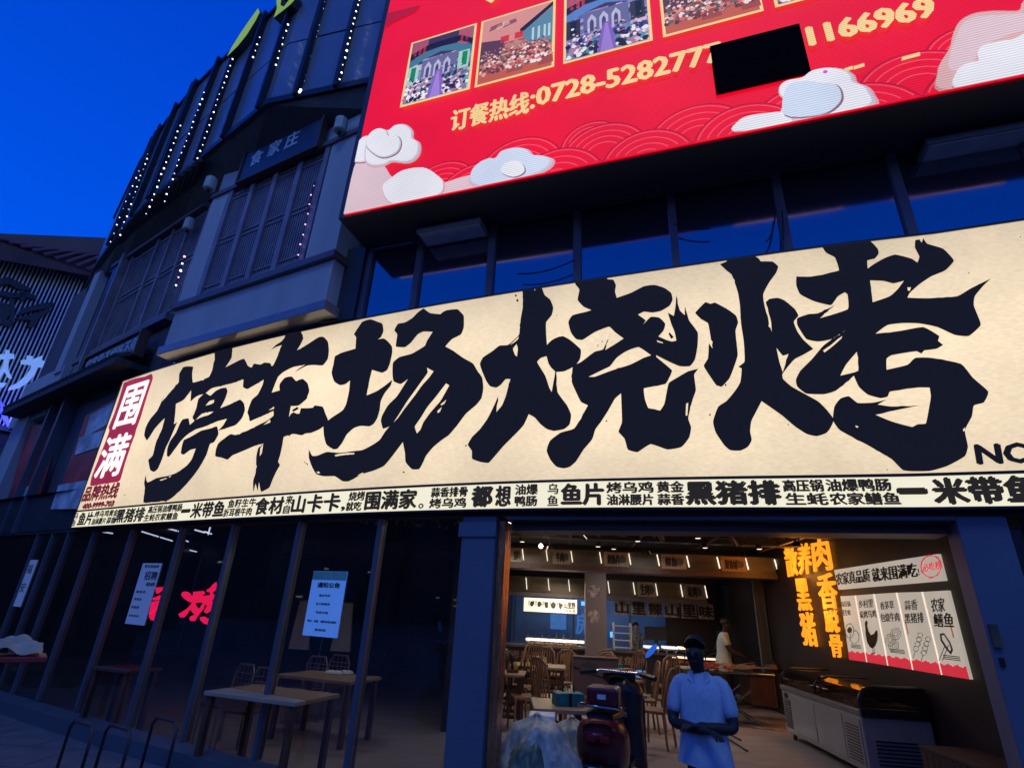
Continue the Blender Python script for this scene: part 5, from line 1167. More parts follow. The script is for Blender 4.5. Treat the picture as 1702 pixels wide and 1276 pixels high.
bulkhead(12.5, 2.58, 3.02, -6.5, 4.58, 'long lit bulkhead across the hall ceiling, the nearer of two', (110, 258, 412, 590, 770, 945, 1128, 1315, 1490, 1668), ((28, 100, '生烤'), (290, 400, '牛肉'), (608, 760, '烤鱼片'), (962, 1112, '鲜鱼'), (1328, 1482, '好食材')), (205, 935), M['wood'])
bulkhead(16.0, 2.10, 2.62, -4.2, 3.95, 'lit bulkhead over the kitchen counter, the farther of two', (130, 268, 395, 640, 797, 935, 1090, 1240, 1470), ((815, 930, '生烤'), (1105, 1225, '炭烤')), (405, 990), M['trim'])
mb = MB(); W = IW(16.02, -1.6, 4.58); mb.wbox(W, 0, W.len, 2.621, 3.28, -.3, -.02); build('kitchen_soffit', mb, M['black'], rest)
mb = MB(); W = IW(17.0, 3.0, 4.58); mb.wbox(W, 0, W.len, 0, 2.7, -.1, 0); build('kitchen_side_panel', mb, M['dark_clad'], rest)
# ceiling beams, pipes and garland near the door
cl = thing('ceiling_ducts', 'dark ducts and beams hanging below the restaurant ceiling', 'ducts', tuple(I(0, 9, 3)))
for v, z in ((7.6, 3.02), (9.4, 3.05), (11.2, 3.1), (14.2, 3.0)):
    mb = MB(); mb.hexa([I(-1.5, v, z), I(4.58, v, z), I(4.58, v + .25, z), I(-1.5, v + .25, z), I(-1.5, v, 3.29), I(4.58, v, 3.29), I(4.58, v + .25, 3.29), I(-1.5, v + .25, 3.29)]); build('duct', mb, M['dark_clad'], cl)
for r, v in ((1.4, 8.6), (2.6, 8.9), (.2, 9.0)):
    mb = MB(); mb.tube([I(r, v, 3.29), I(r + .02, v, 3.0), I(r + .2, v + .3, 2.85)], .04, 8); build('duct_arm', mb, M['wood'], cl)
ga = thing('garland', 'dry garland strung under the ceiling just inside the doorway', 'garland', tuple(I(0, 8, 2.9)))
mb = MB()
for i in range(60):
    a = I(-3.5 + i * .12, 8.6 + .1 * sin(i), 2.92 + .05 * sin(i * 1.7)); b = a + Vector((random.uniform(-.1, .15), random.uniform(-.1, .1), random.uniform(-.08, .08)))
    mb.tube([a, a.lerp(b, .5) + Vector((0, 0, .03)), b], random.uniform(.012, .03), 5)
build('dry_leaves', mb, M['rope'], ga, kind='stuff')
for k, (px, py) in enumerate(((868, 900), (972, 895), (994, 908), (1020, 912), (1060, 899), (1160, 894), (1172, 910), (1262, 912))):
    x, y, z = atz(px, py, 3.0); 
    t = thing('downlight', 'tiny lit ceiling spotlight, %s from the left above the hall' % ('first', 'second', 'third', 'fourth', 'fifth', 'sixth', 'seventh', 'eighth', 'ninth', 'tenth', 'eleventh', 'twelfth')[k], 'spotlight', (x, y, z), 0, 'small ceiling spotlights')
    mb = MB(); mb.lathe([(.05, 0), (.06, .02), (.06, .08)], (0, 0, 0), 10); build('can', mb, M['black'], t, world=False)
    mb = MB(); mb.lathe([(.045, -.006), (.045, -.001)], (0, 0, 0), 10); build('lens', mb, M['slit'], t, world=False)
x, y, z = atz(899, 907, 2.85); t = thing('globe_lamp', 'single round white lamp glowing under the ceiling near the left door jamb', 'lamp', (x, y, z))
mb = MB(); mb.lathe([(.01, -.045), (.032, -.03), (.045, 0), (.032, .03), (.01, .045)], (0, 0, 0), 12); build('globe', mb, mat('globe_lit', (.9, .9, .9), .4, emit=(1, .97, .9), es=4), t, world=False, smooth=True)
mb = MB(); mb.tube([(0, 0, .07), (0, 0, .44)], .008, 6); build('cord', mb, M['black'], t, world=False)
l = bpy.data.lights.new('globe_light', 'POINT'); l.energy = 12; l.color = (1, .6, .34); l.shadow_soft_size = .08; o = bpy.data.objects.new('globe_light', l); COL.objects.link(o); o.location = (x, y, z)
# square column in the hall
colm = thing('hall_column', 'plain grey square column with two small round decals in the middle of the hall', 'column', tuple(I(.92, 15, 0)))
W = IW(14.75); ua, _ = W.inv(973, 1000); ub, _ = W.inv(1008, 1000)
mb = MB(); mb.wbox(W, ua, ub, 0, 3.29, -.5, 0); build('shaft', mb, mat('column_grey', (.22, .18, .18), .7, var=.05), colm)
for py in (982, 1024):
    uc, zc = W.inv(987, py, .01); pts = [(uc + .17 * cos(t) * random.uniform(.8, 1.1), zc + .17 * sin(t) * random.uniform(.8, 1.1)) for t in [i * .52 for i in range(12)]]
    link('decal', flat_mesh('decal', [tess([pts])], W, .006, mat('decal_%d' % py, (.35, .28, .26), .6, var=.8, scale=9)), colm)
# menu lightbox at the back left
W = IW(15.4); t = thing('menu_lightbox', 'small bright menu lightbox hanging at the back left of the hall', 'sign', tuple(I(-.5, 15.4, 2)))
u0, za = W.inv(871, 993); u1, zb_ = W.inv(959, 996); _, zc_2 = W.inv(871, 1016); _, zd_ = W.inv(959, 1019)
z0, z1 = (zc_2 + zd_) / 2, (za + zb_) / 2
mb = MB(); mb.wbox(W, u0, u1, z0, z1, -.08, 0); build('case', mb, M['lightbox'], t)
for k in range(5):
    uc = u0 + (u1 - u0) * (.08 + .135 * k); pts = [(uc + .11 + .07 * cos(q) * random.uniform(.5, 1.2), (z0 + z1) / 2 + .09 * sin(q) * random.uniform(.5, 1.2) + .02) for q in [i * .8 for i in range(8)]]
    link('dish_picture', flat_mesh('dish_picture', [tess([pts])], W, .005, M['panel_grey']), t)
    text('lettering', '烤', W, uc, uc + .045, z0 + .14, z1 - .05, .006, M['panel_ink'], t)
text('lettering', '山里野', W, u0 + (u1 - u0) * .76, u0 + (u1 - u0) * .97, z0 + .12, z1 - .06, .006, M['panel_ink'], t, bold=.004)
text('lettering', '好味道', W, u0 + (u1 - u0) * .78, u0 + (u1 - u0) * .97, z0 + .03, z0 + .1, .006, M['panel_ink'], t)
# hanging cloth banners over the kitchen
W = IW(16.3); u0 = W.inv(1020, 1010)[0]; u1 = W.inv(1187, 1012)[0]; cs = '山里辣山里味'
for k, ch in enumerate(cs):
    a = u0 + (u1 - u0) * k / 6; b = u0 + (u1 - u0) * (k + 1) / 6
    t = thing('cloth_flag', '%s cloth flag from the left, with one bold black character, under the far bulkhead' % ('first', 'second', 'third', 'fourth', 'fifth', 'sixth')[k], 'banner', tuple(W.P(a, 1.75, 0)), 0, 'hanging cloth flags')
    mb = MB(); n = 6
    for i in range(n):
        p, q = a + .02 + (b - a - .04) * i / n, a + .02 + (b - a - .04) * (i + 1) / n; mb.quad(W.P(p, 1.74, .02 * sin(i * 1.9)), W.P(q, 1.74, .02 * sin((i + 1) * 1.9)), W.P(q, 2.12, 0), W.P(p, 2.12, 0))
    build('cloth', mb, M['banner_cloth'], t); text('lettering', ch, W, a + .05, b - .05, 1.78, 2.07, .03, M['panel_ink'], t, bold=.016)
# kitchen things glowing blue behind the counter
W = IW(18.9)
kt = thing('kitchen_hood', 'blue lit steel kitchen screens and windows behind the counter', 'kitchen screen', tuple(I(1, 18.9, 0)))
for p0, p1, m in (((915, 1019), (941, 1046), 'cool_dim'), ((966, 999), (973, 1006), 'cool_lamp'), ((1014, 1049), (1021, 1059), 'cool_lamp'), ((1096, 1048), (1106, 1052), 'cool_lamp')):
    a, z1 = W.inv(*p0); b, z0 = W.inv(*p1); mb = MB(); mb.wbox(W, a, b, z0, z1, 0, .05); build('lit_pane', mb, M[m], kt)
mb = MB(); mb.tube([W.P(*W.inv(1207, 1042, .1), .1), W.P(*W.inv(1214, 1050, .1), .1), W.P(*W.inv(1215, 1060, .1), .1), W.P(*W.inv(1212, 1070, .1), .1)], .09, 8); build('lit_arc', mb, M['cool_lamp'], kt)
u, z = W.inv(968, 1036); text('lettering', '房', W, u - .2, u + .2, z - .3, z + .3, .03, M['cool_dim'], kt, bold=.02)
for u in (3.2, 5.1, 7.5, 9.4, 11.2): mb = MB(); mb.wbox(W, u, u + .06, 0, 3.2, -.1, .02); build('screen_post', mb, M['frame'], kt)
# counter with display cases
ct = thing('serving_counter', 'long dark serving counter with studded lattice front and lit glass cases', 'counter', tuple(I(0, 15.4, 0)))
Wc = IW(15.2, -6.5, 3.4)
mb = MB(); mb.wbox(Wc, 0, Wc.len, 0, .86, -.8, 0); build('counter_front', mb, M['counter'], ct)
mb = MB(); mb.wbox(Wc, 0, Wc.len, .861, .91, -.85, .06); build('counter_top', mb, M['trim'], ct)
mb = MB()
for i in range(56):
    for j in range(2):
        u = .3 + i * .17; c = Wc.P(u, .34 + j * .16, .01)
        if (i // 6) % 2: mb.lathe([(.03, -.03), (.045, 0), (.03, .03)], tuple(c), 6)
build('studs', mb, mat('stud_grey', (.28, .30, .32), .5), ct, kind='stuff')
for k, u in enumerate((2.6, 3.9, 5.2, 6.5, 7.8)):
    text('lettering', ('好味道', '山里来', '烤乌鸡', '炭火烤', '鲜鱼片')[k], Wc, u, u + .85, .60, .78, .012, mat('counter_text', (.35, .22, .16), .6), ct, bold=.006)
def case(p0, p1, label, m_l, food=True):
    W = IW(15.3, -6.5, 3.4); a, z1 = W.inv(*p0); b, _ = W.inv(p1[0], p0[1])
    t = thing('display_case', label, 'display case', tuple(W.P(a, .92, -.2)), 0, 'lit food cases on the counter')
    mb = MB(); mb.wbox(W, a, b, z1 - .05, z1, -.45, 0); build('lit_shelf', mb, m_l, t)
    if food:
        mb = MB()
        for i in range(int((b - a) / .12)):
            c = W.P(a + .06 + i * .12, z1 - .14 + random.uniform(-.03, .03), -.1); mb.lathe([(.02, -.06), (.07, -.03), (.06, .04), (.02, .06)], tuple(c), 7)
        build('food', mb, M['food'], t, kind='stuff')
    mb = MB(); mb.wbox(W, a, b, .915, .93, -.45, 0); build('case_base', mb, M['trim'], t)
    for u in (a, b - .02): mb = MB(); mb.wbox(W, u, u + .02, .93, z1 - .05, -.45, -.43); build('case_post', mb, M['chrome'], t)
case((874, 1060), (971, 1066), 'long glass food case with a white lit shelf left of the column', M['slit'])
case((1073, 1073), (1095, 1080), 'short lit case just right of the woman in the patterned shirt', M['cool_lit'])
case((1104, 1074), (1127, 1080), 'short lit case under the dark monitor on the counter', M['cool_lit'])
case((1131, 1075), (1139, 1080), 'narrow lit case with an orange box beside the standing man in blue', M['warm_lit'])
mon = thing('counter_monitor', 'dark computer monitor standing on the serving counter', 'monitor', tuple(I(2.5, 15.7, .91)), AI)
box_part('monitor_screen', (-.28, .28, -.02, .02, .25, .58), M['black_plastic'], mon, .01); box_part('monitor_stand', (-.05, .05, -.03, .03, .0, .249), M['black_plastic'], mon)
# shelf of bottles and a stack of stools behind the left case
for k in range(9):
    t = thing('bottle', '%s dark bottle from the left on the shelf behind the left food case' % ('first', 'second', 'third', 'fourth', 'fifth', 'sixth', 'seventh', 'eighth', 'ninth', 'tenth', 'eleventh', 'twelfth')[k], 'bottle', tuple(I(-.85 + k * .19, 15.65, .93)), 0, 'bottles behind the left food case')
    h = random.uniform(.2, .3); mb = MB(); mb.lathe([(.035, 0), (.037, h * .6), (.014, h * .8), (.014, h)], (0, 0, 0), 8); build('bottle_glass', mb, mat('bottle_%d' % (k % 3), ((.12, .06, .02), (.03, .08, .04), (.14, .14, .16))[k % 3], .2), t, world=False, smooth=True)
# curtain on the right at the back
cu_ = thing('curtain', 'pale grey pleated curtain hanging beside the orange characters', 'curtain', tuple(I(3.9, 13.2, 0)))
W = IW(13.4, 2.0, 4.58); u0 = W.inv(1259, 1050)[0]; u1 = W.len
mb = MB(); n = 40
for i in range(n):
    p, q = u0 + (u1 - u0) * i / n, u0 + (u1 - u0) * (i + 1) / n; mb.quad(W.P(p, .1, .05 * sin(i * .9)), W.P(q, .1, .05 * sin((i + 1) * .9)), W.P(q, 2.6, .05 * sin((i + 1) * .9)), W.P(p, 2.6, .05 * sin(i * .9)))
build('curtain_cloth', mb, M['curtain'], cu_, smooth=True)

# ------------------------------------------------------------------ furniture
def table(label, loc, rot, w=.9, d=.7, h=.75, group='square wooden dining tables', panel=True, top='tablewood'):
    t = thing('dining_table', label, 'table', loc, rot, group)
    box_part('tabletop', (-w / 2, w / 2, -d / 2, d / 2, h - .04, h), M[top], t, .006)
    for sx in (-1, 1):
        for sy in (-1, 1): box_part('leg', (sx * (w / 2 - .06) - .03, sx * (w / 2 - .06) + .03, sy * (d / 2 - .06) - .03, sy * (d / 2 - .06) + .03, 0, h - .041), M['wood'], t)
    if panel:
        for sx in (-1, 1):
            mb = MB(); x = sx * (w / 2 - .06)
            for k in range(5): mb.box(-w / 2 + .09 + k * (w - .18) / 4 - .02, -w / 2 + .09 + k * (w - .18) / 4 + .02, sx * (d / 2 - .07) - .01, sx * (d / 2 - .07) + .01, .12, h - .05)
            for z in (.12, .3, .48): mb.box(-w / 2 + .09, w / 2 - .09, sx * (d / 2 - .07) - .009, sx * (d / 2 - .07) + .009, z, z + .05)
            build('lattice_apron', mb, M['wood'], t, world=False)
    return t
def bamboo_chair(label, loc, rot, group='bentwood bamboo chairs in the hall'):
    t = thing('bamboo_chair', label, 'chair', loc, rot, group)
    box_part('seat', (-.21, .21, -.20, .20, .43, .47), M['bamboo'], t, .01)
    for sx in (-1, 1):
        mb = MB(); mb.tube([(sx * .18, .17, .43), (sx * .20, .19, 0)], .018, 8); build('leg', mb, M['bamboo'], t, world=False)
        mb = MB(); mb.tube([(sx * .18, -.17, .43), (sx * .20, -.22, 0)], .018, 8); build('leg', mb, M['bamboo'], t, world=False)
    mb = MB(); mb.tube([(-.19, -.19, .47), (-.20, -.24, .75), (-.17, -.28, .95), (-.08, -.30, 1.02), (.08, -.30, 1.02), (.17, -.28, .95), (.20, -.24, .75), (.19, -.19, .47)], .019, 8); build('back_hoop', mb, M['bamboo'], t, world=False, smooth=True)
    for k in range(5):
        x = -.12 + .06 * k; mb = MB(); mb.tube([(x, -.195, .46), (x, -.25, .75), (x * .9, -.295, 1.0)], .011, 6); build('spindle', mb, M['bamboo'], t, world=False)
    return t
def metal_chair(label, loc, rot):
    t = thing('metal_chair', label, 'chair', loc, rot, 'metal hoop-back chairs behind the shop glass')
    sm = mat('pale_metal', (.34, .33, .30), .35, .4) if 'pale_metal' not in bpy.data.materials else bpy.data.materials['pale_metal']
    box_part('seat', (-.19, .19, -.19, .19, .43, .46), M['wood'], t, .01)
    mb = MB(); mb.tube([(-.19, -.19, 0), (-.19, -.19, .46), (-.19, -.22, .78), (-.13, -.23, .88), (.13, -.23, .88), (.19, -.22, .78), (.19, -.19, .46), (.19, -.19, 0)], .014, 8); build('back_frame', mb, sm, t, world=False, smooth=True)
    mb = MB()
    for z in (.6, .66, .72, .78): mb.tube([(-.18, -.215, z), (.18, -.215, z)], .006, 5)
    for x in (-.12, -.04, .04, .12): mb.tube([(x, -.21, .5), (x, -.225, .86)], .005, 5)
    build('back_grid', mb, sm, t, world=False)
    for sx in (-1, 1): mb = MB(); mb.tube([(sx * .17, .17, .43), (sx * .18, .18, 0)], .013, 6); build('leg', mb, sm, t, world=False)
    return t
def pt(px, py, z): return atz(px, py, z)
x, y, _ = pt(893, 1104, .75); table('wooden table at the far left of the hall with lattice sides', (x, y, 0), AI, 1.1, .8)
x, y, _ = pt(848, 1116, .75); table('wooden table cut by the left door jamb', (x - .15, y, 0), AI, .8, .7)
x, y, _ = pt(944, 1172, .75); table('wooden table holding the teal tissue carton behind the scooter', (x + .1, y + .1, 0), AI + .1, 1.0, .8); TB = (x, y)
x, y, _ = pt(995, 1148, .75); table('wooden table under the cardboard box behind the scooter', (x + .15, y + .2, 0), AI, 1.0, .7)
for px, py, rot, lab in ((862, 1158, -1.9, 'reddish bamboo chair half hidden by the left jamb'), (925, 1130, 1.2, 'bamboo chair right of the far left table'), (913, 1182, -.9, 'bamboo chair behind the sacks at the teal carton table'), (1092, 1212, 1.0, 'bamboo chair standing alone in front of the counter right of the scooter'), (1070, 1185, 1.5, 'bamboo chair just behind the scooter handlebar'), (938, 1150, 2.9, 'bamboo chair with pale back behind the teal carton'), (1085, 1180, 1.3, 'bamboo chair nearest the counter behind the right one')):
    x, y, _ = pt(px, min(py + 30, 1240), 0.0); bamboo_chair(lab, (x, y, 0), rot)
for k, (px, py, rot) in enumerate(((880, 1128, .4), (897, 1150, 2.6), (848, 1140, 1.5), (1010, 1165, 2.9), (1040, 1172, -1.2), (962, 1205, 1.2), (1052, 1150, 2.2), (1108, 1160, .3), (1000, 1145, .2), (868, 1190, 1.8))):
    x, y, _ = pt(px, py + 22, 0.0); bamboo_chair('%s bamboo chair, one of the extra chairs crowded between the hall tables' % ('first', 'second', 'third', 'fourth', 'fifth', 'sixth', 'seventh', 'eighth', 'ninth', 'tenth')[k], (x, y, 0), rot)
for k, (px, py) in enumerate(((890, 1100), (872, 1106), (852, 1112), (1036, 1128), (902, 1103), (932, 1160))):
    x, y, _ = pt(px, py, .80); t = thing('table_caddy', ('dark sauce caddy at the back of the far left table', 'dark sauce caddy at the front of the far left table', 'dark sauce caddy near the jamb', 'dark sauce caddy behind the scooter mirror', 'dark sauce caddy at the right end of the far left table', 'dark sauce caddy left of the teal carton')[k], 'caddy', (x, y, .751), .3, 'sauce caddies on the hall tables')
    box_part('tray', (-.09, .09, -.05, .05, 0, .05), M['wood'], t)
    for j in range(3): mb = MB(); mb.lathe([(.022, 0), (.024, .09), (.010, .12), (.010, .15)], (-.06 + .06 * j, 0, .02), 8); build('sauce_bottle', mb, M[('sign_red', 'black_plastic', 'yellow')[j]], t, world=False, smooth=True)
# stacked stools, crates and a shelf by the column
t = thing('shelf_rack', 'white wire shelf rack with folded cloths right of the hall column', 'shelf', tuple(I(1.62, 15.6, 0)), AI)
for sx in (-.22, .22): 
    for sy in (-.15, .15): box_part('rack_post', (sx - .012, sx + .012, sy - .012, sy + .012, 0, 1.55), M['foam'], t)
for z in (.95, 1.12, 1.29, 1.46): box_part('rack_shelf', (-.22, .22, -.15, .15, z, z + .02), M['foam'], t)
for k in range(7):
    x, y, z = atz(1110 + k * 22, 1108 + 2 * k, .86); t = thing('food_tray', '%s pale food tray along the front edge of the serving counter' % ('first', 'second', 'third', 'fourth', 'fifth', 'sixth', 'seventh')[k], 'tray', tuple(I(1.9 + k * .22, 15.25, .912)), AI, 'food trays on the serving counter')
    box_part('tray_body', (-.09, .09, -.07, .07, 0, .05), M['chrome'], t, .004); box_part('tray_food', (-.08, .08, -.06, .06, .0505, .08), M[('food', 'sign_red', 'sack_green')[k % 3]], t, .01)
for k, (r, v) in enumerate(((-.6, 8.0), (.9, 8.2), (2.3, 8.0), (3.5, 8.6), (-.2, 10.4), (1.6, 10.6), (3.2, 10.2))):
    t = thing('pendant_lamp', '%s small dark pendant shade hanging in the hall' % ('first', 'second', 'third', 'fourth', 'fifth', 'sixth', 'seventh')[k], 'lamp', tuple(I(r, v, 2.78)), 0, 'dark pendant shades in the hall')
    mb = MB(); mb.lathe([(.07, 0), (.05, .06), (.015, .09)], (0, 0, 0), 10); build('lamp_shade', mb, M['black'], t, world=False); mb = MB(); mb.tube([(0, 0, .09), (0, 0, .51)], .006, 5); build('cord', mb, M['black'], t, world=False)
for k in range(9):
    mb = MB(); v = 6.3 + k * .7; mb.tube([I(-1.5, v, 3.2), I(4.55, v + .1 * sin(k * 2), 3.2)], .02 + .012 * (k % 3), 6); build('ceiling_pipe', mb, M['frame'], cl)
for k in range(5):
    mb = MB(); r = -1.2 + k * 1.35; mb.tube([I(r, 6.0, 3.13), I(r + .05, 12.4, 3.13)], .03, 6); build('ceiling_pipe', mb, M['wood'], cl)
# dining room behind the glass
for (px, py, lab) in ((455, 1150, 'pale topped table closest to the shop glass, left of the green-headed poster'), (548, 1122, 'table with white napkins deeper inside the left room'), (212, 1108, 'dim reddish table far behind the left panes')):
    x, y, _ = pt(px, py, .75); tt_ = table(lab, (x, y, 0), -.35, 1.2 if px > 300 else .7, .75 if px > 300 else .5, group='tables in the dark left room', top='tablewood' if px > 300 else 'wood', panel=False)
for px, py, lab, rot in ((423, 1112, 'metal chair with a square grid back left of the nearest table', 2.8), (515, 1092, 'metal chair at the deeper table, left one under the poster', 2.8), (553, 1090, 'metal chair at the deeper table, right one', 2.8), (385, 1105, 'metal chair partly behind the mullion left of the grid-back chair', 2.6)):
    x, y, _ = pt(px, py, .88); metal_chair(lab, (x, y, 0), rot)
x, y, _ = pt(563, 1118, .76); t = thing('napkins', 'crumpled white napkins on the deeper table', 'napkins', (x, y, .75))
mb = MB()
for k in range(5): mb.lathe([(.02, 0), (.07, .01), (.05, .04), (.01, .05)], (random.uniform(-.15, .15), random.uniform(-.08, .08), 0), 7)
build('paper', mb, M['foam'], t, world=False)
# person standing deep in the left room is only a pale coat behind the poster
ch = thing('coat_rack', 'pale aprons hanging on a rack behind the green-headed poster', 'coat rack', tuple(pt(533, 1075, .9)[:2]) + (0,))
mb = MB(); mb.tube([(0, 0, 0), (0, 0, 1.75)], .025); mb.tube([(-.5, 0, 1.7), (.5, 0, 1.7)], .02); build('rack_frame', mb, M['chrome'], ch, world=False)
mb = MB()
for x in (-.42, .36): mb.hexa([(x - .16, -.05, .85), (x + .2, -.05, .85), (x + .2, .05, .85), (x - .16, .05, .85), (x - .12, -.02, 1.68), (x + .12, -.02, 1.68), (x + .12, .02, 1.68), (x - .12, .02, 1.68)])
build('apron_cloth', mb, M['tee'], ch, world=False)
# tube lamps on the ceiling of the left room
R5 = region(0, 820, 2.66)
for k, (a, b) in enumerate((((385, 205), (480, 220)), ((450, 168), (498, 176)), ((560, 152), (605, 158)), ((628, 168), (700, 190)), ((710, 193), (762, 209)), ((708, 145), (788, 166)), ((815, 205), (832, 212)), ((840, 250), (890, 262)), ((833, 283), (885, 297)), ((862, 160), (905, 172)), ((905, 168), (935, 178)), ((932, 135), (921, 180)))):
    A, Bq = Vector(atz(*R5(*a), 3.1)), Vector(atz(*R5(*b), 3.1))
    t = thing('tube_lamp', '%s thin white tube lamp counted from the left behind the left panes' % ('first', 'second', 'third', 'fourth', 'fifth', 'sixth', 'seventh', 'eighth', 'ninth', 'tenth', 'eleventh', 'twelfth')[k], 'tube lamp', tuple(A), 0, 'tube lamps in the left room')
    mb = MB(); mb.tube([A, Bq], .018, 6); build('tube', mb, mat('tube_lit', (.9, .9, .9), .4, emit=(.75, .82, 1), es=1.6) if 'tube_lit' not in bpy.data.materials else bpy.data.materials['tube_lit'], t)
# red neon inside the glass
RN = region(0, 960, 4.038); uN = uG(340); 
NWp = GL.P(uG(240), 0, -.7); NWq = GL.P(uG(400), 0, -.7); NW = Wall((NWp.x, NWp.y), (NWq.x, NWq.y))
rn = thing('red_neon_sign', 'glowing pinkish red neon characters hanging behind the shop glass', 'neon sign', tuple(NW.P(1, 1.5, 0)))
RN = region(245, 955, 9.77)
for L, hl in (([(600,290),(640,270),(700,275),(740,300),(760,340),(780,330),(785,275),(960,262),(985,300),(930,340),(1050,330),(1060,290),(1010,275),(995,250),(1060,210),(1110,150),(1165,110),(1170,190),(1165,245),(1110,280),(1110,310),(1150,320),(1130,390),(1090,410),(1115,450),(1110,510),(1085,580),(1000,630),(955,595),(985,545),(1010,500),(975,480),(960,550),(900,620),(850,690),(820,745),(750,750),(720,710),(740,675),(810,640),(770,610),(735,560),(690,640),(640,690),(575,690),(545,635),(600,600),(680,550),(740,490),(760,450),(700,430),(630,380),(590,330)], [(820,460),(880,452),(945,450),(900,520),(880,550),(840,500)]),
          ([(890,690),(940,675),(970,705),(1060,700),(1035,812),(960,790),(905,740)], None), ([(175,205),(270,200),(265,235),(220,270),(180,300)], None), ([(125,410),(130,375),(245,330),(250,365),(200,395)], None),
          ([(110,440),(225,410),(210,520),(150,560),(65,650),(75,590)], None), ([(70,660),(120,620),(185,560),(165,660),(145,740),(100,735),(70,690)], None)):
    if hl:
        link('neon_stroke', flat_mesh('neon_stroke', [tess([[NW.inv(*RN(*p)) for p in L], [NW.inv(*RN(*p)) for p in hl]])], NW, .04, M['neon_red']), rn); continue
    wpts = [NW.inv(*RN(*p)) for p in L]; mb = MB(); mb.prism(wpts, 0, .04, lambda u, z, q: NW.P(u, z, q)); build('neon_stroke', mb, M['neon_red'], rn)
for u in (.2, 1.2): mb = MB(); mb.tube([NW.P(NW.inv(265 if u < 1 else 330, 980)[0], 2.0, -.02), NW.P(NW.inv(265 if u < 1 else 330, 980)[0], 3.28, -.02)], .006, 5); build('hanger_wire', mb, M['black'], rn)
# posters stuck on the outside of the glass
def poster(label, tl, tr, br, bl, m, rows, head=None, title=None):
    us = [GL.inv(*p, .012) for p in (tl, tr, br, bl)]; u0, u1 = (us[0][0] + us[3][0]) / 2, (us[1][0] + us[2][0]) / 2; z0, z1 = (us[2][1] + us[3][1]) / 2, (us[0][1] + us[1][1]) / 2
    t = thing('glass_poster', label, 'poster', tuple(GL.P(u0, z0, .012)))
    mb = MB(); mb.wbox(GL, u0, u1, z0, z1, .008, .012); build('sheet', mb, m, t)
    H = z1 - z0; w = u1 - u0
    if head: mb = MB(); mb.wbox(GL, u0 + .002, u1 - .002, z1 - H * .14, z1 - .002, .0125, .0135); build('poster_head', mb, head, t)
    if title: text('lettering', title[0], GL, u0 + w * title[1], u0 + w * title[2], z0 + H * title[3], z0 + H * title[4], .0140, M['print'], t, bold=.004)
    for (s, a, b, c, d) in rows: text('lettering', s, GL, u0 + w * a, u0 + w * b, z0 + H * c, z0 + H * d, .0140, M['print'], t, bold=.0015)
    return t
poster('white recruitment notice with a big bold heading on the second pane from the red neon', (236, 935), (269, 936), (240, 1038), (209, 1037), M['paper'], [('停车场烧烤', .15, .9, .92, .97), ('高薪诚聘', .5, .95, .62, .68), ('服务员', .1, .6, .50, .54), ('传菜员', .1, .5, .38, .42), ('收银员', .1, .5, .25, .29), ('联系电话', .1, .6, .12, .15)], None, ('招聘', .30, .95, .72, .86))
poster('pale blue notice with a green head and five short centred lines beside the metal chairs', (521, 948), (577, 950), (561, 1060), (503, 1055), M['paper_blue'], [('营业时间', .30, .62, .60, .635), ('全天候服务', .24, .66, .47, .505), ('欢迎光临', .28, .64, .34, .375), ('停车、用餐、请联系前台服务', .08, .92, .205, .24), ('感谢您', .34, .66, .08, .115)], M['paper_green'], ('通知公告', .2, .85, .74, .82))
poster('narrow white notice on the far left pane', (47, 930), (60, 930), (36, 1010), (18, 1005), M['paper'], [('福', .3, .8, .7, .9), ('安', .3, .8, .3, .5)])

# ------------------------------------------------------------------ freezer
fz = thing('chest_freezer', 'long glass-topped chest freezer under the orange characters, grey body with vents', 'freezer', tuple(I(4.15, 9.4, 0)), AI)
FL0, FL1, FW0, FW1 = -1.35, 1.25, -.42, .40      # y (along the wall, + is deeper), x across
box_part('cabinet', (FW0, FW1, FL0, FL1, .10, .70), M['white_enamel'], fz, .02)
box_part('rim', (FW0 - .02, FW1 + .02, FL0 - .02, FL1 + .02, .701, .78), mat('rim_grey', (.2, .2, .22), .3), fz, .02)
for a, b in ((-1.30, -.86), (-.84, .0), (.02, .84)): box_part('door_panel', (FW0 - .012, FW0 - .001, a, b, .16, .66), M['white_enamel'], fz, .004)
for k in range(12): box_part('vent_slat', (FW0 - .02, FW0 - .013, -1.26, -.92, .19 + k * .034, .203 + k * .034), M['black_plastic'], fz)
for k in range(12): box_part('vent_slat', (FW0 - .012, FW0 - .002, .92, 1.18, .19 + k * .034, .203 + k * .034), M['black_plastic'], fz)
box_part('control_box', (FW0 - .014, FW0 - .001, 1.0, 1.12, .60, .67), M['black_plastic'], fz)
for k in range(8): box_part('vent_slat', (-.30, .30, FL0 - .010, FL0 - .001, .16 + k * .04, .175 + k * .04), M['black_plastic'], fz)
def dome(y0, y1, n=10):
    mb = MB(); prof = [(FW0 + .02 + .0, .78), (FW0 + .03, .90), (FW0 + .09, .98), (FW0 + .22, 1.02), (FW1 - .1, 1.03), (FW1 - .02, 1.03)]
    for (x0, z0), (x1, z1) in zip(prof[:-1], prof[1:]): mb.quad((x0, y0, z0), (x1, y0, z1), (x1, y1, z1), (x0, y1, z0))
    return mb, prof
mb, prof = dome(FL0 + .02, -.05); build('glass_lid', mb, M['freezer_glass'], fz, world=False, smooth=True)
mb, prof = dome(-.02, FL1 - .02); build('glass_lid', mb, M['freezer_glass'], fz, world=False, smooth=True)
for y, r in ((FL0 + .01, .032), (-.035, .014), (FL1 - .01, .02)):
    mb = MB(); mb.tube([(x, y, z + .005) for x, z in prof] + [(FW1, y, .80)], r, 8); build('lid_frame', mb, M['black_plastic'], fz, world=False, smooth=True)
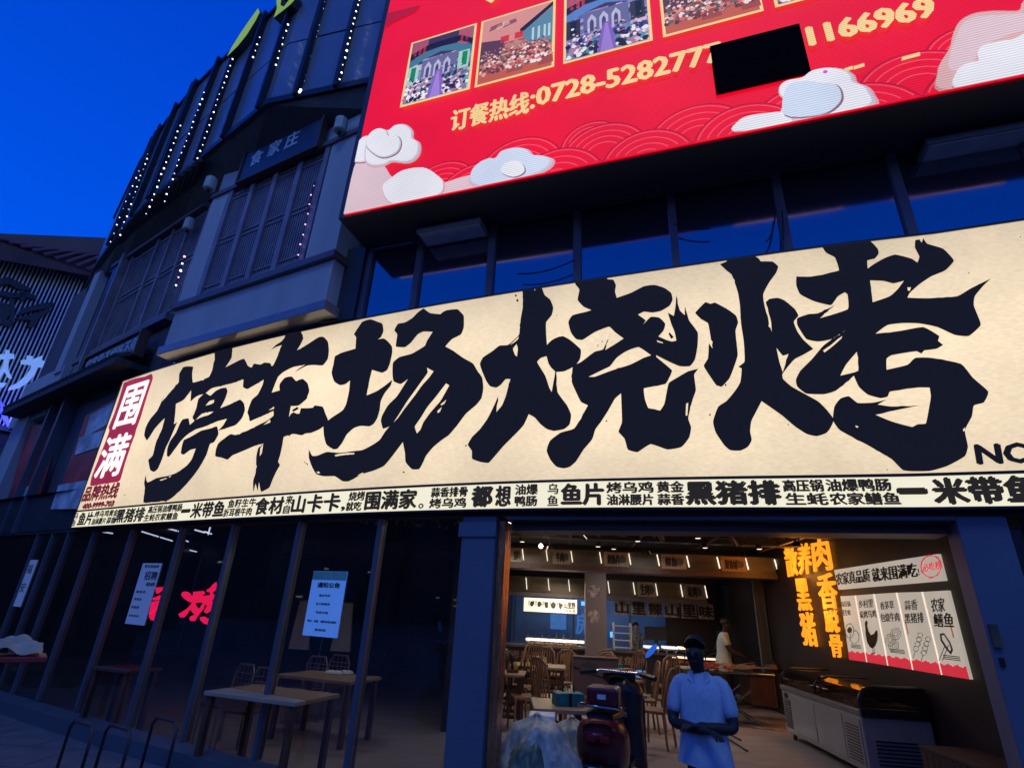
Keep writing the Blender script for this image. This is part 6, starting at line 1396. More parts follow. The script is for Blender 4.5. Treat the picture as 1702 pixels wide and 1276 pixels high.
mb = MB(); mb.poly([(x, FL0 + .02, z) for x, z in prof] + [(FW1 - .02, FL0 + .02, .78)]); build('end_glass', mb, M['freezer_glass'], fz, world=False)
box_part('end_frame', (FW0, FW1, FL0 - .035, FL0 - .021, .70, .80), M['black_plastic'], fz, .006)
box_part('inner_tray', (FW0 + .06, FW1 - .06, FL0 + .1, FL1 - .1, .785, .82), M['food'], fz)
for k in range(9):
    box_part('frozen_pack', (FW0 + .1 + (k % 2) * .3, FW0 + .34 + (k % 2) * .3, FL0 + .2 + k * .24, FL0 + .38 + k * .24, .821, .87), mat('pack_%d' % (k % 3), ((.25, .2, .18), (.18, .08, .06), (.35, .33, .3))[k % 3], .4), fz, .01)
for sx in (-1, 1):
    for y in (FL0 + .12, FL1 - .12): mb = MB(); mb.lathe([(.03, 0), (.035, .03), (.02, .1)], (sx * .34, y, 0), 8); build('caster', mb, M['black_plastic'], fz, world=False)
# wooden planter-like bench between freezer and door
M['bench'] = mat('dull_bench', (.07, .04, .032), .7, var=.3, scale=5, stretch=(6, 6, 1))
wb = thing('plank_bench', 'dark wooden plank bench between the freezer and the right post', 'bench', tuple(I(4.25, 6.9, 0)), AI)
box_part('bench_top', (-.3, .3, -.55, .45, .52, .56), M['bench'], wb, .01)
for k in range(9): box_part('plank', (-.29, -.265, -.53 + k * .108, -.43 + k * .108, .05, .519), M['bench'], wb, .004)
for k in range(5): box_part('plank', (-.26 + k * .108, -.16 + k * .108, -.545, -.53, .05, .519), M['bench'], wb, .004)
# folding prep table with meat
pr = thing('prep_table', 'folding steel prep table heaped with skewered meat in front of the curtain', 'table', tuple(I(3.15, 11.9, 0)), AI)
box_part('steel_top', (-.85, .8, -.4, .4, .82, .85), M['chrome'], pr, .005); box_part('lower_shelf', (-.7, .65, -.3, .3, .30, .32), M['dark_clad'], pr)
for sx in (-1, 1):
    for sy in (-1, 1): mb = MB(); mb.tube([(sx * .75, sy * .34, .82), (-sx * .55 * .9, sy * .34, 0)], .018, 7); build('leg', mb, M['chrome'], pr, world=False)
box_part('side_box', (.35, .78, -.36, .3, .33, .80), M['wood'], pr, .01)
mt = thing('meat_heap', 'heap of red skewered meat and sticks on the steel prep table', 'food', tuple(I(3.15, 11.9, .851)), AI)
mb = MB()
for k in range(46): mb.lathe([(.02, 0), (.05, .02), (.035, .055)], (random.gauss(-.35, .22), random.gauss(0, .14), random.uniform(0, .06)), 6)
build('meat', mb, mat('meat_red', (.35, .05, .05), .4, var=.5), mt, world=False, kind='stuff')
mb = MB()
for k in range(40):
    a = Vector((random.uniform(-.5, .7), random.uniform(-.3, .3), random.uniform(.01, .1))); an = random.uniform(-.9, .9); mb.tube([a, a + Vector((.34 * cos(an), .34 * sin(an), random.uniform(-.01, .06)))], .005, 4)
build('sticks', mb, M['tablewood'], mt, world=False, kind='stuff')
x, y, _ = pt(1285, 1113, .88); t = thing('black_bag', 'crumpled black bag at the right end of the prep table', 'bag', (x, y, .851))
mb = MB(); mb.lathe([(.10, 0), (.16, .05), (.12, .13), (.05, .18), (.02, .2)], (0, 0, 0), 9, 1.3, .8); build('bag_body', mb, M['black_plastic'], t, world=False)
# stove stand right of the man, dark helper with a cap
sv = thing('grill_stand', 'dark grill stand with a warm lit edge behind the prep table', 'grill', tuple(I(3.0, 14.0, 0)), AI)
box_part('grill_body', (-.5, .75, -.3, .3, .0, .95), M['dark_clad'], sv, .01); box_part('grill_rail', (-.5, .75, -.33, -.301, .90, .94), M['warm_lit'], sv)
# things on the floor
fs = thing('floor_channel', 'pale metal strip lying across the hall floor', 'metal strip', tuple(I(3, 11.3, 0)))
mb = MB(); a, b = Vector(atz(1204, 1204, .01)), Vector(atz(1302, 1214, .01)); mb.tube([a, b], .02, 6); build('strip', mb, M['chrome'], fs)
for p, q, lab in (((1208, 1217), (1231, 1229), 'shorter black rod lying on the floor by the standing man'), ((1209, 1226), (1242, 1247), 'longer black rod lying on the floor by the standing man')):
    t = thing('floor_rod', lab, 'rod', tuple(atz(*p, .02)), 0, 'black rods on the floor'); mb = MB(); mb.tube([atz(*p, .02), atz(*q, .02)], .014, 6); build('rod', mb, M['black_plastic'], t)
# teal tissue carton and fruit on the table
x, y, _ = pt(944, 1170, .76); bx = thing('tissue_carton', 'teal printed carton tied with a dark strap on the wooden table', 'carton', (x, y, .75), .15)
box_part('carton_body', (-.16, .16, -.11, .11, 0, .13), M['teal'], bx, .006); box_part('carton_side', (.161, .165, -.10, .10, .01, .12), M['cardboard'], bx)
box_part('strap', (-.02, .02, -.112, .112, -.0, .132), M['black_plastic'], bx)
mb = MB(); mb.tube([(-.06, 0, .13), (-.06, 0, .21), (.06, 0, .22), (.07, 0, .13)], .008, 6); build('strap_handle', mb, M['black_plastic'], bx, world=False)
for k, (dx, m) in enumerate(((-.02, 'yellow'), (.06, 'yellow'), (.13, 'sign_red'))):
    t = thing('fruit', '%s fruit behind the teal carton' % ('yellow left', 'yellow middle', 'orange right')[k], 'fruit', (x + .12 + dx, y + .25, .751), 0, 'fruit on the wooden table'); mb = MB(); mb.lathe([(.01, 0), (.035, .015), (.042, .04), (.03, .07), (.008, .08)], (0, 0, 0), 10); build('fruit_body', mb, M[m], t, world=False, smooth=True)
# big cardboard box
x, y, _ = pt(989, 1148, .76); bx = thing('cardboard_box', 'large brown cardboard box with a torn printed diamond behind the scooter', 'cardboard box', (x, y, .751), AI)
box_part('box_body', (-.30, .30, -.2, .2, 0, .42), M['cardboard'], bx, .006)
mb = MB(); mb.poly([(-.20, -.205, .34), (-.08, -.205, .27), (.02, -.205, .33), (-.10, -.205, .38)]); build('printed_mark', mb, mat('mark_green', (.08, .10, .08), .6), bx, world=False)
mb = MB(); mb.tube([(-.30, -.206, .31), (-.1, -.206, .25), (.1, -.206, .2)], .01, 5); build('tape', mb, M['tape'], bx, world=False)
box_part('flap', (-.30, .30, -.205, -.2, .40, .425), M['tape'], bx)
# small goods on the same table
for k, (px, py, w, h, m, lab) in enumerate(((1010, 1112, .16, .2, 'foam', 'white folded carton behind the cardboard box'), (1028, 1112, .12, .16, 'teal', 'green printed can pack behind the cardboard box'), (1042, 1116, .12, .12, 'sign_red', 'reddish packet behind the scooter mirror'), (1064, 1118, .2, .10, 'paper_blue', 'blue and white box right of the scooter mirror'))):
    x, y, _ = pt(px, py + 6, .76); t = thing('packet', lab, 'packet', (x, y, .751), .3 * k); box_part('packet_body', (-w / 2, w / 2, -.06, .06, 0, h), M[m], t, .004)
    box_part('packet_print', (-w / 2 + .01, w / 2 - .01, -.062, -.0605, h * .3, h * .6), M['foam'], t)
# lamps that light the hall
def area(name, loc, energy, col, size, rot=(0, 0, 0)):
    l = bpy.data.lights.new(name, 'AREA'); l.energy = energy; l.color = col; l.size = size; o = bpy.data.objects.new(name, l); COL.objects.link(o); o.location = loc; o.rotation_euler = rot
area('hall_lamp', I(.5, 9.6, 3.0), 11, (1, .90, .86), .5)
area('hall_lamp', I(1.9, 11.2, 2.95), 14, (1, .90, .86), .5)
area('hall_lamp', I(-.9, 11.6, 2.9), 12, (1, .88, .82), .5)
area('hall_lamp', I(1.5, 13.6, 2.9), 15, (1, .88, .82), .5)
area('door_lamp', I(.0, 6.9, 3.1), 10, (1, .88, .84), .3)
area('counter_lamp', I(0, 15.0, 2.5), 18, (1, .8, .6), .6)
area('kitchen_lamp', I(1.5, 17.6, 3.1), 22, (.5, .72, 1), 1.2)
area('kitchen_lamp', I(-.6, 17.6, 3.1), 8, (.5, .72, 1), 1.0)
area('dining_lamp', tuple(Vector(pt(470, 1150, .75)) + Vector((0, .4, 1.6))), 4, (1, .9, .75), .3)
area('dining_lamp', tuple(Vector(pt(555, 1120, .75)) + Vector((0, .2, 1.6))), 6, (1, .9, .75), .3)
area('dining_lamp', tuple(Vector(pt(225, 1112, .75)) + Vector((0, .2, 1.7))), .6, (1, .5, .4), .3)

# ================================================================== PEOPLE
def skin_mesh(name, V, E, root, m, parent, sub=2):
    """V: {name: (x,y,z,rx,ry)}; grown into one continuous surface"""
    keys = list(V); me = bpy.data.meshes.new(name); me.from_pydata([V[k][:3] for k in keys], [(keys.index(a), keys.index(b)) for a, b in E], [])
    me.materials.append(m); o = link(name, me, parent, world=False)
    md = o.modifiers.new('skin', 'SKIN'); md.use_smooth_shade = True; md.branch_smoothing = .6
    if not me.skin_vertices: 
        bpy.context.view_layer.objects.active = o
    lay = me.skin_vertices[0].data if me.skin_vertices else None
    for i, k in enumerate(keys):
        lay[i].radius = (V[k][3], V[k][4]); lay[i].use_root = (k == root)
    s = o.modifiers.new('sub', 'SUBSURF'); s.levels = sub; s.render_levels = sub
    return o
def add_hand(V, E, wrist, tip_dir, side, pre, sc=1.0):
    """palm and five bent fingers from the wrist key"""
    w = Vector(V[wrist][:3]); d = Vector(tip_dir).normalized(); up = Vector((0, 0, 1)); s = d.cross(up).normalized() * side
    p = w + d * .05 * sc; V[pre + 'palm'] = (*p, .026, .016); E.append((wrist, pre + 'palm'))
    for i, (off, L) in enumerate(((-.030, .065), (-.011, .075), (.010, .072), (.029, .058))):
        a = p + s * off + d * .03; b = a + d * L * .5 - up * .012; c = b + d * L * .35 - up * .028
        for nme, q, r in (('a', a, .010), ('b', b, .009), ('c', c, .008)): V[pre + str(i) + nme] = (*q, r, r)
        E += [(pre + 'palm', pre + str(i) + 'a'), (pre + str(i) + 'a', pre + str(i) + 'b'), (pre + str(i) + 'b', pre + str(i) + 'c')]
    a = w + s * (-.030) + d * .02; b = a - s * .02 + d * .035; V[pre + 't1'] = (*a, .012, .012); V[pre + 't2'] = (*b, .009, .009); E += [(wrist, pre + 't1'), (pre + 't1', pre + 't2')]
def person(label, loc, rot, H, skin, arms, shirt_m, trouser_m, hairst='short', head_turn=(0, 0), lean=0.0, group=None, sit=False, sleeve=.55, girth=1.0):
    k = H / 1.66
    t = thing('person', label, 'person', loc, rot, group)
    V, E = {}, []
    def add(n, x, y, z, r, r2=None, p=None):
        yy = y + lean * max(0, z - .9); V[n] = (x * k, yy * k, z * k, r * k, (r2 or r) * k)
        if p: E.append((p, n))
    add('pelvis', 0, 0, .92, .10 * girth, .07); add('belly', 0, .01, 1.05, .125 * girth, .10, 'pelvis'); add('chest', 0, .0, 1.22, .145 * girth, .10, 'belly'); add('upper', 0, -.01, 1.33, .10, .075, 'chest')
    add('neck', 0, .0, 1.42, .052, .052, 'upper'); hx, hy = head_turn
    add('jaw', hx * .3, .03 + hy * .2, 1.485, .060, .066, 'neck'); add('face', hx * .4, .03 + hy * .3, 1.545, .082, .090, 'jaw'); add('crown', hx * .4, .015 + hy * .3, 1.605, .078, .086, 'face')
    for s, nm in ((-1, 'l'), (1, 'r')):
        add(nm + 'hip', s * .08, 0, .83, .062, .062, 'pelvis')
        if sit: add(nm + 'knee', s * .12, .42, .52, .06, .06, nm + 'hip'); add(nm + 'ankle', s * .12, .40, .10, .04, .04, nm + 'knee'); add(nm + 'toe', s * .13, .54, .035, .035, .03, nm + 'ankle')
        else: add(nm + 'knee', s * .10, .02, .48, .058, .058, nm + 'hip'); add(nm + 'ankle', s * .11, -.02, .09, .038, .038, nm + 'knee'); add(nm + 'toe', s * .13, .13, .035, .036, .028, nm + 'ankle')
        el, wr = arms[0 if s < 0 else 1]
        add(nm + 'sh', s * .175, -.005, 1.345, .055, .055, 'upper'); add(nm + 'el', *el, .050, .050, nm + 'sh'); add(nm + 'wr', *wr, .034, .034, nm + 'el')
        d = Vector(V[nm + 'wr'][:3]) - Vector(V[nm + 'el'][:3]); add_hand(V, E, nm + 'wr', d, s, nm + 'h', k)
    skin_mesh('body', V, E, 'pelvis', skin, t)
    # face
    fc = Vector(V['face'][:3]); ang = atan2(-hx, 1.0 + 0 * hy) * 1.2; fd = Vector((sin(-ang), cos(ang), 0)); fs_ = Vector((cos(ang), sin(ang), 0)) if True else None
    mb = MB(); base = fc + fd * .084 * k
    mb.tube([base + Vector((0, 0, .03 * k)), base + fd * .02 * k - Vector((0, 0, .012 * k)), base + fd * .004 - Vector((0, 0, .018 * k))], .011 * k, 7)
    for s in (-1, 1): c = fc + fs_ * s * .082 * k; mb.lathe([(.006, -.03), (.014, -.015), (.016, .01), (.008, .026)], tuple(c), 7, .4, 1)
    build('nose_and_ears', mb, skin, t, world=False, smooth=True)
    mb = MB()
    for s in (-1, 1): c = fc + fd * .076 * k + fs_ * s * .030 * k + Vector((0, 0, .022 * k)); mb.lathe([(.003, -.007), (.010, 0), (.003, .007)], tuple(c), 7)
    build('eyes', mb, M['panel_ink'], t, world=False)
    c = fc + fd * .080 * k - Vector((0, 0, .042 * k)); mb = MB(); mb.tube([c - fs_ * .022, c + fd * .004, c + fs_ * .022], .006, 6); build('mouth', mb, mat('lips', (.10, .03, .03), .5) if 'lips' not in bpy.data.materials else bpy.data.materials['lips'], t, world=False)
    # hair: a cap over the skull, open at the face
    mb = MB(); cr = Vector(V['crown'][:3]) - fd * .012 * k; n = 14
    def hp(th, ph, R): 
        q = fs_ * (R * .92 * sin(ph) * cos(th)) + fd * (R * 1.08 * sin(ph) * sin(th)) + Vector((0, 0, R * cos(ph))); return cr + q
    R = .094 * k; rings = []
    for i in range(8):
        ring_ = []
        for j in range(n):
            th = 2 * pi * j / n; front = max(0, sin(th)); low = (1.7 if hairst == 'short' else 2.2) - front * .95; ring_.append(hp(th, .02 + low * i / 7, R * (1 + .03 * sin(7 * th + 3 * i))))
        rings.append(ring_)
    for i in range(7):
        for j in range(n): mb.quad(rings[i][j], rings[i][(j + 1) % n], rings[i + 1][(j + 1) % n], rings[i + 1][j])
    if hairst == 'bun': c = cr - fd * .10 * k; mb.lathe([(.01, -.04), (.04, -.02), (.045, .01), (.01, .04)], tuple(c), 9)
    build('hair', mb, M['hair'], t, world=False, smooth=True)
    # shirt: torso shell and sleeves
    mb = MB(); g = girth; prof = [(.785, .205 * g, .165, .0), (.84, .200 * g, .160, .004), (.95, .182 * g, .145, .008), (1.05, .172 * g, .132, .012), (1.15, .178 * g, .130, .006), (1.25, .188 * g, .125, 0), (1.32, .186 * g, .110, -.004), (1.375, .150, .088, -.006), (1.405, .085, .070, -.004), (1.425, .066, .064, 0)]
    n = 72; rg = []
    pr2 = []
    for a_, b_ in zip(prof[:-1], prof[1:]):
        for j in range(4): t_ = j / 4; pr2.append(tuple(a_[c] + (b_[c] - a_[c]) * t_ for c in range(4)))
    prof = pr2 + [prof[-1]]
    for zi, (z, rx, ry, yo) in enumerate(prof):
        r_ = []
        for j in range(n):
            th = 2 * pi * j / n; fz_ = 1 if z < 1.3 else .25; q_ = Vector((cos(th) * 2.2 + H * 7, sin(th) * 2.2, z * 3.4 + cos(th) * 1.6)); wob = 1 + fz_ * (.05 * (.5 - abs(noise.noise(q_ * 1.2))) + .035 * (.5 - abs(noise.noise(q_ * 2.9 + Vector((3, 1, 2))))) + .012 * sin(th * 5 + z * 9))
            r_.append(((rx * wob * cos(th)) * k, (ry * wob * sin(th) + yo + lean * max(0, z - .9)) * k, (z + (.010 * sin(2 * th) if zi == 0 else 0)) * k))
        rg.append(r_)
    b0 = len(mb.v)
    for r_ in rg: mb.v += r_
    for i in range(len(rg) - 1):
        for j in range(n): mb.f.append((b0 + i * n + j, b0 + i * n + (j + 1) % n, b0 + (i + 1) * n + (j + 1) % n, b0 + (i + 1) * n + j))
    for s, nm in ((-1, 'l'), (1, 'r')):
        a = Vector(V[nm + 'sh'][:3]); b = Vector(V[nm + 'el'][:3]); q = a.lerp(b, sleeve / .8 if sleeve < .8 else .98)
        mb.tube([a - Vector((s * .10 * k, 0, -.012)), a + Vector((s * .0, 0, .006)), a.lerp(q, .5), q], .066 * k, 14, True, .064 * k)
    so_ = build('shirt', mb, shirt_m, t, world=False, smooth=True)
    so_.modifiers.new('sub', 'SUBSURF').render_levels = 1
    mb = MB()     # collar points
    for s in (-1, 1):
        mb.hexa([Vector((s * .02, .072 + lean * .5, 1.33)) * k, Vector((s * .075, .06 + lean * .5, 1.375)) * k, Vector((s * .078, .05 + lean * .5, 1.42)) * k, Vector((s * .045, .066 + lean * .5, 1.43)) * k,
                 Vector((s * .03, .100 + lean * .5, 1.325)) * k, Vector((s * .085, .085 + lean * .5, 1.375)) * k, Vector((s * .083, .062 + lean * .5, 1.425)) * k, Vector((s * .05, .080 + lean * .5, 1.435)) * k])
    build('collar', mb, shirt_m, t, world=False)
    # trousers
    V2, E2 = {}, []
    V2['p'] = (0, 0, .84 * k, .10 * k, .07 * k)
    for s, nm in ((-1, 'l'), (1, 'r')):
        for q, src, r in (('h', 'hip', .070), ('k', 'knee', .072), ('a', 'ankle', .062)): x, y, z = V[nm + src][:3]; V2[nm + q] = (x, y, z - (.03 if q == 'h' else 0), r * k, r * k)
        E2 += [('p', nm + 'h'), (nm + 'h', nm + 'k'), (nm + 'k', nm + 'a')]
    skin_mesh('trousers', V2, E2, 'p', trouser_m, t)
    for s, nm in ((-1, 'l'), (1, 'r')):
        x, y, z = V[nm + 'toe'][:3]; mb = MB(); mb.hexa([(x - .05, y - .20, 0), (x + .05, y - .20, 0), (x + .05, y + .05, 0), (x - .05, y + .05, 0), (x - .042, y - .19, .09), (x + .042, y - .19, .09), (x + .04, y + .02, .05), (x - .04, y + .02, .05)]); build('shoe', mb, M['black_plastic'], t, world=False, bevel=.012)
    return t
d_ = 4.88; a_ = radians(18.6)
person('man in a pale blue short-sleeved shirt standing in front of the doorway with folded arms', (d_ * sin(a_), d_ * cos(a_), 0), radians(156), 1.56, M['skin_shaded'],
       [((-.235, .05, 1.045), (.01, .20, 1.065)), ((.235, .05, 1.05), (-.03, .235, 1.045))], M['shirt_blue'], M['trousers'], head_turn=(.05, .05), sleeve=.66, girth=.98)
x, y, _ = I(2.02, 16.35, 0); person('woman in a patterned shirt leaning over the serving counter', (x, y, 0), radians(200), 1.56, M['skin'], [((-.24, .16, 1.10), (-.05, .34, 1.02)), ((.26, .14, 1.10), (.30, .36, 1.02))], M['floral'], M['trousers'], hairst='bun', lean=.12)
x, y, _ = I(3.42, 12.9, 0); person('man in a white T-shirt working at the prep table in the hall', (x, y, 0), radians(-115), 1.74, M['skin_shaded'], [((-.20, .16, 1.08), (-.10, .40, .98)), ((.20, .14, 1.10), (.12, .40, 1.0))], M['tee'], M['trousers'], head_turn=(0, .1), lean=.10)
x, y, _ = I(4.05, 14.9, 0); person('figure in dark clothes bending over the grill right of the man in the white T-shirt', (x, y, 0), radians(90), 1.55, M['skin_shaded'], [((-.22, .2, 1.1), (-.1, .5, 1.0)), ((.22, .2, 1.1), (.1, .5, 1.02))], M['black'], M['trousers'], lean=.2)
x, y, _ = I(-1.08, 11.0, -.36); person('seated diner in dark clothes with a bare hanging arm beside the left jamb', (x, y, -.36), radians(20), 1.62, M['skin'], [((-.27, -.05, 1.08), (-.25, .10, .86)), ((.27, .0, 1.08), (.26, .05, .84))], M['black'], M['trousers'], sit=True, sleeve=.5)

# ================================================================== SCOOTER
def scooter(label, loc, rot, group=None, body=None, scale=1.0):
    body = body or M['maroon']; t = thing('electric_scooter', label, 'scooter', loc, rot, group)
    for y in (-.56, .60):
        mb = MB(); ring_ = [(0, y + .20 * cos(a), .25 + .20 * sin(a)) for a in [2 * pi * i / 20 for i in range(21)]]; mb.tube(ring_, .052, 8, False); w = build('wheel', mb, M['black_plastic'], t, world=False, smooth=True)
        mb = MB(); mb.lathe([(.13, -.02), (.15, 0), (.13, .02)], (0, 0, 0), 14); mb.v = [(v[2], y + v[0], .25 + v[1]) for v in mb.v]; o = build('rim', mb, M['chrome'], w, world=False)
    # rear body: tapered shell
    def shell(prof, m, name, n=18):
        mb = MB(); base = 0; rg = []
        for (y, z, rx, rz) in prof:
            b = len(mb.v)
            for j in range(n): a = 2 * pi * j / n; ca, sa = cos(a), sin(a); mb.v.append((rx * (abs(ca) ** .7) * (1 if ca > 0 else -1), y, z + rz * (abs(sa) ** .7) * (1 if sa > 0 else -1)))
            rg.append(b)
        for i in range(len(rg) - 1):
            for j in range(n): mb.f.append((rg[i] + j, rg[i] + (j + 1) % n, rg[i + 1] + (j + 1) % n, rg[i + 1] + j))
        mb.f.append(tuple(rg[0] + j for j in range(n))); mb.f.append(tuple(rg[-1] + j for j in reversed(range(n))))
        o = build(name, mb, m, t, world=False, smooth=True); o.modifiers.new('sub', 'SUBSURF').render_levels = 1; return o
    shell([(-.82, .70, .13, .06), (-.76, .63, .21, .17), (-.60, .57, .235, .23), (-.35, .52, .22, .24), (-.12, .44, .17, .17), (-.02, .38, .14, .12)], body, 'rear_body')
    shell([(-.72, .80, .12, .03), (-.60, .80, .15, .045), (-.30, .78, .16, .05), (.0, .76, .12, .04), (.05, .75, .08, .02)], M['black_plastic'], 'saddle')
    box_part('footboard', (-.17, .17, -.05, .42, .26, .32), M['black_plastic'], t, .02)
    shell([(.36, .30, .17, .06), (.42, .50, .19, .16), (.48, .72, .16, .17), (.52, .92, .13, .12), (.54, 1.02, .08, .05)], body, 'front_shield')
    shell([(.42, .96, .10, .06), (.46, 1.02, .20, .07), (.54, 1.03, .17, .06), (.60, .98, .09, .05)], M['black_plastic'], 'handlebar_cowl')
    mb = MB(); mb.tube([(-.36, .36, 1.04), (-.2, .44, 1.06), (.2, .44, 1.06), (.36, .36, 1.04)], .018, 8); build('handlebar', mb, M['chrome'], t, world=False, smooth=True)
    for s in (-1, 1):
        mb = MB(); mb.tube([(s * .24, .425, 1.055), (s * .40, .34, 1.035)], .027, 9); build('grip', mb, M['black_plastic'], t, world=False)
        mb = MB(); mb.tube([(s * .20, .47, 1.05), (s * .30, .46, 1.06), (s * .39, .41, 1.03)], .007, 6); build('brake_lever', mb, M['chrome'], t, world=False)
    for s in (1,):
        mb = MB(); mb.tube([(s * .25, .44, 1.06), (s * .30, .46, 1.2), (s * .33, .46, 1.24)], .008, 6); st = build('mirror_stalk', mb, M['black_plastic'], t, world=False)
        mb = MB(); pts = [(.075 * cos(a), .05 * sin(a)) for a in [2 * pi * i / 16 for i in range(16)]]
        mb.prism([(s * .36 + x * .8 + y * .5 * s, 1.29 + y * 1.2 + x * .5 * s) for x, y in pts], .445, .465, lambda a, b, c: (a, c, b)); build('mirror', mb, M['mirror'], t, world=False)
    for s in (-1, 1):
        box_part('tail_lamp', (s * .06 - .04, s * .06 + .04, -.83, -.80, .62, .67), mat('tail_red', (.25, .01, .01), .2) if 'tail_red' not in bpy.data.materials else bpy.data.materials['tail_red'], t, .008)
    box_part('number_plate', (-.09, .09, -.80, -.79, .36, .43), M['plaque_text'], t, .004)
    mb = MB(); mb.tube([(-.14, -.56, .25), (-.15, -.7, .42), (.15, -.7, .42), (.14, -.56, .25)], .02, 6); build('rear_fender', mb, M['black_plastic'], t, world=False)
    mb = MB(); mb.tube([(-.16, -.30, .84), (-.17, -.78, .88), (.17, -.78, .88), (.16, -.30, .84)], .016, 8); build('grab_rail', mb, M['chrome'], t, world=False, smooth=True)
    t.scale = (scale,) * 3
    return t
x, y, _ = I(.56, 6.55, 0); sc = scooter('dark maroon electric scooter parked in the doorway, seen from behind with a blue mirror', (x, y, 0), radians(-20), scale=1.05)
rb = thing('scooter_rain_cover', 'black rain apron draped over the scooter handlebar', 'rain cover', (x, y, 0), radians(-20))
mb = MB(); n = 28; rg = []
for z, rx, ry, yo in ((.24, .19, .15, .50), (.45, .17, .15, .49), (.68, .155, .14, .48), (.85, .17, .15, .46), (.93, .18, .16, .45), (.98, .15, .14, .45), (1.02, .10, .09, .46), (1.04, .04, .04, .47)):
    b = len(mb.v)
    for j in range(n):
        th = 2 * pi * j / n; w = 1 + .03 * sin(6 * th + z * 9) * (1.2 - z); mb.v.append((.09 + rx * w * cos(th), yo + ry * w * sin(th) * (1.5 if sin(th) < 0 and z > 1.0 else 1), z + .02 * sin(3 * th)))
    rg.append(b)
for i in range(len(rg) - 1):
    for j in range(n): mb.f.append((rg[i] + j, rg[i] + (j + 1) % n, rg[i + 1] + (j + 1) % n, rg[i + 1] + j))
mb.f.append(tuple(rg[-1] + j for j in range(n)))
o = build('cover_cloth', mb, mat('rain_cloth', (.03, .032, .036), .32, var=.3, scale=5, bump=.3), rb, world=False, smooth=True)
tb = thing('scooter_top_box', 'dark red box strapped on the rear of the parked scooter', 'box', (x, y, 0), radians(-20))
box_part('box_shell', (-.14, .16, -.70, -.42, .90, 1.07), M['maroon'], tb, .03); box_part('box_sticker', (-.03, .05, -.706, -.7005, .97, 1.01), M['plaque_text'], tb); box_part('box_side', (.161, .167, -.62, -.56, .92, 1.05), M['sign_small'], tb)

# sacks of packed goods by the left jamb
def sack(label, loc, rx, ry, h, m, rot=0, seed=1, lean=(0, 0)):
    rd = random.Random(seed); t = thing('plastic_sack', label, 'sack', loc, rot, 'full plastic sacks by the left door jamb'); mb = MB(); n, mz = 72, 44; rg = []
    ph = [rd.uniform(0, 6) for _ in range(8)]
    for i in range(mz + 1):
        f = i / mz; r = (sin(min(1, f * 2.2 + .25) * pi / 2)) * (1 - .55 * max(0, f - .45) ** 1.2 / .55 ** 1.2) * (1 - .9 * max(0, f - .9) / .1)
        b = len(mb.v)
        for j in range(n):
            th = 2 * pi * j / n; q_ = Vector((cos(th) * 2 + seed, sin(th) * 2, f * 3)); nz = 1 - abs(noise.noise(q_ * 1.3)) * 2; n2 = 1 - abs(noise.noise(q_ * 3.1)) * 2
            w = .97 + .09 * nz * nz + .05 * n2 * n2 + .05 * sin(3 * th + ph[0] + 4 * f) + .035 * sin(7 * th + ph[1] - 9 * f) + .028 * abs(sin(11 * th + ph[2] + 14 * f)) + .02 * sin(17 * th + 20 * f + ph[3])
            mb.v.append((rx * r * w * cos(th) + lean[0] * f, ry * r * w * sin(th) + lean[1] * f, h * (f + .02 * sin(5 * th + ph[4]) * f)))
        rg.append(b)
    for i in range(mz):
        for j in range(n): mb.f.append((rg[i] + j, rg[i] + (j + 1) % n, rg[i + 1] + (j + 1) % n, rg[i + 1] + j))
    mb.f.append(tuple(rg[-1] + j for j in range(n))); o = build('sack_skin', mb, m, t, world=False, smooth=True)
    s = o.modifiers.new('sub', 'SUBSURF'); s.render_levels = 1
    mb = MB(); mb.lathe([(.05, 0), (.025, .02), (.05, .05), (.02, .065)], (lean[0], lean[1], h * .95), 9, .7, .7); build('tied_neck', mb, m, t, world=False)
    return t
x, y, _ = GL.P(u_door0 + .26, 0, -.50); sack('large wrinkled grey plastic sack leaning right beside the left door jamb', (x, y, 0), .40, .34, .80, M['sack'], seed=3, lean=(-.06, .05))
x, y, _ = GL.P(u_door0 + .55, 0, -.42); sack('lower grey sack slumped against the big one, nearer the scooter', (x, y, 0), .30, .28, .50, M['sack'], seed=5, lean=(-.12, .04))
x, y, _ = GL.P(u_door0 + .16, 0, -.28); sack('dark green sack squeezed against the door jamb', (x, y, 0), .22, .24, .66, M['sack_green'], seed=8, lean=(.05, .05))
x, y, _ = GL.P(u_door0 + .42, 0, -1.1); sack('smooth grey sack behind the large one', (x, y, 0), .30, .3, .72, M['sack'], seed=11)
x, y, _ = GL.P(u_door0 + .14, 0, -.85); fb = thing('foam_boxes', 'white foam box standing behind the sacks at the left jamb', 'box', (x, y, 0), AI)
box_part('box_body', (-.12, .12, -.12, .12, 0, .70), M['foam'], fb, .01); box_part('box_lid', (-.13, .13, -.13, .13, .701, .77), M['foam'], fb, .01)

# ================================================================== STREET FURNITURE AT THE LOWER LEFT
M['rail'] = mat('barrier_steel', (.06, .05, .05), .5, .3, var=.4)
bars = [((120, 1260), 'low U-shaped steel barrier nearest the far left window corner'), ((182, 1268), 'low U-shaped steel barrier second from the left'), ((262, 1250), 'low U-shaped steel barrier nearest the doorway'), ]
for (px, py), lab in bars:
    x, y, _ = atz(px, py, .1); t = thing('hoop_barrier', lab, 'barrier', (x * .93, y * .93, 0), radians(-31), 'hoop barriers along the shop front')
    mb = MB(); mb.tube([(-.22, 0, 0), (-.22, 0, .44), (-.17, 0, .50), (.17, 0, .50), (.22, 0, .44), (.22, 0, 0)], .015, 8); build('hoop', mb, M['rail'], t, world=False, smooth=True)
    for s in (-1, 1): mb = MB(); mb.lathe([(.055, 0), (.055, .012), (.03, .02)], (s * .22, 0, 0), 10); build('foot_plate', mb, M['rail'], t, world=False)
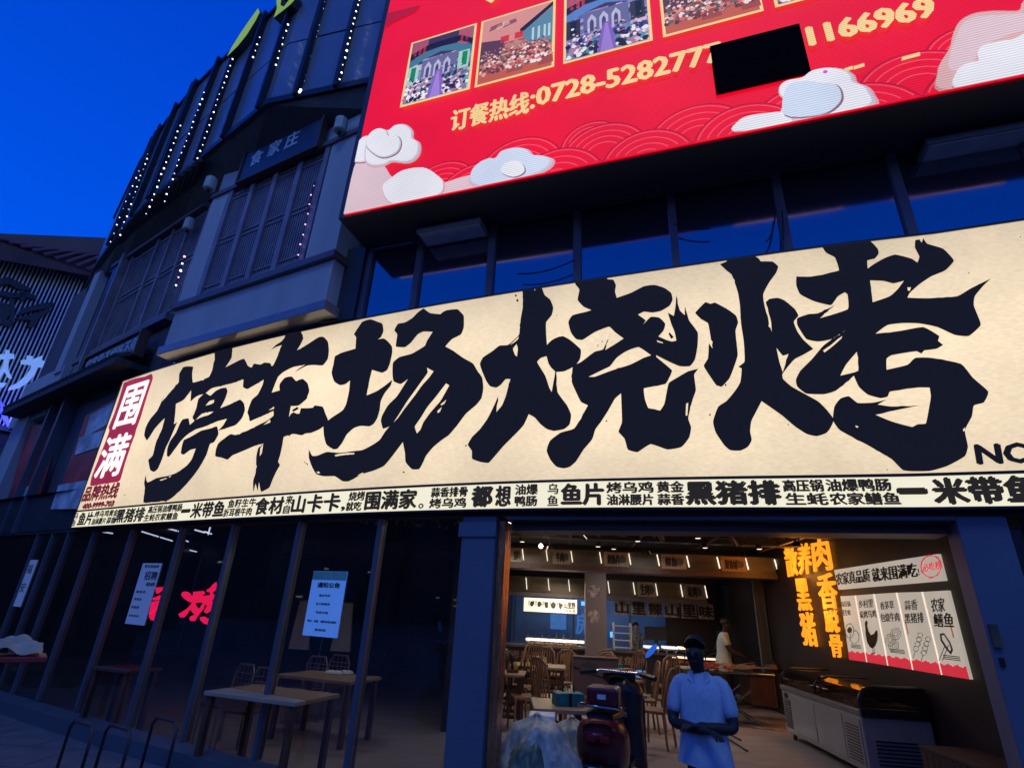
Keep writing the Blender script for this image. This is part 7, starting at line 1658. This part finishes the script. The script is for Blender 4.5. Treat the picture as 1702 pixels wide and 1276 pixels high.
x, y = 4.3 * sin(radians(-45)), 4.3 * cos(radians(-45))
scooter('dark scooter cut off by the left edge of the photo', (x - .10, y - .08, 0), radians(60), body=M['black_plastic'], scale=1.1)
c = Vector(atz(14, 1083, 1.28)); c = Vector((c.x, c.y)) if False else None
r_ = ray(14, 1088); tt = 4.35 / hypot(r_.x, r_.y); P0 = Vector((r_.x * tt, r_.y * tt, CZ + r_.z * tt))
cl_ = thing('folded_cloth', 'crumpled pale cloth lying on a red board on the scooter at the left edge', 'cloth', tuple(P0), radians(40))
mb = MB(); g = 16
def cz(i, j): u_, v_ = i / g - .5, j / g - .5; return (u_ * .28, v_ * .22, .03 + .05 * (1 - 3 * (u_ * u_ + v_ * v_)) + .018 * sin(11 * u_ + 7 * v_) + .012 * cos(19 * v_))
for i in range(g):
    for j in range(g): mb.quad(cz(i, j), cz(i + 1, j), cz(i + 1, j + 1), cz(i, j + 1))
build('cloth_body', mb, mat('pale_cloth', (.35, .38, .28), .9, var=.25, scale=8), cl_, world=False, smooth=True)
box_part('board', (-.17, .17, -.12, .12, -.03, .0), mat('board_red', (.25, .03, .03), .5), cl_, .006)
box_part('board_bracket', (-.12, .0, -.06, .06, -.25, -.031), M['black_plastic'], cl_)

for k, (y0, y1, x0, h) in enumerate(((-36, -20, -46, 13), (-19, -3, -49, 11), (-2, 14, -52, 14))):
    t = thing('side_building', ('southern', 'middle', 'northern')[k] + ' dark building closing the street on the left, mirrored in the shop glass', 'building', (x0, (y0 + y1) / 2, 0), 0, 'dark buildings closing the street')
    mb = MB(); mb.box(x0 - 8, x0, y0, y1, 0, h); mb.box(x0 - 7, x0 - 1, y0 + 2, y1 - 5, h + .002, h + 1.2); build('wall', mb, M['black'], t)
    mb = MB()
    for i in range(7): y = random.uniform(y0 + 1, y1 - 2); z = random.choice((1.0, 1.9, 2.5, 4.4)); mb.box(x0 + .06, x0 + .1, y, y + random.uniform(.15, .6), z, z + .12)
    build('light_specks', mb, M['slit'], t, kind='stuff')  # random glowing boxes added so the glass mirrors bright specks
for k, (p, q, sag) in enumerate((((1290, 345), (1272, 402), .10), ((1300, 350), (1302, 398), .05), ((860, 455), (955, 432), .06), ((1120, 372), (1180, 380), .03))):
    a, b = WR.P(*WR.inv(*p, .12), .12), WR.P(*WR.inv(*q, .12), .12)
    t = thing('loose_cable', ('thin black cable looping beside the sixth window post', 'short black cable hanging beside the sixth window post', 'thin cable sagging across the fourth window', 'thin cable lying across the sixth window')[k], 'cable', tuple(a), 0, 'loose cables over the sign')
    mb = MB(); mb.tube([a.lerp(b, i / 8) - Vector((0, 0, sag * 4 * (i / 8) * (1 - i / 8))) for i in range(9)], .009, 5); build('cable', mb, M['black'], t)
# the dark row of buildings across the car park, which the shop glass and windows mirror
for k, (x0, x1, y0, h) in enumerate(((-60, -36, -38, 12), (-35, -19, -41, 14), (-18, -2, -40, 12), (-1, 14, -42, 13.5), (15, 33, -39, 11.5), (34, 60, -37, 13))):
    t = thing('opposite_building', ('low', 'tall', 'flat-roofed', 'stepped', 'small', 'square')[k] + ' dark building mirrored faintly in the shop glass', 'building', ((x0 + x1) / 2, y0, 0), 0, 'dark buildings across the car park')
    mb = MB(); mb.box(x0, x1, y0 - 8, y0, 0, h); mb.box(x0 + 2, x1 - 5, y0 - 7, y0 - 1, h + .002, h + 1.6); build('wall', mb, M['black'], t)
    mb = MB()
    for i in range(int((x1 - x0) / 3)):
        for j in range(int(h / 3.2)): mb.box(x0 + 1 + i * 3, x0 + 2.4 + i * 3, y0 + .002, y0 + .05, 1.4 + j * 3.1, 2.9 + j * 3.1)
    build('windows', mb, M['backing'], t, kind='stuff')
    mb = MB()
    for i in range(9):
        x = random.uniform(x0 + 1, x1 - 2); z = random.choice((1.2, 2.5, 4.4, 5.6)); mb.box(x, x + random.uniform(.15, .5), y0 + .06, y0 + .1, z, z + .14)
    build('light_specks', mb, M['slit'], t, kind='stuff')  # small glowing spots added for their specks in the mirrored view
